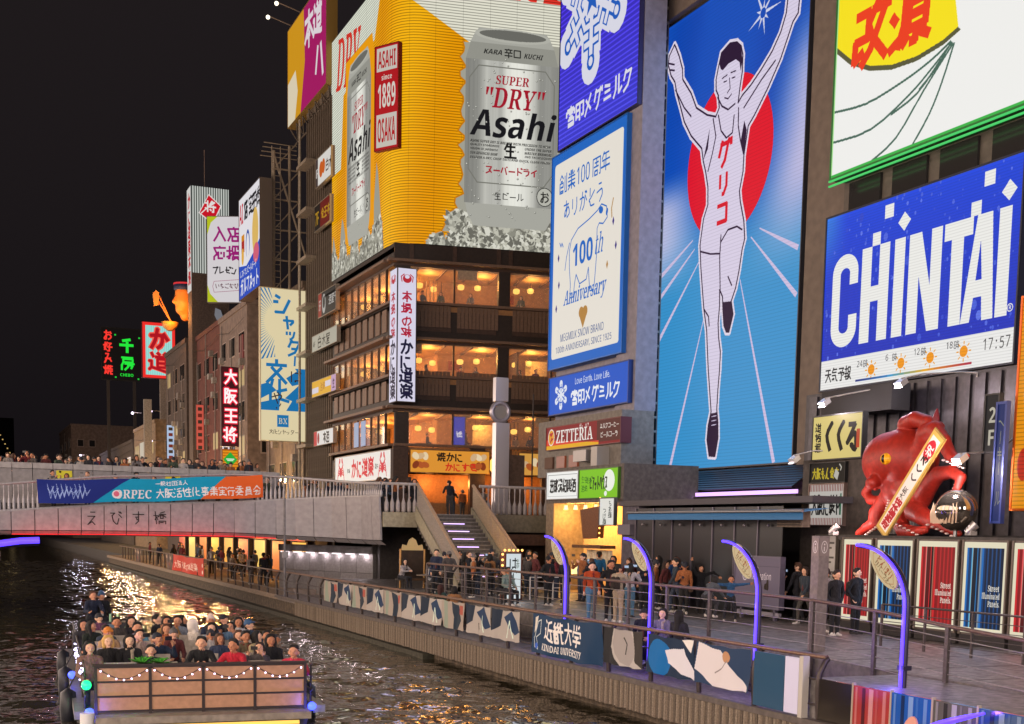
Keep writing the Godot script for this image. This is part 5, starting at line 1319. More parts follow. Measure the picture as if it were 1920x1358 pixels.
func stairs_and_plaza():
	var o := thing("stairway", "stone stairs with violet step lights and slatted balustrades up to the bridge", "stairs")
	var b := Vector3(20.65, 1.7, -50)
	var t := Vector3(21.5, 5.0, -58)
	var n := 19
	var yaw := -atan2(t.x - b.x, -(t.z - b.z))
	for i in n:
		var f := i / float(n)
		var c := b.lerp(t, f)
		var run := (t.z - b.z) / n
		box(o, "step", Vector3(c.x, (c.y + .17 - .4), c.z + run / 2), Vector3(2.65, .8, absf(run) + .1), worn("6a645e", .7, .6, 1., .6))
		box(o, "nosing", Vector3(c.x, c.y + .155, c.z + .03), Vector3(2.6, .05, .06), worn("96908a", .6))
		if i in [3, 5, 8, 10, 12, 14, 16]: box(o, "step_light", Vector3(c.x + .1, c.y + .07, c.z + .055), Vector3(1.05, .04, .02), mat("d9b8ff", .4, 0., 2.2))
	for s in [-1, 1]:
		var off := Vector3(s * 1.42, 0, 0)
		var st := st_new()
		st.set_smooth_group(-1)
		var q := [b + off, t + off]
		for w in [[-.1, 1], [.1, -1]]:
			var x0 := Vector3(w[0], 0, 0)
			var f4 := [q[0] + x0 + Vector3(0, .35, 0), q[1] + x0 + Vector3(0, .35, 0), q[1] + x0 + Vector3(0, -.3, 0), q[0] + x0 + Vector3(0, -.35, 0)]
			if w[1] < 0: f4.reverse()
			tri4(st, f4[0], f4[1], f4[2], f4[3])
		for w in [.35, -.35]:
			var f4 := [q[0] + Vector3(-.1, w, 0), q[1] + Vector3(-.1, w, 0), q[1] + Vector3(.1, w, 0), q[0] + Vector3(.1, w, 0)]
			if w > 0: f4.reverse()
			tri4(st, f4[0], f4[1], f4[2], f4[3])
		part(o, "stringer", st_end(st), worn("aaa48c", .6, .7, 1., .4))
		part(o, "handrail", tube([q[0] + Vector3(0, 1.35, 0), q[1] + Vector3(0, 1.4, 0)], .075, 8), worn("b59a80", .5, .7, 1., .6))
		for i in 40:
			var c: Vector3 = q[0].lerp(q[1], (i + .5) / 40.)
			box(o, "baluster", c + Vector3(0, .84, 0), Vector3(.05, .98, .09), worn("a39a90" if s < 0 else "b5a288", .5, .7, 1., .8))
	# plaza slab at the bridge head, with bottle balusters
	var p := setting("plaza")
	bx(p, "paving", Vector3(18.4, 4.6, -96), Vector3(60, 5.0, -58.2), worn("7a736c"))
	bx(p, "edge_beam", Vector3(18.4, 4.35, -58.3), Vector3(20.1, 5.05, -58.0), worn("b3ab90", .6, .7, 1., .4)); bx(p, "edge_beam", Vector3(23.3, 4.2, -58.3), Vector3(27.5, 5.05, -58.0), worn("a0977f", .6, .7, 1., .4))
	var bal := lathe([[.03, 0], [.09, .02], [.11, .1], [.11, .42], [.05, .6], [.03, .7], [.03, 1.05], [.05, 1.2], [.06, 1.3]], 8)
	var r := thing("plaza_balustrade", "pale bottle-shaped balustrade at the head of the stairs", "balustrade", Vector3(0, 5.05, -58.15))
	for i in 6: part(r, "baluster", bal, worn("b8b0ac", .5, .75, 1., .5), Vector3(18.6 + i * .28, 0, 0))
	for i in 14: part(r, "baluster", bal, worn("b8b0ac", .5, .75, 1., .5), Vector3(23.5 + i * .28, 0, 0))
	bar(r, "handrail", Vector3(18.4, 1.33, 0), Vector3(20.1, 1.33, 0), .07, worn("c2b8b0", .5, .7, 1., .5), 8); bar(r, "handrail", Vector3(23.3, 1.33, 0), Vector3(27.4, 1.33, 0), .07, worn("c2b8b0", .5, .7, 1., .5), 8)
	# dark rooms under the plaza
	var u := thing("plaza_undercroft", "dark recess with a brown fascia beneath the plaza", "building")
	bx(u, "back_wall", Vector3(19.7, 1.7, -63), Vector3(30, 4.6, -62.6), worn("37322f")); bx(u, "fascia", Vector3(23.4, 3.6, -57.6), Vector3(27.6, 4.1, -55.4), worn("6b4d3c", .6)); bx(u, "side_wall", Vector3(27.6, 1.7, -62.6), Vector3(29, 4.6, -52), worn("4a413b"))
	for i in 4: bx(u, "door_leaf", Vector3(23.5 + i, 1.75, -57.4), Vector3(24.45 + i, 3.55, -57.3), worn("4a3528", .5))
	# the silver clock pillar
	var c := thing("clock_pillar", "polished steel pillar with a ring clock at the bridge head", "clock", Vector3(26.0, 5.0, -62))
	var sm := mat("c4c0c4", .3, .45)
	box(c, "shaft", Vector3(0, 2.4, 0), Vector3(.75, 4.8, .5), sm); box(c, "head", Vector3(-.05, 6.5, 0), Vector3(.7, 1.2, .4), sm)
	var ring := []
	for i in 25: ring.append(Vector3(cos(TAU * i / 24) * .46 - .1, 5.35 + sin(TAU * i / 24) * .46, .1))
	part(c, "ring", tube(ring, .14, 8, false), mat("a8a2a8", .3, .5)); var cf := part(c, "clock_face", cyl(.36, .36, .1), mat("8a8680", .4), Vector3(-.1, 5.35, .1)); cf.rotation.x = PI / 2
	box(c, "plinth", Vector3(.9, 1.6, -.2), Vector3(.9, 3.2, .5), worn("6b5648"))
	var fl := thing("thin_mast", "thin dark mast beside the clock pillar", "pole", Vector3(27.9, 5, -62.2))
	bar(fl, "shaft", Vector3.ZERO, Vector3(0, 6.4, 0), .04, mat("3a3230"))
	# blackboard menu and lit stand at the foot
	var sg := pr(.75, 1.7, 90, "dfe9ec")
	sg.jp("はなれ", .15, .15, .42, H("2a2a2a"), .12, true); sg.jp("酒", .2, 1.15, .35, H("2a2a2a"), .11); sg.jp("生中", .5, .2, .18, H("5a6a5a"), .1, true)
	var ss := sign_box("stand_sign", "white lit pavement sign with brush writing framed by warm bulbs", Vector3(18.7, 2.62, -43.2), .25, .8, 1.75, .25, sg, .85, "5a2a1a", .5)
	for i in 5: part(ss, "bulb", ball(.045), mat("ffb860", .4, 0., 3.), Vector3(-.4 + i * .2, .95, 0))
	for i in 6: part(ss, "bulb", ball(.045), mat("ffb860", .4, 0., 3.), Vector3(-.5, .8 - i * .2, 0))
	var ch := thing("carved_chair_sign", "carved wooden chair-shaped stand with gilt crest by the stairs", "stand", Vector3(18.2, 1.7, -53.2))
	box(ch, "back", Vector3(0, 1.0, 0), Vector3(1.0, 1.3, .12), worn("3a2a1c")); box(ch, "seat", Vector3(0, .4, .3), Vector3(1.0, .1, .6), worn("5a4028"))
	for s in [-1, 1]: bar(ch, "post", Vector3(s * .55, 0, .05), Vector3(s * .55, 1.7, .05), .05, mat("a8804a", .4, .4))
	part(ch, "crest", slab(P("-50 0 -45 25 -25 20 -15 45 0 55 15 45 25 20 45 25 50 0"), .08), mat("c9b078", .4, .3), Vector3(0, 1.65, .08))

# ---------------------------------------------------------------- buildings
func lantern(o: Node, at: Vector3, r: float, h: float, energy: float):
	part(o, "lantern", lathe([[r * .5, -h / 2], [r, -h * .3], [r, h * .3], [r * .5, h / 2]], 10), mat("ffc25a", .5, 0., 1.6), at)
	bar(o, "lantern_cord", at + Vector3(0, h / 2, 0), at + Vector3(0, h / 2 + .4, 0), .012, mat("2a2018"), 4)
	if energy > 0.0: omni(o, "lantern_light", at + Vector3(0, -h / 2 - .15, 0), Color(1, .66, .28), energy, .15)

func crab_restaurant():
	var o := thing("restaurant_building", "dark brown corner restaurant with glowing amber window bands", "building")
	var C0 := Vector3(26, 0, -80)
	var fdir := Vector3(1, 0, .165).normalized()     # the street front
	var fn := Vector3(-.165, 0, 1).normalized()
	var brown := worn("4f3a2e", .6, .6, 1., .3)
	var dark := worn("33271f", .6, .6, 1., .3)
	var panel := worn("7d6350", .6, .7, 1., .5)
	var wood := worn("a8794a", .6, .7, 1., .4)
	var plan := PackedVector2Array([Vector2(26, 80), Vector2(40, 77.69), Vector2(40, 94.6), Vector2(26, 94.6)])
	var core := PackedVector2Array([Vector2(30.5, 84.2), Vector2(39.9, 82.6), Vector2(39.9, 94.5), Vector2(30.5, 94.5)])
	var P3 := func(k: float, y: float, out: float): return C0 + fdir * k + fn * out + Vector3(0, y, 0)
	var yaw := atan2(fn.x, fn.z)
	for lv in [5.02, 9.55, 13.95, 18.55, 22.1]: part(o, "floor_slab", slab(plan, .32), wood if lv > 6 else brown, Vector3(0, lv, 0), Vector3(-PI / 2, 0, 0))
	part(o, "room_wall", slab(core, 17.0), worn("b98a55", .7, .7, 1., .25), Vector3(0, 22.0, 0), Vector3(-PI / 2, 0, 0))
	# ceilings are pale boards under each slab
	# window bands: [bottom, top, eave]
	var bands := [[18.75, 20.95, 21.1], [14.15, 16.15, 16.3], [9.75, 11.75, 11.95]]
	var bi := 0
	for w in bands:
		# eave ledges, spandrels, sills along both fronts
		box(o, "eave", P3.call(6.9, w[2] + .08, .3), Vector3(14.8, .16, .9), panel, Vector3(0, yaw, 0)); bx(o, "eave", Vector3(25.3, w[2], -94.6), Vector3(26.2, w[2] + .16, -80.1), panel)
		box(o, "lintel", P3.call(7, w[2] - .08, -.12), Vector3(14, .16, .3), brown, Vector3(0, yaw, 0)); bx(o, "lintel", Vector3(25.98, w[1], -94.6), Vector3(26.3, w[2], -80.05), brown)
		box(o, "sill", P3.call(7, w[0] - .08, .1), Vector3(14, .16, .5), panel, Vector3(0, yaw, 0)); bx(o, "sill", Vector3(25.7, w[0] - .16, -94.6), Vector3(26.2, w[0], -80.15), panel)
		if bi < 2:
			var yb: float = bands[bi + 1][2] + .16
			box(o, "spandrel", P3.call(7, (w[0] - .16 + yb) / 2, -.15), Vector3(14, w[0] - .16 - yb, .25), dark, Vector3(0, yaw, 0)); bx(o, "spandrel", Vector3(26.0, yb, -94.6), Vector3(26.25, w[0] - .16, -80.05), dark)
			for s in [[1.2, 3.7], [4.1, 6.7], [7.8, 10.4], [10.8, 13.4]]: # ribbed boards
				var kk: float = s[0]
				while kk < s[1] - .1:
					box(o, "rib_board", P3.call(kk + .12, yb + 1.55, .02), Vector3(.22, 1.55, .06), panel, Vector3(0, yaw, 0)); kk += .25
				box(o, "ledge_strip", P3.call((s[0] + s[1]) / 2, yb + .62, .02), Vector3(s[1] - s[0], .28, .08), brown, Vector3(0, yaw, 0))
			for i in 9: bx(o, "rib_board", Vector3(25.92, yb + .5, -93.9 + i * 1.45), Vector3(26.0, w[0] - .35, -93.9 + i * 1.45 + .95), panel)
		# columns and mullions
		for k in [.55, 7.2]: box(o, "pier", P3.call(k, (w[0] + w[1]) / 2, -.1), Vector3(.9 if k < 1 else .75, w[1] - w[0], .5), dark, Vector3(0, yaw, 0))
		for k in [3.9, 10.5, 13.9]: box(o, "mullion", P3.call(k, (w[0] + w[1]) / 2, .0), Vector3(.1, w[1] - w[0], .14), brown, Vector3(0, yaw, 0))
		for i in 9: bx(o, "mullion", Vector3(25.95, w[0], -94.5 + i * 1.6), Vector3(26.1, w[1], -94.5 + i * 1.6 + .12), brown)
		for s in [[1.0, 3.85], [3.95, 6.82], [7.58, 10.45], [10.55, 13.85]]: box(o, "window_pane", P3.call((s[0] + s[1]) / 2, (w[0] + w[1]) / 2, -.02), Vector3(s[1] - s[0], w[1] - w[0], .02), glass("fff0dd", .1), Vector3(0, yaw, 0))
		for i in 8: bx(o, "window_pane", Vector3(26.05, w[0], -94.38 + i * 1.6), Vector3(26.07, w[1], -93.0 + i * 1.6), glass("fff0dd", .1))
		# ceiling boards, tables, lanterns
		part(o, "ceiling", slab(PackedVector2Array([Vector2(26.4, 80.6), Vector2(39.6, 78.4), Vector2(39.6, 82.6), Vector2(30.5, 84.1), Vector2(30.5, 94.3), Vector2(26.4, 94.3)]), .08), worn("caa878", .6, .8, 1., .3), Vector3(0, w[1] + .1, 0), Vector3(-PI / 2, 0, 0))
		for k in [[1.9, -1.6], [3.0, -2.6], [4.6, -1.3], [6.0, -2.6], [8.4, -1.5], [9.6, -2.4], [12.0, -1.8]]: lantern(o, P3.call(k[0], w[1] - .62 - .25 * (int(k[0] * 3) % 2), k[1]), .22, .34, 0.0)
		for k in [2.6, 6.2, 9.6]: omni(o, "room_light", P3.call(k, w[1] - .5, -2.0), Color(1, .7, .36), 1.4 + 1.3 * fmod(k * 1.7 + w[0], 1.), .35)
		for z in [-83.5, -88, -92]:
			lantern(o, Vector3(27.6, w[1] - .7, z), .22, .34, 0.0); omni(o, "room_light", Vector3(28.2, w[1] - .5, z - 1), Color(1, .68, .34), 2.8, .35)
		# partitions, screens and blinds make each room different
		for q in 7:
			var kq := 1.2 + q * 1.8
			var sel := (q * 5 + bi * 3) % 7
			if sel == 0: box(o, "paper_screen", P3.call(kq, w[0] + .8, -2.8), Vector3(1.5, 1.6, .06), worn("d9c8a0", .8), Vector3(0, yaw, 0))
			elif sel == 2: box(o, "partition", P3.call(kq, w[0] + .95, -1.9), Vector3(.12, 1.9, 2.2), worn("5a4030", .6), Vector3(0, yaw, 0))
			elif sel == 3: box(o, "blind", P3.call(kq, w[1] - .3, -.2), Vector3(1.3, .6, .04), worn("b59a70", .8), Vector3(0, yaw, 0))
			elif sel == 5:
				for j in 5: box(o, "lattice_slat", P3.call(kq - .5 + j * .25, w[0] + .9, -2.4), Vector3(.05, 1.8, .05), worn("4a3020", .6), Vector3(0, yaw, 0))
			elif sel == 6: box(o, "wall_picture", P3.call(kq, w[0] + 1.2, -4.0), Vector3(.9, .6, .06), worn("8a3a2a", .7), Vector3(0, yaw, 0))
			box(o, "ceiling_beam", P3.call(kq + .4, w[1] - .04, -2.0), Vector3(.1, .12, 3.6), worn("7a5a38", .6), Vector3(0, yaw, 0))
		for k in [2.2, 5.4, 9.0]: box(o, "table", P3.call(k, w[0] + .1, -1.2), Vector3(1.1, .08, .7), wood, Vector3(0, yaw, 0))
		bi += 1
	# top frieze under the neon sign
	box(o, "frieze", P3.call(7, 21.8, -.1), Vector3(14, 1.1, .3), dark, Vector3(0, yaw, 0)); bx(o, "frieze", Vector3(26.0, 21.26, -94.6), Vector3(26.3, 22.35, -80.05), dark)
	for k in [1.1, 3.9, 6.8, 7.6]: box(o, "frieze_pier", P3.call(k, 21.8, .08), Vector3(.25, 1.1, .1), brown, Vector3(0, yaw, 0))
	# street level
	box(o, "shop_back", P3.call(7, 6.4, -2.0), Vector3(14, 3.0, .2), worn("b0763c", .6, .7, 1., .4), Vector3(0, yaw, 0))
	for k in [.5, 5.6, 7.4, 10.5]: box(o, "column", P3.call(k, 7.3, -.2), Vector3(1.0, 4.6, .6), brown, Vector3(0, yaw, 0))
	bx(o, "canal_wall", Vector3(26.0, 5.0, -94.6), Vector3(26.4, 9.55, -80.1), dark)
	for k in [2.5, 5.0, 8.8]: omni(o, "entrance_light", P3.call(k, 7.3, -.9), Color(1, .68, .36), 1.6, .25)
	box(o, "counter", P3.call(4, 5.5, -.6), Vector3(5.5, 1.0, .4), wood, Vector3(0, yaw, 0))
	for k in [6.6, 8.0]: lantern(o, P3.call(k, 8.5, .75), .32, 1.0, .9)
	# signs that belong to the restaurant
	var p := pr(5.3, 1.5, 330, "e89a36")
	for i in 14: p.ell(.35 + (i % 3) * .32 + (3.9 if i > 6 else 0), .4 + (i % 2) * .6, .28, .2, [H("d8b48a"), H("b85a2a"), H("f0d8b0"), H("8a3a1c")][i % 4], i * .7)
	p.jp("焼かに", 1.75, .12, .6, H("2a1a10"), .15); p.jp("かにすき", 2.3, .82, .55, H("d8321e"), .16)
	sign_box("menu_banner", "orange lit menu board with crab pictures above the restaurant entrance", P3.call(3.7, 8.65, .35), yaw, 5.3, 1.5, .2, p, .85, "6a4420", .4, Color(1, .8, .5))
	p = pr(2.6, 1.5, 160, "e0a24a")
	for i in 6: p.ell(.4 + i * .36, .75 + .2 * sin(i * 2.), .3, .22, [H("d8b48a"), H("b85a2a"), H("f0d8b0"), H("8a3a1c")][i % 4], i * .7)
	sign_box("small_menu_banner", "small orange lit menu board beside the hanging lanterns", P3.call(9.6, 8.65, .35), yaw, 2.6, 1.5, .2, p, .8, "6a4420", .3, Color(1, .8, .5))
	p = pr(13.4, 1.95, 560, "efe9e2")
	for cx in [1.5, 11.6]:
		for s in [-1, 1]:
			for i in 4: p.line([Vector2(cx, 1.15), Vector2(cx + s * (.45 + .1 * i), .75 + .22 * i), Vector2(cx + s * (.75 + .05 * i), 1.15 + .2 * i)], .09, H("d8283a"))
			p.line([Vector2(cx, 1.0), Vector2(cx + s * .55, .6), Vector2(cx + s * .35, .2)], .14, H("d8283a")); p.ell(cx + s * .3, .25, .14, .2, H("d8283a"))
		p.ell(cx, 1.15, .3, .35, H("d8283a"))
	for i in 4: p.jp("かに道楽"[i], 4.2 + i * 1.35, .3, 1.35, H("d81a2c"), .15)
	p.jp("本味", 3.1, .9, .4, H("3a3a3a"), .1); p.jp("道中", 9.9, .8, .4, H("3a3a3a"), .1)
	sign_box("crab_sign", "long white lit sign with red crabs and four red characters", Vector3(25.85, 8.42, -86.6), R, 13.4, 1.95, .3, p, .88, "8a8078", .4, Color(1, .95, .95))
	# upright corner sign with two printed faces
	var v := thing("upright_sign", "tall white upright sign with crab emblem on the restaurant corner", "sign", Vector3(26.35, 16.4, -79.2))
	box(v, "cabinet", Vector3(0, 0, -.02), Vector3(1.3, 8.3, 1.5), mat("3a2c26"))
	for f in 2:
		var q := pr(1.2, 8.2, 130, "e4e0f4")
		q.ell(.6, .62, .3, .26, H("c02a3a")); q.ell(.6, .5, .16, .12, H("e4e0f4")); q.line(P("25 80 20 50 40 35"), .06, H("c02a3a")); q.line(P("95 80 100 50 80 35"), .06, H("c02a3a"))
		q.jp("本場の味", .2, 1.35, .72, H("b8183a"), .13, true); q.jp("かに道楽", .12, 4.35, .92, H("1e1c3a"), .15, true)
		if f == 0: part(v, "sign_face", quad(1.18, 8.2), face_mat(q.tex(), .85), Vector3(0, 0, .74))
		else: part(v, "sign_face", quad(1.4, 8.2), face_mat(q.tex(), .85), Vector3(-.66, 0, -.02), Vector3(0, R, 0))
	area(v, "sign_light", Vector3(0, 0, .95), Vector3(0, PI, 0), 1.1, 8, Color(.9, .85, 1), 4.)
	p = pr(.85, 2.1, 90, "2a3ab4")
	p.jp("館新橋田", .18, .1, .48, H("e8e8f6"), .13, true)
	sign_box("blue_window_sign", "narrow blue lit sign with white characters hung in a restaurant window", P3.call(4.4, 10.7, -.25), yaw, .85, 1.9, .08, p, .85, "22307a")
	# shoppers' menu posters on the canal front window
	for i in 2: bx(o, "window_poster", Vector3(25.9, 9.9, -88.6 + i * 1.7), Vector3(25.93, 11.6, -87.5 + i * 1.7), mat("8fb0e0", .4, 0., .5))

func plain_building(called: String, label: String, x0: float, z0: float, z1: float, y1: float, col: String, rows: int, cols: int, lit := 0.0, depth := 14.0, ribs := 0) -> Node3D:
	var o := thing(called, label, "building", Vector3.ZERO, 0.0, "buildings along the far bank")
	var m := worn(col, .8, .6, 1., .12)
	bx(o, "wall", Vector3(x0, 0, z0), Vector3(x0 + depth, y1, z1), m)
	bx(o, "parapet", Vector3(x0 - .15, y1, z0 - .1), Vector3(x0 + depth, y1 + .5, z1 + .15), m)
	var zl := absf(z1 - z0)
	for r in rows:
		for c in cols:
			var zc := z0 + zl * (c + .5) / cols
			var yc := 7.0 + (y1 - 8.5) * (r + .5) / rows
			var ww := zl / cols * .55
			var hh := minf(1.7, (y1 - 8.5) / rows * .55)
			var f := bx(o, "window_frame", Vector3(x0 - .06, yc - hh / 2 - .1, zc - ww / 2 - .08), Vector3(x0 + .02, yc + hh / 2 + .1, zc + ww / 2 + .08), mat(H(col).lightened(.15), .6))
			var on := rng.randf() < lit
			box(f, "window_pane", Vector3(-.035, 0, 0), Vector3(.03, hh, ww), mat("e8c88a", .3, 0., .5) if on else mat("22201f", .15))
			box(f, "window_bar", Vector3(-.055, 0, 0), Vector3(.03, hh, .06), mat("4a443f", .5))
		if depth > 3.0: # openings on the near end wall
			for c in 2:
				var yc2 := 7.0 + (y1 - 8.5) * (r + .5) / rows
				var f2 := bx(o, "window_frame", Vector3(x0 + 1.2 + c * 2.4, yc2 - .8, z1 - .02), Vector3(x0 + 2.6 + c * 2.4, yc2 + .8, z1 + .06), mat(H(col).lightened(.15), .6))
				box(f2, "window_pane", Vector3(0, 0, .035), Vector3(1.15, 1.35, .03), mat("e8c88a", .3, 0., .5) if rng.randf() < lit else mat("22201f", .15))
	if rows > 0: # pipes, coolers and wires on the front
		for i in 3:
			var zp := z0 + zl * (.12 + .36 * i)
			bar(o, "pipe", Vector3(x0 - .12, 5.5, zp), Vector3(x0 - .12, y1 - rng.randf() * 4., zp), .06, worn("8a8078", .6), 5)
		for i in rows + 2:
			var za := z0 + zl * rng.randf_range(.1, .9)
			var ya := rng.randf_range(7., y1 - 2.)
			bx(o, "air_conditioner", Vector3(x0 - .45, ya, za), Vector3(x0, ya + .6, za + .8), worn(["a8a29a", "8d877f"][i % 2], .6))
		part(o, "wire", tube([Vector3(x0 - .3, y1 - 1., z0), Vector3(x0 - .4, y1 - 1.8, (z0 + z1) / 2), Vector3(x0 - .3, y1 - 1.2, z1)], .025, 4), mat("1e1c1c"))
	if ribs > 0:
		for i in ribs: bx(o, "rib", Vector3(x0 - .25, 8, z0 + zl * (i + .4) / ribs), Vector3(x0, y1 - .3, z0 + zl * (i + .6) / ribs), worn(col, .7, .7, 1., .3))
	return o

func far_bank():
	var o := plain_building("ribbed_building", "tall brown building with vertical ribs beside the restaurant", 26.2, -102.6, -94.7, 36.0, "6e6152", 0, 0, 0., 12., 13)
	for i in 7: bx(o, "balcony_slab", Vector3(25.2, 10.5 + i * 3.6, -102.6), Vector3(26.2, 10.75 + i * 3.6, -99.6), worn("9a8c78", .7)) 
	bar(o, "drain_pipe", Vector3(25.5, 5, -102.7), Vector3(25.5, 36, -102.7), .1, worn("b0a48e"))
	plain_building("stone_building", "grey brown building behind the cream projecting sign", 26.2, -118, -104.2, 23.5, "7a6a58", 4, 3, .1)
	o = plain_building("bay_window_building", "pinkish grey building with bay windows behind the red neon sign", 25.0, -134, -120.5, 24.5, "8f7c70", 5, 3, .2)
	bx(o, "arched_niche", Vector3(24.9, 18.8, -123.5), Vector3(25.05, 22.0, -121.8), mat("6a1a18", .5))
	plain_building("red_brick_building", "dark red brown building with small balconies", 25.6, -152, -137, 25.0, "6e3a30", 4, 3, .25)
	o = plain_building("dark_narrow_building", "narrow dark building with air conditioners below the chopstick sculpture", 25.2, -172, -156, 25.5, "5a4c44", 5, 3, .3)
	for i in 4: bx(o, "air_conditioner", Vector3(24.7, 9 + i * 3.4, -160.5), Vector3(25.2, 9.8 + i * 3.4, -159.3), worn("8a8480"))
	o = plain_building("tan_building", "tan building with a lit white signboard on its canal front", 25.2, -205, -182, 18.0, "a58c70", 3, 3, .4)
	bx(o, "lit_board", Vector3(25.0, 12, -197), Vector3(25.15, 16, -190), mat("e8ddc8", .5, 0., .6)); bx(o, "lit_poster", Vector3(24.95, 5.5, -196), Vector3(25.15, 10.5, -192), mat("f0b080", .5, 0., .6)); bx(o, "steel_column", Vector3(23.6, 5, -181.8), Vector3(24.6, 21, -181), worn("b5aca0", .4))
	plain_building("grey_terrace", "low grey building with railings further along the bank", 25.8, -262, -212, 17.0, "6a5f56", 3, 6, .4)
	plain_building("pale_terrace", "small pale house with four dark windows at the canal bend", 23.2, -330, -296, 25.0, "8a7466", 4, 3, .0)
	plain_building("block", "plain dark block closing the canal view", 12, -420, -380, 16.0, "2c2724", 3, 6, .1, 40.)
	for t in [[8.0, -640, 44, 9.], [20.0, -655, 52, 11.]]:
		var b := thing("distant_tower", "distant dark tower with a few lit windows " + ("of lower height" if t[2] < 50 else "of greater height"), "building", Vector3(t[0], 0, t[1]))
		box(b, "wall", Vector3(0, t[2] / 2, 0), Vector3(t[3], t[2], 12), mat("100e10"))
		for i in 22: box(b, "lit_window", Vector3(-t[3] / 2 + 1 + (i * 3) % int(t[3] - 1), 12 + (i * 7 % 20) * t[2] / 26., 6.05), Vector3(.55, .55, .1), mat("e8c070", .4, 0., .7))
	# steel lattice behind the rooftop sign
	o = thing("lattice_tower", "pale steel lattice tower with ladder carrying the rooftop sign", "tower", Vector3(0, 0, -106.5))
	var sm := worn("a3947e", .5, .7, 1., .5)
	for c in [[24.3, 35.5], [25.6, 36.0], [26.4, 35.2]]: bar(o, "leg", Vector3(c[0], 22.5, 0), Vector3(c[0], c[1] - 1.0, 0), .12, sm)
	bar(o, "leg", Vector3(28.3, 22.5, 0), Vector3(24.3, 34.2, 0), .1, sm)
	for i in 5:
		bar(o, "brace", Vector3(24.3, 23.5 + i * 2.4, 0), Vector3(26.4 + maxf(0, 1.6 - .5 * i), 23.5 + i * 2.4, 0), .07, sm); bar(o, "brace", Vector3(24.3, 23.5 + i * 2.4, 0), Vector3(26.4, 25.9 + i * 2.4, 0), .06, sm)
	for i in 22: bar(o, "ladder_rung", Vector3(24.1, 23 + i * .5, .2), Vector3(24.8, 23 + i * .5, .2), .03, sm, 4)
	for s in [24.1, 24.8]: bar(o, "ladder_rail", Vector3(s, 22.5, .2), Vector3(s, 34.8, .2), .04, sm, 4)
	for i in 4: bar(o, "top_rail", Vector3(23.2 + i * .1, 34 + i * .35, 0), Vector3(26.2, 34 + i * .35, 0), .04, sm, 4)
	# the sculpted head with chopsticks and bowl
	o = thing("head_sculpture", "orange lit sculpted head with striped cap above a bowl and chopsticks", "sculpture", Vector3(25.4, 28.5, -160))
	var hm := mat("e8923c", .6)
	var hd := nets([[Vector3(.3, 2.4, 0), Vector3(.3, 3.2, 0), 1.15, 1.1, 0], [Vector3(-.1, 1.4, .2), Vector3(.2, 1.9, .2), .7, .9, 0], [Vector3(-.9, 2.2, .3), Vector3(-.7, 2.6, .3), .3, .2, 0], [Vector3(.4, .6, 0), Vector3(.4, 1.4, 0), .6, .7, 0]], .16, .3)
	part(o, "head", to_mesh(hd), hm)
	part(o, "cap", lathe([[1.18, 0], [1.25, .2], [1.25, .7], [1.1, .8]], 18), mat("23305a", .5), Vector3(.3, 3.55, 0)); part(o, "cap_band", lathe([[1.28, 0], [1.28, .2]], 18), mat("e02a34", .5, 0., .8), Vector3(.3, 4.2, 0))
	part(o, "bowl", lathe([[.3, 0], [.8, .4], [1.0, 1.0], [.9, 1.0]], 16), mat("d89a4a", .5), Vector3(-1.5, -1.3, .4))
	for s in 2: bar(o, "chopstick", Vector3(-1.3, -.4, .5), Vector3(-3.4 + .5 * s, 3.0, .5), .09, mat("d88a3a", .5))
	part(o, "noodle_bundle", slab(P("-30 -80 -45 60 -10 110 25 80 20 -60"), .3), mat("e8a050", .5), Vector3(-3.0, 2.2, .6))
	omni(o, "spot", Vector3(-1.5, .2, 3.5), Color(1, .62, .25), 14., .3)
	# lit boards crowd the fronts further along; wall lamps are added to warm them
	for q in [[24.6, 8.5, -122.5, 1.0, 3.2, "f0d8a0"], [24.4, 13.0, -128, .8, 4.0, "e8e4f0"], [25.2, 9.0, -139, 1.2, 2.6, "f2b060"], [25.0, 15.0, -146, .9, 5.0, "d85a4a"], [24.8, 8.0, -158, 1.4, 2.2, "f4e8c8"], [24.8, 14.5, -166, 1.0, 4.2, "b8d0f0"], [24.8, 8.5, -176, 1.2, 3.5, "f0c070"], [24.8, 11.5, -186, 1.0, 3.2, "f4ece0"], [25.2, 8.0, -214, 1.6, 3.0, "e8d0a8"], [25.2, 12.0, -228, 1.2, 4.0, "c8d8f4"], [25.2, 9.5, -244, 1.5, 3.0, "f0b880"]]:
		var lb := thing("lit_shop_board", {"f0d8a0": "straw yellow", "e8e4f0": "lilac white", "f2b060": "amber", "d85a4a": "coral red", "f4e8c8": "cream", "b8d0f0": "pale blue", "f0c070": "golden", "f4ece0": "ivory", "e8d0a8": "sand", "c8d8f4": "ice blue", "f0b880": "peach"}[q[5]] + " lit shop board jutting from a far bank front", "sign", Vector3(q[0], q[1], q[2]), 0., "lit shop boards along the far bank")
		box(lb, "cabinet", Vector3.ZERO, Vector3(q[3], q[4], .25), mat("3a322c")); box(lb, "sign_face", Vector3(0, 0, .135), Vector3(q[3] - .1, q[4] - .1, .02), mat(q[5], .5, 0., .75))
		for j in int(q[4] / .7): box(lb, "character_bar", Vector3(0, q[4] / 2 - .5 - j * .7, .15), Vector3(q[3] * .5, .38, .01), mat("7a2a22" if j % 2 else "3a3430"))
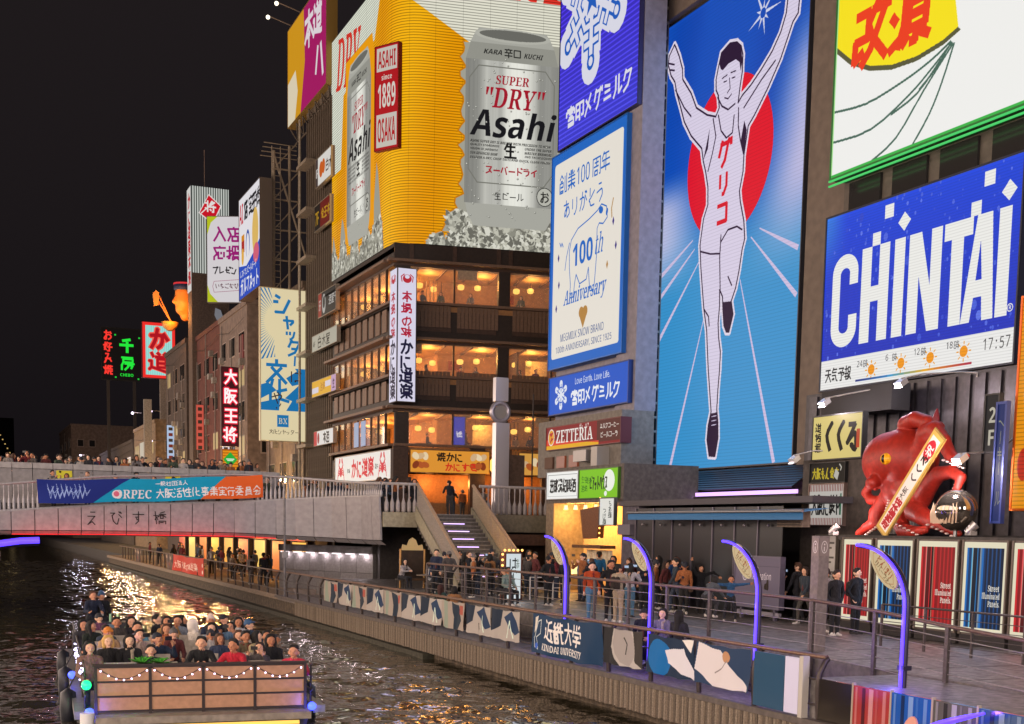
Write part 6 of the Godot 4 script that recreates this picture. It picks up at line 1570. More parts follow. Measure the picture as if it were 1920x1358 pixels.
	for q in [[-112., 8.], [-126., 9.], [-142., 8.], [-160., 9.], [-178., 8.], [-200., 9.], [-222., 8.]]:
		var wl := thing("added_wall_lamp", "warm bracket lamp added to brighten a far bank front", "lamp", Vector3(25.0, q[1], q[0]), 0., "added warm wall lamps along the far bank")
		part(wl, "lamp_globe", ball(.16), mat("ffd8a0", .4, 0., 3.), Vector3(-1.2, 0, 0)); bar(wl, "bracket", Vector3(0, .1, 0), Vector3(-1.2, .1, 0), .04, mat("4a4038")); omni(wl, "lamp_light", Vector3(-1.6, -.3, .8), Color(1, .78, .5), 14., .2)
	# street lights on posts along the bank
	var i2 := 0
	for q in [[24.6, 19.5, -182], [24.6, 15.5, -182], [22.0, 17.0, -260], [25.0, 21, -205]]:
		o = thing("flood_lamp", ["white flood lamp on a short arm high on the steel column", "white flood lamp on a short arm low on the steel column", "white flood lamp near the low grey building", "white flood lamp above the tan building"][i2], "lamp", Vector3(q[0], q[1], q[2]))
		part(o, "lamp_head", ball(.2), mat("f4e4ff", .4, 0., 4.)); bar(o, "arm", Vector3(.2, .1, 0), Vector3(1.3, .1, 0), .06, mat("8a8078")); i2 += 1
		omni(o, "lamp_light", Vector3(-.6, 0, .6), Color(.95, .9, 1), 6., .3)
	# shops under the bridge, seen through the arch
	o = thing("arcade_shops", "row of lit shopfronts with yellow and orange windows beneath the bridge", "shop")
	bx(o, "back_wall", Vector3(19.5, .9, -130), Vector3(19.8, 4.6, -72), worn("5a4638"))
	for i in 9:
		var zz := -76.0 - i * 5.6
		bx(o, "shop_window", Vector3(19.3, 1.3, zz - 3.6), Vector3(19.42, 3.3, zz), mat(["f2b21c", "e8782a", "f0c860", "d8542a", "f2a840"][i % 5], .5, 0., .9)); bx(o, "shop_board", Vector3(19.1, 3.4, zz - 4.2), Vector3(19.42, 3.9, zz + .4), mat(["b5301e", "3a2a20", "c86a1e"][i % 3], .5))
		bx(o, "door_post", Vector3(19.2, .95, zz + .2), Vector3(19.45, 3.4, zz + .6), worn("3a2c24"))
		if i % 2 == 0: omni(o, "shop_light", Vector3(18.2, 2.9, zz - 1.5), Color(1, .7, .35), 2.4, .2)
	var p := pr(9, 1.3, 260, "c83a22")
	p.jp("大阪本場の味道楽", .6, .4, .55, H("f2d8c8"), .12, false, 1.5); p.ell(8.6, .5, .14, .14, H("fff0e0")); p.ell(8.6, .95, .14, .14, H("fff0e0"))
	var b := thing("red_banner", "red cloth banner along the railing beyond the bridge", "banner", Vector3(14.5, 1.5, -90), R)
	part(b, "cloth", cloth(12.5, 1.25, .1, 3), face_mat(p.tex(), 0.0, .6))
	p = pr(3, 1.3, 100, "6a5548")
	for i in 12: p.ell(.2 + .25 * i, .3 + .5 * (i % 3) * .5, .12, .15, [H("b59a80"), H("3a2a22"), H("8a4a3a")][i % 3])
	for q in [[-98.5, "patterned brown cloth beside the red banner"], [-117, "patterned brown cloth at the far railing"]]:
		b = thing("brown_banner", q[1], "banner", Vector3(14.6, 1.5, q[0]), R); part(b, "cloth", cloth(4.2, 1.2, .08, 7), face_mat(p.tex(), 0.0, .6))
	b = thing("far_railing", "dark railing along the boardwalk beyond the bridge", "railing", Vector3(14.6, .95, 0))
	for i in 26: bar(b, "post", Vector3(0, 0, -76 - i * 2.1), Vector3(0, 1.1, -76 - i * 2.1), .05, mat("3a2f28"), 5)
	bar(b, "handrail", Vector3(0, 1.12, -131), Vector3(0, 1.12, -75), .05, mat("6a5444"))

func runner_building():
	var o := thing("screen_building", "brown grey building carrying the runner screen above a dark glass base", "building")
	var wall := worn("75685c", .75, .75, 1., .15)
	bx(o, "wall", Vector3(29.4, 1.7, -52), Vector3(44, 40, -37.2), wall)
	bx(o, "pillar", Vector3(29.05, 5.2, -40.5), Vector3(29.4, 40, -37.3), wall)
	bx(o, "top_band", Vector3(28.7, 26.25, -51.3), Vector3(29.4, 40, -40.4), wall)
	# service gap with ladder and cables
	bx(o, "service_gap", Vector3(29.0, 5.5, -53.4), Vector3(29.4, 40, -52), wall); bx(o, "service_wall", Vector3(29.2, 5.5, -55.2), Vector3(29.4, 40, -53.4), worn("6b6a70", .6, .75, 1., .2))
	for i in 44: bx(o, "ladder_rung", Vector3(28.4, 7.5 + i * .62, -50.6), Vector3(28.7, 7.6 + i * .62, -50.55), mat("6e675e", .5))
	for z in [28.38, 28.7]: bx(o, "ladder_rail", Vector3(z, 6.5, -50.62), Vector3(z + .05, 36, -50.56), mat("5a544d", .5))
	bar(o, "cable", Vector3(28.9, 5.5, -51.7), Vector3(28.9, 34, -51.7), .06, mat("1e1c1c"))
	# sloping louvres below the screen, with a violet light bar
	for i in 9:
		var f := i / 9.0
		box(o, "louvre", Vector3(lerpf(28.75, 27.55, f), lerpf(6.85, 5.98, f), -44.0), Vector3(.16, .06, 10.6), mat("34323a", .4, .3), Vector3(0, 0, .5))
	box(o, "light_bar", Vector3(27.42, 5.86, -43.2), Vector3(.08, .14, 10.2), mat("d8a8ff", .4, 0., 1.8)); area(o, "violet_light", Vector3(27.3, 5.7, -43.2), Vector3(0, PI / 2, 0), 10, .15, Color(.8, .6, 1.), 3.)
	bx(o, "bar_shelf", Vector3(27.3, 5.55, -48.6), Vector3(29.2, 5.75, -38), mat("2e2c30"))
	# low base with awning and dark glass
	bx(o, "base_roof", Vector3(23.6, 5.3, -44.4), Vector3(29.4, 5.5, -32), mat("4a464a")); bx(o, "base_back", Vector3(27.5, 1.7, -44.3), Vector3(27.7, 5.3, -32), mat("2c2a2e"))
	var aw := st_new()
	tri4(aw, Vector3(23.7, 5.12, -41.9), Vector3(23.7, 5.12, -31.2), Vector3(22.7, 4.98, -31.2), Vector3(22.7, 4.98, -41.9)); tri4(aw, Vector3(22.7, 4.98, -41.9), Vector3(22.7, 4.98, -31.2), Vector3(22.7, 4.76, -31.2), Vector3(22.7, 4.76, -41.9))
	part(o, "awning", st_end(aw), mat("2f6a9a", .7)); bar(o, "awning_bar", Vector3(22.68, 5.02, -41.9), Vector3(22.68, 5.02, -31.2), .05, mat("8a8a8e", .3, .6))
	for i in 7:
		var z := -42.9 + i * 1.35
		bx(o, "glass_mullion", Vector3(23.55, 1.7, z), Vector3(23.65, 5.2, z + .06), mat("6d6872", .3, .6)); bx(o, "window_pane", Vector3(23.59, 1.7, z + .06), Vector3(23.61, 5.2, z + 1.35), mat("121216", .3))
		part(o, "fixing", ball(.05), mat("b0aab0", .3, .6), Vector3(23.5, 4.6, z + .7))
	bx(o, "vent_grille", Vector3(23.4, 4.55, -33.5), Vector3(23.7, 5.1, -32.2), worn("8a7a68"))
	for i in 6: bx(o, "vent_slat", Vector3(23.36, 4.6 + i * .08, -33.45), Vector3(23.4, 4.64 + i * .08, -32.25), mat("4a4038"))
	bx(o, "door_wall", Vector3(23.7, 1.7, -44.2), Vector3(24.0, 5.3, -42.9), worn("5a5560")); bx(o, "vent_grille", Vector3(23.5, 4.2, -44.2), Vector3(23.7, 4.6, -43.2), mat("6a6670"))
	# information board and post
	var p := pr(2.4, 1.65, 260, "6a6577")
	p.rect(0, .28, 2.4, .02, H("55505f")); p.ell(.55, .62, .13, .17, H("d8d4de")); p.ell(.55, .62, .1, .14, H("6a6577")); p.rect(.535, .6, .03, .12, H("d8d4de")); p.ell(.55, .55, .022, .022, H("d8d4de")); p.en("information", .75, .48, .26, H("d8d4de"), "Droid Sans", false, 1.2)
	o = sign_box("information_board", "grey violet board reading information by the glass base", Vector3(22.6, 2.85, -33.3), R, 2.5, 1.6, .15, p, .0, "6a6577", 0., Color.WHITE, "board")
	box(o, "foot_plate", Vector3(0, -.95, -.1), Vector3(2.3, .1, .1), mat("8a8590"))
	for s in [-1, 1]: box(o, "leg", Vector3(s * .9, -.97, -.1), Vector3(.1, .36, .1), mat("55505f"))
	o = thing("information_post", "square stone-grey post with a round i emblem", "post", Vector3(17.9, 1.7, -23.9))
	box(o, "shaft", Vector3(0, 1.3, 0), Vector3(.28, 2.6, .28), worn("8a7d78", .6, .7, 1., .6))
	p = pr(.28, .4, 50, "8a7d78")
	p.ell(.14, .2, .09, .14, H("d8d0cc")); p.ell(.14, .2, .075, .12, H("8a7d78")); p.rect(.125, .19, .03, .1, H("d8d0cc")); p.ell(.14, .14, .02, .02, H("d8d0cc"))
	for r in [0., R]: part(o, "emblem", quad(.26, .4), face_mat(p.tex(), 0., .6), Vector3(0, 2.35, .145) if r == 0. else Vector3(-.145, 2.35, 0), Vector3(0, r, 0))

func milk_building():
	var o := thing("milk_sign_building", "grey violet building carrying the milk company's signs above small shops", "building")
	var wall := worn("8a8690", .7, .75, 1., .2)
	bx(o, "wall", Vector3(27.5, 5.6, -58.6), Vector3(40, 36, -51.7), wall)
	bx(o, "near_fin", Vector3(27.2, 9.6, -51.7), Vector3(28.25, 36, -49.9), wall); bx(o, "gap_wall", Vector3(28.25, 5.6, -51.7), Vector3(29.0, 36, -51.35), wall)
	bx(o, "low_wall", Vector3(26.6, 6.9, -58.6), Vector3(28.2, 9.6, -49.9), worn("7d776e", .7, .7, 1., .3))
	for i in 3: bx(o, "vent_window", Vector3(26.5, 7.3, -57.6 + i * 1.35), Vector3(26.62, 7.85, -56.7 + i * 1.35), mat("c8603a", .4, 0., .25) if i > 0 else mat("5a4030"))
	bx(o, "air_duct", Vector3(25.9, 7.45, -53.2), Vector3(26.6, 7.95, -51.9), mat("8d8a88", .4, .5)); bx(o, "duct_box", Vector3(26.0, 7.2, -51.6), Vector3(26.6, 8.05, -51.0), mat("a09c96", .5, .3))
	# noodle shop under the two small signs
	bx(o, "shop_wall", Vector3(24.1, 5.5, -52.1), Vector3(27.5, 7.0, -44.9), worn("6d6660")); bx(o, "shop_side", Vector3(24.1, 1.7, -52.1), Vector3(27.5, 5.5, -51.3), worn("8a7a66"))
	bx(o, "shop_end", Vector3(24.1, 1.7, -44.95), Vector3(27.5, 5.5, -44.45), worn("6d6660")); bx(o, "shop_back", Vector3(25.6, 1.7, -51.3), Vector3(25.8, 5.5, -44.95), worn("d9b47c", .7, .8, 1., .4))
	bx(o, "shop_floor", Vector3(24.1, 1.7, -51.3), Vector3(25.6, 1.72, -44.95), worn("9a8670"))
	for i in 5:
		var q := Vector3(24.35, 5.32, -50.6 + i * .95)
		part(o, "spot_lamp", cyl(.1, .06, .2, 10), mat("ffdca0", .4, 0., 2.), q); bar(o, "lamp_stem", q, q + Vector3(0, .2, 0), .02, mat("3a3028"), 4)
		omni(o, "shop_light", q + Vector3(.2, -.25, 0), Color(1, .74, .38), 1.5, .08)
	part(o, "bowl_board", slab(P("-90 60 90 75 70 -55 -60 -60"), .3), worn("7a4a26", .6, .6, 1., .8), Vector3(24.0, 4.6, -47.6), Vector3(0, R, 0))
	bx(o, "canopy", Vector3(23.7, 3.62, -48.6), Vector3(24.4, 3.75, -46.0), worn("6b4a30")); for i in 5: bx(o, "door_curtain", Vector3(24.3, 2.75, -48.4 + i * .47), Vector3(24.32, 3.55, -47.97 + i * .47), worn("d9ccb0", .9))
	bx(o, "door_frame", Vector3(25.4, 1.75, -46.6), Vector3(25.58, 3.5, -45.3), worn("c9862e", .5)); bx(o, "door_pane", Vector3(25.36, 1.9, -46.4), Vector3(25.4, 3.3, -45.5), mat("f2c878", .3, 0., .5))
	part(o, "paper_lantern", cyl(.14, .14, .42, 12), mat("ffdc94", .5, 0., 1.5), Vector3(24.2, 2.7, -49.3)); omni(o, "lantern_light", Vector3(24.0, 2.45, -49.3), Color(1, .75, .4), .5, .1)
	for i in 9: part(o, "string_bulb", ball(.04), mat("ffb85a", .4, 0., 3.), Vector3(23.9, 5.65 - i * .2, -46.5))

func octopus_corner():
	var o := thing("octopus_shop_building", "dark metal clad building behind the octopus and stripe panels", "building")
	bx(o, "wall", Vector3(27.0, 1.7, -37.2), Vector3(40, 9.1, -14), worn("3d3b40", .45, .6, 1., .3, .4)); bx(o, "upper_wall", Vector3(28.2, 9.1, -37.2), Vector3(40, 30, -14), worn("5d534a", .6, .7, 1., .2))
	for i in 26: bx(o, "cladding_rib", Vector3(26.93, 4.4, -36.9 + i * .6), Vector3(27.0, 9.0, -36.5 + i * .6), worn("4a474e", .4, .6, 1., .3, .5))
	for i in 8: bx(o, "upper_window", Vector3(28.1, 15.15, -36.8 + i * 2.2), Vector3(28.2, 16.2, -35.2 + i * 2.2), mat("2c2a2a", .15))
	bx(o, "dark_frame", Vector3(25.7, 8.1, -34.6), Vector3(26.4, 8.9, -31.2), mat("1d1b1c")); bx(o, "lower_wall", Vector3(25.1, 1.7, -34.6), Vector3(27, 6.7, -31.2), worn("4d4640")); bx(o, "corrugated_sheet", Vector3(25.6, 4.4, -31.2), Vector3(25.8, 6.5, -29.8), worn("8d8a88", .4, .6, 1., .5, .4))
	for i in 8: bx(o, "sheet_rib", Vector3(25.55, 4.4, -31.15 + i * .17), Vector3(25.6, 6.5, -31.08 + i * .17), worn("9a9794", .4, .6, 1., .5, .4))
	bx(o, "panel_ledge", Vector3(22.75, 4.2, -29.6), Vector3(27, 4.34, -17), worn("4a4540"))
	bx(o, "orange_window", Vector3(26.8, 5.3, -26.6), Vector3(26.93, 7.4, -24.9), mat("e8803a", .5, 0., .35))
	# notices on the wall by the two standing men
	var p := pr(1.0, 1.3, 110, "d9d2bc")
	for i in 3: p.ell(.2 + i * .3, .3, .12, .12, H("b03a34")); p.ell(.2 + i * .3, .3, .09, .09, H("d9d2bc"))
	for i in 3: p.line([Vector2(.12 + i * .3, .22), Vector2(.28 + i * .3, .38)], .03, H("b03a34")); p.rect(.15 + i * .3, .27, .1, .06, H("3a3432"))
	for i in 5: p.rect(.1, .6 + i * .12, .8 - .1 * (i % 3), .03, H("8a857a"))
	sign_box("notice_board", "cream notice with three red ring symbols on the dark wall", Vector3(25.0, 3.7, -31.8), R, 1.1, 1.3, .05, p, .0, "6a655a", 0., Color.WHITE, "notice")
	p = pr(1.0, 1.5, 110, "c9c6be")
	for i in 8: p.rect(.1, .2 + i * .16, .8 - .12 * (i % 3), .06, H("6a6660") if i != 2 else H("a03a3a"))
	sign_box("text_notice", "grey notice sheet full of text beside the ring symbols", Vector3(25.0, 3.6, -33.1), R, 1.1, 1.5, .05, p, .0, "6a655a", 0., Color.WHITE, "notice")
	# the lit stripe panels
	var sp := []
	for f in 2:
		var q := pr(1.4, 2.2, 180, "efe6c8")
		var x := .1
		var i := 0
		while x < 1.3:
			var w := minf([.06, .1, .04, .14, .03, .08, .05][i % 7], 1.3 - x)
			q.rect(x, .14, w, 1.92, H((["d8242c", "8c1a1e", "f0585a", "5a1518", "e83238", "3a1416", "a83a2c"] if f == 0 else ["1a6fc0", "123a6a", "58b0e0", "16202e", "2a88d0", "1a2a44", "6a88a8"])[i % 7])); x += w; i += 1
		q.rect(.72, .14, .58, 1.92, H("8e1f20") if f == 0 else H("142238"))
		for j in 4: q.rect(.78 + j * .13, .14, .05, 1.92, H("c02a2c") if f == 0 else H("1d4a80"))
		q.en("Street", .85, 1.02, .15, H("f6efe0"), "Droid Serif", true, .36); q.en("Illuminated", .66, 1.2, .15, H("f6efe0"), "Droid Serif", true, .58); q.en("Panels.", .86, 1.38, .15, H("f6efe0"), "Droid Serif", true, .38)
		sp.append(face_mat(q.tex(), .85))
	var zs := [-28.52, -27.0, -25.38, -23.76, -22.14, -20.5]
	for i in 6:
		var w := 1.28 if i == 0 else 1.5
		var e := thing("stripe_panel", ["red lit stripe panel standing next to the cream notice", "blue lit stripe panel next to the end red one", "red lit stripe panel between two blue ones", "blue lit stripe panel beneath the steel ball", "red lit stripe panel beneath the orange screen", "blue lit stripe panel past the orange screen"][i], "light panel", Vector3(22.6, 3.12, zs[i]), R, "lit stripe panels")
		box(e, "cabinet", Vector3(0, 0, -.13), Vector3(w, 2.3, .25), mat("5a5048", .5, .2)); part(e, "light_face", quad(w - .1, 2.2), sp[i % 2], Vector3(0, 0, .003))
		for s in [-1, 1]: box(e, "rim", Vector3(s * (w / 2 - .02), 0, .01), Vector3(.05, 2.3, .05), mat("6a5f55", .5, .3))
		box(e, "foot", Vector3(0, -1.28, -.12), Vector3(w, .25, .2), mat("2e2a28"))
		area(e, "panel_light", Vector3(0, 0, .2), Vector3(0, PI, 0), w * .9, 2.0, Color(1, .55, .5) if i % 2 == 0 else Color(.55, .75, 1), 1.0)
	octopus()

func octopus():
	var o := thing("octopus_figure", "giant red octopus figure with yellow eye above the stripe panels", "octopus", Vector3(24.2, 4.36, -27.6), R)
	# local axes: x along the bank (towards the near end), y up, z out over the promenade
	var b := []
	var ch := func(pts, r0, r1):
		for i in pts.size() - 1: b.append([pts[i], pts[i + 1], lerpf(r0, r1, i / float(pts.size() - 1)), lerpf(r0, r1, (i + 1) / float(pts.size() - 1)), 0])
	b.append([Vector3(-1.5, 2.05, .1), Vector3(-.85, 2.1, .1), .82, .84, 0]); b.append([Vector3(-1.05, 1.2, .15), Vector3(-1.1, 1.7, .15), .5, .62, 0]); b.append([Vector3(-.35, 1.15, .15), Vector3(-.75, 1.35, .15), .42, .5, 0])
	b.append([Vector3(-1.35, 1.5, .75), Vector3(-1.25, 1.42, .98), .2, .17, 0])
	ch.call([Vector3(-1.0, 2.6, .1), Vector3(-.85, 3.02, .2), Vector3(-.4, 3.12, .3), Vector3(.1, 3.0, .3), Vector3(.4, 2.86, .2)], .26, .17)
	ch.call([Vector3(-.3, 1.5, .1), Vector3(-.1, 2.3, .25), Vector3(.15, 2.68, .35), Vector3(.55, 2.76, .45), Vector3(.95, 2.45, .5), Vector3(1.3, 2.08, .55), Vector3(1.65, 1.92, .6), Vector3(1.95, 2.02, .6)], .36, .08)
	ch.call([Vector3(-.1, 1.0, .2), Vector3(.4, 1.35, .4), Vector3(.9, 1.6, .55), Vector3(1.5, 1.64, .65), Vector3(1.95, 1.48, .75), Vector3(1.95, 1.2, .85), Vector3(1.75, .92, .9)], .28, .06)
	ch.call([Vector3(-.3, 1.0, .2), Vector3(-.1, .66, .4), Vector3(.4, .5, .55), Vector3(.95, .36, .65), Vector3(1.5, .2, .75), Vector3(2.05, .06, .8)], .34, .08)
	ch.call([Vector3(-.7, 1.0, .2), Vector3(-.65, .42, .45), Vector3(-.3, .14, .6), Vector3(.2, .1, .7), Vector3(.75, .14, .75)], .3, .1)
	ch.call([Vector3(-1.4, 1.1, .2), Vector3(-1.72, .62, .35), Vector3(-1.7, .3, .45), Vector3(-1.95, .2, .5), Vector3(-2.25, .02, .55)], .27, .1)
	ch.call([Vector3(-1.3, 1.0, .1), Vector3(-1.75, .95, .2), Vector3(-2.15, .98, .25), Vector3(-2.38, 1.2, .25), Vector3(-2.2, 1.42, .25), Vector3(-1.95, 1.34, .25)], .16, .1)
	var m := StandardMaterial3D.new()
	m.albedo_color = H("c03222"); m.roughness = .5
	m.albedo_texture = rough_tex(.03, .72, 1., 9); m.uv1_triplanar = true; m.uv1_scale = Vector3.ONE * .4
	part(o, "body", to_mesh(nets(b, .045, .04)), m)
	var eye := part(o, "eye", ball(.2, .34), mat("e8a81c", .25), Vector3(-.78, 2.06, .86))
	part(eye, "pupil", ball(.07, .22), mat("16110c", .2), Vector3(.02, 0, .14)); part(o, "eyelid", lathe([[.24, 0], [.27, .05], [.24, .1]], 14), m, Vector3(-.78, 2.06, .78), Vector3(PI / 2, 0, 0))
	part(o, "horn", lathe([[.12, 0], [.1, .15], [.02, .4]], 10), mat("7a1420", .4), Vector3(.4, 2.95, .3), Vector3(0, 0, -.1))
	var k := 0
	for line in [[Vector3(1.2, 1.95, .68), Vector3(1.95, 1.72, .7)], [Vector3(1.05, .28, .95), Vector3(1.95, .0, .95)], [Vector3(-.3, .3, .85), Vector3(.6, .02, .9)], [Vector3(-1.25, .2, .75), Vector3(-1.75, -.05, .75)], [Vector3(1.85, 1.3, .82), Vector3(1.7, .85, .92)], [Vector3(-.55, 3.02, .22), Vector3(-.1, 2.95, .3)], [Vector3(-1.0, .95, .55), Vector3(-1.05, .6, .6)]]:
		for i in 6: part(o, "sucker", ball(.055, .06, 8), mat("e8d0c8", .4), line[0].lerp(line[1], i / 5.))
	# banner across its body
	var p := pr(2.6, .46, 240, "d9b45a")
	p.rect(.08, .06, 2.44, .34, H("ece6dc")); p.ell(2.2, .23, .24, .17, H("c02030")); p.jp("祝", 2.06, .1, .26, H("f2e6e0"), .13); p.jp("くくる", 1.35, .12, .24, H("2a2420"), .14); p.jp("大阪", .9, .14, .16, H("4a443a"), .1); p.jp("道頓堀本店", .12, .1, .26, H("b8282e"), .16, false, .6)
	var bn := thing("octopus_banner", "gold edged white banner slung across the octopus", "banner", Vector3(22.95, 5.68, -27.0), R)
	part(bn, "board", slab(P("-165 -26 165 -26 165 26 -165 26"), .05), worn("c9a04a", .5), Vector3(0, 0, -.01), Vector3(0, 0, .87)); part(bn, "print", quad(3.2, .48), face_mat(p.tex(), .0, .5), Vector3(0, 0, .003), Vector3(0, 0, .87))
	var s := thing("steel_ball", "mirror steel ball with pale leaf pattern under an octopus arm", "ball", Vector3(22.95, 5.0, -25.2))
	part(s, "ball", ball(.52, 0., 28), mat("8d8478", .08, .9)); bar(s, "stem", Vector3(0, -.5, 0), Vector3(0, -.95, 0), .05, mat("8a8a8a", .3, .7))
	for i in 9: part(s, "leaf", slab(P("-6 -20 -8 5 0 30 8 5 6 -20"), .02), mat("c9ae90", .5), Vector3(-.46 + .02 * absf(i - 4.), -.12 - .02 * (i % 2), -.4 + i * .1), Vector3(0, R + (4 - i) * .14, 0))
	# arm lamps that light the figure
	var i := 0
	for q in [[Vector3(25.2, 8.75, -30.2), Vector3(26.9, 8.9, -29.0), 1], [Vector3(24.7, 8.4, -33.1), Vector3(26.4, 8.7, -31.6), 0], [Vector3(22.7, 6.25, -24.9), Vector3(26.9, 7.6, -25.2), 2], [Vector3(24.6, 6.72, -34.4), Vector3(25.6, 6.75, -32.2), 3]]:
		var l := thing("arm_lamp", ["floodlight on a curved arm above the octopus head", "floodlight on a curved arm over the pale yellow sign", "dazzling floodlight on an arm beside the octopus", "slim lamp bar over the black sign"][i], "lamp", q[0])
		var d: Vector3 = q[1] - q[0]
		part(l, "arm", tube([d, d + Vector3(0, .12, 0), Vector3(d.x * .8, d.y + .14, d.z * .8), Vector3(d.x * .3, .25, d.z * .3), Vector3(0, .12, 0)], .025, 6), mat("a8a4a0", .35, .6))
		box(l, "lamp_head", Vector3.ZERO, Vector3(.28, .16, .28), mat("c9c4c0", .35, .4), Vector3(0, 0, .6)); box(l, "lamp_glass", Vector3(-.06, -.09, 0), Vector3(.22, .03, .22), mat("fff2ff", .3, 0., 5. if i == 2 else 1.6), Vector3(0, 0, .6))
		if i < 3: omni(l, "lamp_light", Vector3(-.2, -.25, 0), Color(1, .93, .96), [1.6, 1.0, 2.4][i], .12)
		i += 1
	for q in [[Vector3(22.9, 4.5, -30.0), "small spotlight on the panel tops near the corrugated sheet"], [Vector3(22.9, 4.55, -24.6), "small spotlight on the panel tops under the blue board"]]:
		var l := thing("spotlight", q[1], "lamp", q[0])
		part(l, "can", cyl(.09, .12, .3, 12), mat("b8b4b0", .3, .7), Vector3.ZERO, Vector3(.6, 0, -.5)); box(l, "foot", Vector3(0, -.12, 0), Vector3(.2, .1, .2), mat("8a8682"))
		omni(l, "spot_light", Vector3(0, .25, .3 if q[0].z < -28 else -.3), Color(1, .85, .85), .8, .08)

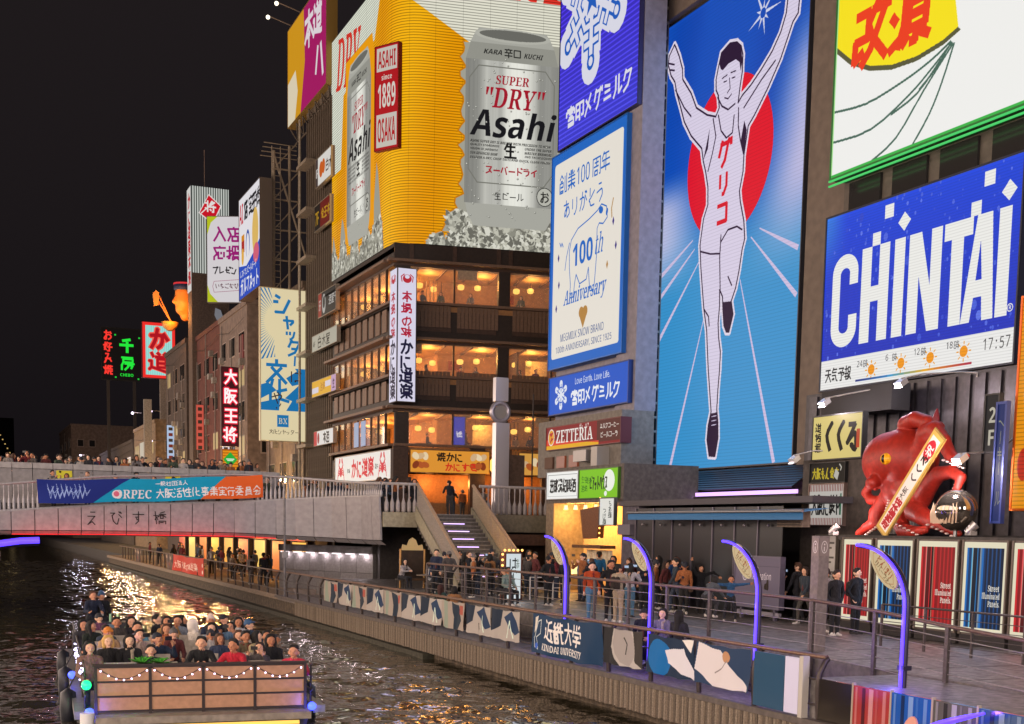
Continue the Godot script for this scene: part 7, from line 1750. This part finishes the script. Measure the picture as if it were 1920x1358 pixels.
const PEOPLE := [
	["bob-haired person in charcoal coat at the boat side", 2.95, 0.76, -35.10, 0.32, "sit", "3a3a40", "25262c", "16120f", "bob", 1.13, "passengers on the boat"],
	["long-haired person in dark green jacket turning aside on the boat", 3.13, 0.76, -34.52, 0.39, "sitturn", "1f2a22", "25262c", "16120f", "long", 1.13, "passengers on the boat"],
	["person in brown grey jacket on the back boat bench", 3.89, 0.76, -35.90, 0.05, "sit", "4a4440", "25262c", "16120f", "short", 1.13, "passengers on the boat"],
	["person in orange cap and tan coat on the boat", 3.32, 0.76, -32.44, 0.30, "sit", "c9a27a", "25262c", "c87a2a", "cap", 1.13, "passengers on the boat"],
	["long-haired person in dark slate coat beside the light blue shirt", 4.28, 0.76, -36.03, 0.12, "sit", "2a2a30", "25262c", "16120f", "long", 1.13, "passengers on the boat"],
	["person in light blue shirt on the boat", 4.19, 0.76, -33.98, 0.04, "sit", "6a9ab0", "25262c", "16120f", "short", 1.13, "passengers on the boat"],
	["person in black coat looking sideways on the boat", 5.11, 0.76, -36.93, 0.66, "sitturn", "242428", "25262c", "16120f", "short", 1.13, "passengers on the boat"],
	["long-haired person in mustard coat holding up a phone", 5.22, 0.76, -35.88, 0.02, "sitphoto", "b08a54", "25262c", "16120f", "long", 1.13, "passengers on the boat"],
	["person in pale grey shirt on the boat", 5.55, 0.76, -36.24, -0.07, "sit", "9aa0a8", "25262c", "16120f", "short", 1.13, "passengers on the boat"],
	["person in cream hooded jacket turned away on the boat", 5.72, 0.76, -34.63, 1.92, "sit", "d9d0c4", "25262c", "d9d0c4", "hood", 1.13, "passengers on the boat"],
	["person in pale beanie and navy coat on the boat", 6.52, 0.76, -36.51, -0.10, "sit", "2c3850", "25262c", "c9b9ae", "beanie", 1.13, "passengers on the boat"],
	["bob-haired person in light grey cardigan at mid boat", 5.99, 0.76, -33.48, -0.10, "sit", "9aa4ac", "25262c", "16120f", "bob", 1.13, "passengers on the boat"],
	["person in black cap and black padded coat on the boat", 6.92, 0.76, -36.66, 0.21, "sitturn", "2a2c30", "25262c", "22242a", "cap", 1.13, "passengers on the boat"],
	["long-haired person in white top at the back of the boat", 7.07, 0.76, -35.39, -0.04, "sit", "d0ccc8", "25262c", "16120f", "long", 1.13, "passengers on the boat"],
	["person in blue cap and slate jacket on the boat", 7.21, 0.76, -34.58, 0.27, "sitturn", "3a4a5a", "25262c", "35567a", "cap", 1.13, "passengers on the boat"],
	["person in khaki coat behind the red jacket", 6.32, 0.76, -30.77, 0.20, "sit", "7a6a50", "25262c", "16120f", "short", 1.13, "passengers on the boat"],
	["bob-haired person in pale yellow jacket looking aside", 6.60, 0.76, -30.71, 0.51, "sitturn", "c9b88a", "25262c", "16120f", "bob", 1.13, "passengers on the boat"],
	["long-haired person in black jacket near the boat corner", 6.67, 0.76, -29.65, 0.06, "sit", "1c1c1e", "25262c", "16120f", "long", 1.13, "passengers on the boat"],
	["person in bright pink jacket leaning at the boat corner", 6.74, 0.75, -27.60, -0.32, "sitlean", "d83a54", "25262c", "16120f", "short", 1.13, "passengers on the boat"],
	["person in red padded jacket leaning over the front board", 5.52, 0.88, -27.86, -0.52, "sitlean", "c81e34", "25262c", "16120f", "short", 1.13, "passengers on the boat"],
	["person in black sweater leaning over the front board", 4.90, 0.88, -28.64, -0.17, "sitlean", "17171a", "25262c", "16120f", "short", 1.13, "passengers on the boat"],
	["person in navy jacket and cap taking a photo", 4.25, 0.76, -30.57, 0.26, "sitphoto", "22324a", "25262c", "1c2430", "cap", 1.13, "passengers on the boat"],
	["person in beige sweater holding up both hands", 3.96, 0.76, -31.53, 0.12, "sitphoto", "c8b0a0", "25262c", "16120f", "short", 1.13, "passengers on the boat"],
	["person in black leather jacket beside the green plant", 3.54, 0.76, -30.14, 0.04, "sit", "1a1a1c", "25262c", "16120f", "bob", 1.13, "passengers on the boat"],
	["fair-haired person in black jacket with white shirt", 3.07, 0.76, -30.10, 0.14, "sit", "20201f", "25262c", "c8a05a", "bob", 1.13, "passengers on the boat"],
	["small person in brown coat low in the boat", 2.54, 0.76, -28.63, 0.07, "sit", "8a6a5a", "25262c", "16120f", "bob", 1.13, "passengers on the boat"],
	["short-haired person in charcoal jacket seated among the boat passengers", 3.81, 0.75, -28.64, -0.03, "sit", "22242c", "25262c", "16120f", "short", 1.03, "passengers on the boat"],
	["long-haired person in taupe jacket holding up a phone among the boat passengers", 6.17, 0.76, -28.59, -0.41, "sitphoto", "55504e", "25262c", "2c1c14", "long", 1.03, "passengers on the boat"],
	["bob-haired person in navy jacket looking aside among the boat passengers", 5.61, 0.83, -30.26, -0.40, "sitturn", "2a3550", "25262c", "4a3020", "bob", 1.03, "passengers on the boat"],
	["capped person in maroon jacket seated among the boat passengers", 4.82, 0.83, -32.08, 0.12, "sit", "6a3030", "25262c", "5a5550", "cap", 1.03, "passengers on the boat"],
	["beanie-wearing person in cream jacket holding up a phone among the boat passengers", 5.71, 0.79, -31.95, -0.06, "sitphoto", "c4beb8", "25262c", "2a2a30", "beanie", 1.03, "passengers on the boat"],
	["long-haired person in light grey jacket seated among the boat passengers", 6.41, 0.76, -32.06, -0.19, "sit", "8a8480", "25262c", "4a3020", "long", 1.03, "passengers on the boat"],
	["short-haired person in tan jacket holding up a phone among the boat passengers", 7.11, 0.74, -31.97, 0.11, "sitphoto", "a89078", "25262c", "16120f", "short", 1.03, "passengers on the boat"],
	["short-haired person in slate jacket looking aside among the boat passengers", 3.42, 0.79, -33.94, -0.06, "sitturn", "35404a", "25262c", "2c1c14", "short", 1.03, "passengers on the boat"],
	["long-haired person in rust jacket seated among the boat passengers", 4.91, 0.80, -33.88, -0.17, "sit", "b06a3a", "25262c", "4a3020", "long", 1.03, "passengers on the boat"],
	["bob-haired person in denim blue jacket holding up a phone among the boat passengers", 6.55, 0.83, -33.92, -0.39, "sitphoto", "5a7a9a", "25262c", "16120f", "bob", 1.03, "passengers on the boat"],
	["capped person in plum jacket seated among the boat passengers", 3.59, 0.84, -37.54, 0.38, "sit", "7a4a6a", "25262c", "2a2a30", "cap", 1.03, "passengers on the boat"],
	["beanie-wearing person in olive jacket holding up a phone among the boat passengers", 4.49, 0.80, -37.39, 0.40, "sitphoto", "4a5a48", "25262c", "7a3a30", "beanie", 1.03, "passengers on the boat"],
	["long-haired person in charcoal jacket looking aside among the boat passengers", 5.89, 0.78, -37.37, 0.51, "sitturn", "22242c", "25262c", "16120f", "long", 1.03, "passengers on the boat"],
	["short-haired person in taupe jacket seated among the boat passengers", 6.65, 0.74, -37.42, -0.31, "sit", "55504e", "25262c", "2c1c14", "short", 1.03, "passengers on the boat"],
	["short-haired person in navy jacket holding up a phone among the boat passengers", 7.49, 0.77, -37.24, -0.40, "sitphoto", "2a3550", "25262c", "4a3020", "short", 1.03, "passengers on the boat"],
	["person in navy coat standing at the stern", 3.60, 0.61, -39.60, 0.11, "lean", "1d2740", "20222a", "5a3a2a", "short", 1.00, ""],
	["person in black coat and blue hat at the stern", 3.87, 0.56, -39.60, 0.10, "stand", "15171c", "20222a", "2a4a6a", "beanie", 1.00, ""],
	["person in orange jacket and light jeans walking", 17.04, 1.70, -33.55, -0.37, "walk", "c8501e", "5a88a8", "16120f", "short", 1.00, ""],
	["smiling person in black sweater behind the orange jacket", 17.40, 1.70, -33.06, -0.38, "pocket", "141416", "1a1a1c", "16120f", "short", 1.04, ""],
	["person in beige coat seen from behind with camera", 17.44, 1.70, -32.63, 2.11, "photo", "b8a890", "bda88e", "16120f", "short", 0.98, ""],
	["long-haired person in pale grey top and jeans", 18.91, 1.70, -34.64, 2.30, "photo", "c4c0c6", "5a84a0", "16120f", "long", 0.96, ""],
	["person in dark navy jacket looking at a phone", 20.94, 1.70, -37.41, -0.01, "phone", "1d2030", "24262c", "16120f", "short", 1.02, ""],
	["person in denim jacket waiting at the noodle shop", 22.48, 1.70, -44.96, 2.54, "stand", "6a94b4", "2a2a30", "16120f", "short", 1.00, ""],
	["person in bright blue jacket at the noodle shop door", 23.49, 1.70, -45.65, 2.62, "stand", "2a7ab0", "22242a", "16120f", "short", 1.06, ""],
	["person in black tracksuit and beanie by the pale gates", 18.89, 1.70, -40.55, 0.16, "pocket", "15151a", "1c1c20", "16120f", "beanie", 1.00, ""],
	["long-haired person in long black coat", 19.48, 1.70, -40.48, 1.95, "stand", "16141c", "18161c", "16120f", "long", 1.00, ""],
	["person in cream shirt with shoulder bag", 23.70, 1.70, -41.00, -0.12, "stand", "c8c2b4", "3a3a40", "16120f", "short", 1.00, ""],
	["person in blue jacket and dark beanie", 22.96, 1.70, -38.89, -0.03, "phone", "1f4a80", "26262c", "16120f", "beanie", 1.04, ""],
	["small bob-haired person in black", 23.34, 1.70, -38.85, -0.34, "stand", "1c1c20", "26262c", "16120f", "bob", 0.88, ""],
	["person with reddish long hair at the dark glass", 26.88, 1.70, -46.22, 1.97, "stand", "4a2a50", "2a2630", "4a2430", "long", 1.00, ""],
	["person in pale coat and black beanie at dark glass", 26.87, 1.70, -45.41, 2.27, "stand", "c4bdb8", "26242a", "1c1a1e", "beanie", 1.00, ""],
	["person in black posing with bent arms", 22.36, 1.70, -36.15, -0.25, "wave", "1b1b1f", "26262c", "16120f", "bob", 0.92, ""],
	["child in white sleeves with one arm raised high", 24.71, 1.70, -37.80, -0.38, "wave", "c9c9cf", "3a3f52", "16120f", "short", 0.95, ""],
	["child in blue top with both arms spread wide", 21.13, 1.70, -32.47, -0.48, "spread", "2a5a86", "32343c", "16120f", "short", 0.80, ""],
	["crouching person in patterned grey top", 19.65, 1.70, -31.44, 1.94, "crouch", "5a6068", "3a3a40", "16120f", "bob", 0.90, ""],
	["person in red top behind the lamp post", 23.94, 1.70, -35.94, 0.21, "stand", "a8222c", "28262c", "16120f", "bob", 0.90, ""],
	["person in light grey hoodie looking at a phone", 21.46, 1.70, -28.43, 0.25, "phone", "8a8f92", "2a3248", "16120f", "cap", 1.02, ""],
	["person in black jacket beside the grey hoodie", 21.11, 1.70, -27.45, 0.04, "pocket", "1c1b20", "1f1e22", "2a1c16", "short", 1.00, ""],
	["person in black hooded coat before red stripe panel", 22.04, 1.70, -27.79, 0.23, "pocket", "18171b", "1a191c", "16120f", "short", 1.03, ""],
	["long-haired person in black jacket and grey skirt", 18.93, 1.70, -48.74, 2.23, "phone", "1a181c", "5a5560", "16120f", "long", 0.98, ""],
	["person in white top photographing by the stairs", 20.08, 1.70, -52.24, -0.17, "photo", "c8c4c0", "2a2a30", "16120f", "bob", 0.97, ""],
	["person in tan sweater and black shorts by the stairs", 19.22, 1.70, -46.71, 2.31, "stand", "9a6a40", "1c1c20", "16120f", "bob", 0.96, ""],
	["person in pale teal jacket leaning by the lit stand", 23.34, 1.70, -54.66, -0.80, "lean", "8aa0a0", "3a3f46", "16120f", "cap", 0.95, ""],
	["person in black cap sitting by the lamp next to the portrait print", 15.75, 1.51, -28.08, -0.71, "sit", "16182a", "2a2b32", "1a1c22", "cap", 1.00, ""],
	["person in grey quilted coat sitting at the railing", 15.75, 1.57, -27.15, -0.83, "sit", "7a7480", "2a2b32", "16120f", "bob", 1.00, ""],
	["long-haired person sitting with back to the portrait print", 15.75, 1.57, -26.39, 2.06, "sit", "2a2a30", "2a2b32", "16120f", "long", 1.00, ""],
	["red-brown haired person sitting at the railing", 15.75, 1.43, -42.87, 2.25, "sit", "2a4a48", "2a2b32", "3a1c14", "long", 1.00, ""],
	["person in caramel coat resting at the railing", 15.75, 1.45, -41.58, 2.54, "sitlean", "a8764a", "2a2b32", "16120f", "bob", 1.00, ""],
	["person in pale blouse sitting at a low table", 17.60, 2.12, -52.88, 0.58, "sitlean", "b8b0b0", "2a2b32", "16120f", "long", 1.00, ""],
	["person in white shirt sitting at a low table", 17.60, 2.12, -49.05, 2.26, "sit", "c8ccd0", "2a2b32", "16120f", "short", 1.00, ""],
	["person in navy vest sitting at a low table", 17.60, 2.12, -48.61, 2.45, "sit", "2a3a58", "2a2b32", "3a1f16", "short", 1.00, ""],
	["person in dark coat sitting on a bench by the cable railing", 17.60, 2.12, -41.79, 0.30, "sitlean", "23211f", "2a2b32", "16120f", "short", 1.00, ""],
	["person in sage jacket sitting on a bench by the cable railing", 17.60, 2.12, -41.14, 0.20, "sit", "88a098", "2a2b32", "16120f", "short", 1.00, ""],
	["person in khaki coat with bag walking past the strip-lit wall", 15.96, 0.95, -71.86, -0.22, "walk", "6a5a3a", "25242a", "16120f", "long", 1.00, ""],
	["tall person in black walking under the bridge edge", 15.60, 0.95, -71.00, 2.80, "walk", "17171a", "1a1a1d", "16120f", "short", 1.08, ""],
]

const SEATS := [
	[15.75, 1.51, -28.08, "person in black cap", 0.95],
	[15.75, 1.57, -27.15, "person in grey quilted coat", 0.95],
	[15.75, 1.57, -26.39, "long-haired person", 0.95],
	[15.75, 1.43, -42.87, "red-brown haired person", 0.95],
	[15.75, 1.45, -41.58, "person in caramel coat", 0.95],
	[17.60, 2.12, -52.88, "person in pale blouse", 1.70],
	[17.60, 2.12, -49.05, "person in white shirt", 1.70],
	[17.60, 2.12, -48.61, "person in navy vest", 1.70],
	[17.60, 2.12, -41.79, "person in dark coat", 1.70],
	[17.60, 2.12, -41.14, "person in sage jacket", 1.70],
]

# ---------------------------------------------------------------- the tour boat
func boat():
	var o := thing("tour_boat", "open tour boat with a panelled front board and strings of fairy lights", "boat", Vector3(4.6, 0, -26.7), -.06)
	# hull: lofted sections from the square bow back to the stern
	var st := st_new()
	st.set_smooth_group(-1)
	var secs := []
	for s in [[.35, 1.9, .3], [0., 2.25, .1], [-1., 2.35, 0.], [-7, 2.4, 0.], [-13, 2.3, .0], [-14.2, 2.0, .1]]:
		secs.append([Vector3(-s[1], .42, s[0]), Vector3(-s[1] * .92, -.3 + s[2], s[0]), Vector3(s[1] * .92, -.3 + s[2], s[0]), Vector3(s[1], .42, s[0])])
	for i in secs.size() - 1:
		for j in 3: tri4(st, secs[i][j], secs[i + 1][j], secs[i + 1][j + 1], secs[i][j + 1])
	tri4(st, secs[0][0], secs[0][1], secs[0][2], secs[0][3])
	part(o, "hull", st_end(st), worn("5a5c60", .5, .7, 1., .6))
	part(o, "deck", slab(P("-225 0 225 0 240 700 225 1410 -225 1410 -240 700"), .06), worn("7a7066", .7), Vector3(0, .45, 0), Vector3(-PI / 2, 0, 0))
	for s in [-1, 1]:
		bx(o, "gunwale", Vector3(s * 2.42 - .12, .36, -13.5), Vector3(s * 2.42 + .12, .52, .1), worn("8a8a8a", .4, .7, 1., .5, .4))
		for i in 8: bar(o, "side_post", Vector3(s * 2.32, .5, -.4 - i * 1.8), Vector3(s * 2.32, 1.35, -.4 - i * 1.8), .025, mat("3a3634", .4, .4), 6)
		for y in [.8, 1.1, 1.36]: bar(o, "side_rail", Vector3(s * 2.32, y, -13), Vector3(s * 2.32, y, -.2), .02, mat("3a3634", .4, .4), 6)
		for i in 3:
			var f := part(o, "fender", lathe([[.02, -.45], [.16, -.35], [.18, 0], [.16, .35], [.02, .45]], 12), mat("1a1c24", .5), Vector3(s * 2.62, .28, -2.2 - i * 4.5))
			part(f, "fender_rope", tube([Vector3(0, .42, 0), Vector3(-s * .2, .8, 0)], .015, 4), mat("2a2826"))
	# bow platform and its lit underside
	bx(o, "bow_platform", Vector3(-2.15, .3, .02), Vector3(2.15, .44, .55), worn("a39684", .6))
	bx(o, "bow_light_strip", Vector3(-1.9, .2, .5), Vector3(1.9, .27, .56), mat("ffc25a", .4, 0., 1.5))
	# front board: dark frame with twelve tan panels
	var fm := mat("2a1c16", .5)
	var pmat := worn("c0906c", .6, .8, 1., .5)
	for c in 4:
		for r in 3: bx(o, "front_panel", Vector3(-2.12 + c * 1.06 + .03, .5 + r * .3 + .02, -.02), Vector3(-2.12 + (c + 1) * 1.06 - .03, .5 + (r + 1) * .3 - .02, .02), pmat)
	for c in 5: bx(o, "frame_post", Vector3(-2.12 + c * 1.06 - .03, .44, -.04), Vector3(-2.12 + c * 1.06 + .03, 1.43, .04), fm)
	for r in 4: bx(o, "frame_rail", Vector3(-2.15, .5 + r * .3 - .02, -.037), Vector3(2.15, .5 + r * .3 + .02, .037), fm)
	bx(o, "frame_cap", Vector3(-2.18, 1.42, -.06), Vector3(2.18, 1.46, .06), fm)
	# fairy lights in four swags
	for c in 4:
		var wire := []
		for i in 15:
			var t := i / 14.0
			wire.append(Vector3(-2.1 + (c + t) * 1.05, 1.4 - .24 * sin(t * PI) , .05))
			if i % 2 == 1: part(o, "fairy_bulb", ball(.018, 0., 8), mat("f0d8ff", .4, 0., 5.), wire[-1] + Vector3(0, -.02, .02))
		part(o, "fairy_wire", tube(wire, .008, 4), mat("1a1614"))
	for i in 60:
		var t := i / 60.0
		part(o, "fairy_bulb", ball(.018, 0., 8), mat("d8d0ff", .4, 0., 5.), Vector3(-2.36 - .05 * sin(i * 2.1), 1.36 - .45 * absf(sin(t * 15.)) * (.6 + .4 * sin(i * 1.3)), -.2 - t * 7.0))
	for q in [Vector3(-2.25, .5, .1), Vector3(2.25, .5, .1), Vector3(-2.5, .75, -4.5)]:
		part(o, "blue_lamp", ball(.09), mat("3a4cff", .4, 0., 5.), q); omni(o, "blue_light", q + Vector3(0, .02, .0), Color(.25, .3, 1), .5, .05)
	part(o, "green_lamp", ball(.1), mat("1ae07a", .4, 0., 3.), Vector3(-2.3, 1.05, .05)); omni(o, "green_light", Vector3(-2.3, 1.05, .05), Color(.15, 1, .5), .25, .05)
	# benches
	for r in 6:
		for s in [-1, 1]:
			bx(o, "bench_seat", Vector3(s * 1.2 - .85, .72, -1.75 - r * 1.75), Vector3(s * 1.2 + .85, .82, -1.2 - r * 1.75), worn("a89c8c", .7))
			bx(o, "bench_back", Vector3(s * 1.2 - .85, .8, -1.85 - r * 1.75), Vector3(s * 1.2 + .85, 1.3, -1.77 - r * 1.75), worn("b5a998", .7))
	# helm at the stern
	bx(o, "helm_console", Vector3(-1.9, .45, -12.2), Vector3(-.5, 1.45, -11.6), mat("26282e", .4)); bx(o, "helm_screen", Vector3(-1.6, 1.2, -11.6), Vector3(-1.2, 1.4, -11.58), mat("8a9aa8", .3, 0., .3))
	for i in 2: part(o, "bottle", cyl(.035, .03, .22, 8), mat("9ac8a0", .2), Vector3(-1.3 + i * .2, 1.56, -11.9))
	bar(o, "stern_light_pole", Vector3(-.1, .45, -11.8), Vector3(-.1, 2.0, -11.8), .02, mat("a8a4a0", .4, .4), 5); part(o, "stern_light", ball(.045), mat("f0e8ff", .4, 0., 2.), Vector3(-.1, 2.05, -11.8))
	part(o, "bow_roller", cyl(.14, .14, .55, 12), mat("d8d8d4", .4), Vector3(-2.3, .25, .35))
	# two leafy pot plants behind the front board
	for i in 2:
		var pl := thing("pot_plant", ["bushy green pot plant behind the boat's front board", "smaller green pot plant beside the navy jacket"][i], "plant", Vector3(3.42 + i * .36, 1.34, -27.0))
		part(pl, "pot", cyl(.09, .13, .2, 12), mat("4a3a30", .7), Vector3(0, 0, 0))
		for l in 16:
			var a := l * 2.4
			var up := .25 + .5 * fmod(l * .37, 1.)
			var d := Vector3(cos(a), up * 1.3, sin(a)).normalized() * (.34 - .05 * i)
			var s := Vector3(-sin(a), 0, cos(a)) * .05
			var lf := st_new()
			var b := Vector3(0, .08, 0)
			tri4(lf, b, b + d * .5 + s, b + d + Vector3(0, -.06, 0), b + d * .5 - s)
			part(pl, "leaf", st_end(lf), mat(["3f9a2a", "5ab83a", "2f7a22"][l % 3], .5))

# the opposite bank, outside the picture: the signs there light the fronts and the water
func opposite_bank():
	var cols := ["ffe0c4", "fae2de", "ffecda", "ffd6b0", "fbe6e2"]
	for i in 14:
		var z := -230.0 + i * 20.0
		var o := thing("opposite_building", "building with a large lit sign on the opposite bank", "building", Vector3(-24, 0, z), 0.0, "buildings on the opposite bank")
		bx(o, "wall", Vector3(-14, 0, -9.5), Vector3(0, 26 + 3 * (i % 3), 9.5), worn("6a6058"))
		for r in 4:
			for c in 4: bx(o, "window_pane", Vector3(-.02, 4 + r * 4, -8 + c * 4.2), Vector3(.05, 6 + r * 4, -5.5 + c * 4.2), mat("e8c890", .3, 0., .5) if (r * 3 + c + i) % 3 == 0 else mat("24201e", .2))
		bx(o, "lit_sign", Vector3(.05, 4.5, -9), Vector3(.4, 23.5, 9), mat(cols[i % 5], .5, 0., 1.5))
		area(o, "sign_light", Vector3(.6, 14, 0), Vector3(0, -PI / 2, 0), 18, 19, H(cols[i % 5]), FILL * 18 * 19 / PI)
	# added unseen boards behind the viewer; they fill light onto the bridge and boat
	for q in [[-17.0, 13.0, 16.0, "ffe6d2", "cream"], [-4.0, 17.0, 34.0, "fbe8f0", "pale pink"], [24.0, 14.0, 22.0, "fff4f2", "white"]]:
		var o := thing("added_fill_board", "big %s lit board added unseen behind the viewer" % q[4], "sign", Vector3(q[0], 0, q[2]))
		box(o, "lit_board", Vector3(0, q[1], 0), Vector3(9, 12, .4), mat(q[3], .5, 0., 1.5)); box(o, "post", Vector3(0, 3.4, .5), Vector3(.6, 7.2, .5), worn("5a5450"))
		area(o, "sign_light", Vector3(0, q[1], -.5), Vector3.ZERO, 8.5, 11.5, H(q[3]), FILL * 4.4 * 8.5 * 11.5 / PI)

const FILL := 4.1

const TOPS := [["22242c", "charcoal"], ["3a3a42", "dark grey"], ["55504e", "taupe"], ["8a8480", "light grey"], ["2a3550", "navy"], ["6a3030", "maroon"], ["c4beb8", "cream"], ["1a1a1e", "black"], ["4a5a48", "olive"], ["a89078", "tan"], ["35404a", "slate"], ["701f2a", "wine red"], ["b06a3a", "rust"], ["5a7a9a", "denim blue"]]
const ACTS := {"stand": "standing", "photo": "photographing", "lean": "leaning", "pocket": "hands pocketed", "phone": "reading a phone", "walk": "walking", "sit": "seated"}
const STYLES := {"short": "short-haired", "bob": "bob-haired", "long": "long-haired", "cap": "capped", "beanie": "beanie-wearing"}

# people spread over a strip of floor, each with clothes, hair and pose of their own
func crowd(n: int, a: Vector3, b: Vector3, where: String, group: String, facing: float, turn: float, kinds: Array):
	for i in n:
		var p := Vector3(rng.randf_range(a.x, b.x), a.y, rng.randf_range(a.z, b.z))
		if absf(b.x - a.x) > absf(b.z - a.z): p.x = lerpf(a.x, b.x, (i + rng.randf_range(.15, .85)) / n)
		else: p.z = lerpf(a.z, b.z, (i + rng.randf_range(.15, .85)) / n)
		var top: Array = TOPS[rng.randi() % TOPS.size()]
		var po: String = kinds[rng.randi() % kinds.size()]
		var st: String = ["short", "short", "bob", "long", "cap", "beanie", "long"][rng.randi() % 7]
		var hair: String = (["16120f", "16120f", "2c1c14", "4a3020"] if st in ["short", "bob", "long"] else ["20222a", "5a5550", "2a2a30", "6a6460"])[rng.randi() % 4]
		person("%s person in %s coat %s %s" % [STYLES[st], top[1], ACTS[po], where], p, facing + rng.randf_range(-turn, turn), po, top[0], ["24252b", "3a4456", "54504a", "2c2a28"][rng.randi() % 4], hair, st, rng.randf_range(.93, 1.06), group, rng.randi() % 4)

func crowds():
	var any := ["stand", "photo", "pocket", "phone", "stand", "lean"]
	crowd(30, Vector3(1.6, 6.0, -69.2), Vector3(15.0, 6.0, -68.75), "at the bridge parapet", "people at the bridge parapet", 0., 1.2, any)
	crowd(34, Vector3(1.6, 6.0, -74.0), Vector3(15.4, 6.0, -70.2), "further back on the bridge deck", "people on the upper bridge deck", 0., 1.5, any)
	crowd(10, Vector3(3.6, 5.0, -66.4), Vector3(13.6, 5.0, -64.9), "behind the bridge banner", "people behind the bridge banner", 0., 1.2, any)
	crowd(22, Vector3(13.8, 5.0, -72.), Vector3(20.5, 5.0, -65.), "at the bridge end", "people at the bridge end", 0., 1.5, any)
	crowd(10, Vector3(18.7, 5.0, -62.), Vector3(21.2, 5.0, -59.), "by the plaza balustrade", "people by the plaza balustrade", 0., 1.5, any)
	crowd(12, Vector3(22.0, 5.0, -76.), Vector3(33., 5.0, -61.), "before the restaurant entrance", "people before the restaurant", 2.8, 1.0, any)
	crowd(26, Vector3(15.2, .95, -118.), Vector3(18.6, .95, -72.), "under the bridge by lit shops", "crowd under the bridge", 1.5, 3., ["walk", "stand", "phone", "walk", "pocket"])
	var prom := ["stand", "photo", "pocket", "phone", "walk", "stand"]
	crowd(15, Vector3(20.5, 1.7, -43.), Vector3(23.0, 1.7, -35.5), "before the dark glass base", "people before the dark glass base", 0., 3., prom)
	crowd(12, Vector3(19.0, 1.7, -49.), Vector3(23.4, 1.7, -44.), "in the noodle shop queue", "people by the noodle shop", 0., 3., prom)
	crowd(7, Vector3(17.2, 1.7, -50.), Vector3(19.2, 1.7, -45.5), "at the foot of the stairs", "people at the foot of the stairs", 0., 3., prom)
	crowd(4, Vector3(21.5, 1.7, -33.), Vector3(23.8, 1.7, -30.6), "near the notices", "people near the notices", 0., 3., prom)
	var d := Vector3(1, 0, .165).normalized()
	var n := Vector3(-.165, 0, 1).normalized()
	for q in [[2.0, 18.75], [3.2, 18.75], [5.2, 18.75], [8.6, 18.75], [2.3, 14.05], [4.6, 14.05], [5.6, 14.05], [8.6, 14.05], [9.7, 14.05], [5.0, 9.7], [8.4, 9.7], [9.4, 9.7], [2.4, 9.7]]:
		var p: Vector3 = Vector3(26, q[1], -80) + d * q[0] - n * .95
		crowd(1, p, p, "behind the %s restaurant window" % {18.75: "top", 14.05: "middle", 9.7: "lowest"}[q[1]], "diners in the restaurant", 0., 2., ["sit"])

func _ready():
	# camera: a shifted lens at about 4.3 m above the water
	var c := Camera3D.new()
	c.name = "camera"; add_child(c)
	c.projection = Camera3D.PROJECTION_FRUSTUM
	c.near = .1; c.far = 2000.0; c.size = 1358.0 / 2400.0 * .1; c.frustum_offset = Vector2(0, (1251.0 - 679.0) / 2400.0 * .1)
	c.position = Vector3(0, 4.3, 0); c.rotation = Vector3(deg_to_rad(-6.1), deg_to_rad(-23.43), deg_to_rad(1.05))
	var w := WorldEnvironment.new()
	w.name = "world"; add_child(w)
	var e := Environment.new()
	e.background_mode = Environment.BG_SKY; e.sky = Sky.new(); e.tonemap_mode = Environment.TONE_MAPPER_LINEAR; e.tonemap_exposure = 1.0
	e.sdfgi_enabled = true; e.ssao_enabled = true; e.ssil_enabled = true
	var sm := ProceduralSkyMaterial.new()
	sm.sky_top_color = H("241f20"); sm.sky_horizon_color = H("120f12"); sm.ground_bottom_color = H("141114"); sm.ground_horizon_color = H("120f12"); sm.sky_curve = .25
	sm.sun_angle_max = 0.0
	e.sky.sky_material = sm; w.environment = e
	var d := DirectionalLight3D.new()
	d.name = "moon"; add_child(d); d.light_energy = .02; d.light_color = Color(.8, .85, 1.); d.light_angular_distance = .5; d.rotation = Vector3(-1.0, 2.2, 0); d.shadow_enabled = true; d.sky_mode = DirectionalLight3D.SKY_MODE_LIGHT_ONLY
	rng.seed = 20240
	read_strokes()
	water_and_ground()
	promenade()
	bridge()
	stairs_and_plaza()
	crab_restaurant()
	beer_sign()
	milk_building(); milk_signs()
	runner_building(); runner_screen()
	octopus_corner()
	street_signs()
	far_bank(); far_signs(); tall_house_signs()
	opposite_bank()
	lamp_posts()
	boat()
	print("bodies")
	make_poses()
	crowds()
	for p in PEOPLE: person(p[0], Vector3(p[1], p[2], p[3]), p[4], p[5], p[6], p[7], p[8], p[9], p[10], p[11], int(absf(p[3]) * 7) % 4)
	print("done ", Time.get_ticks_msec())
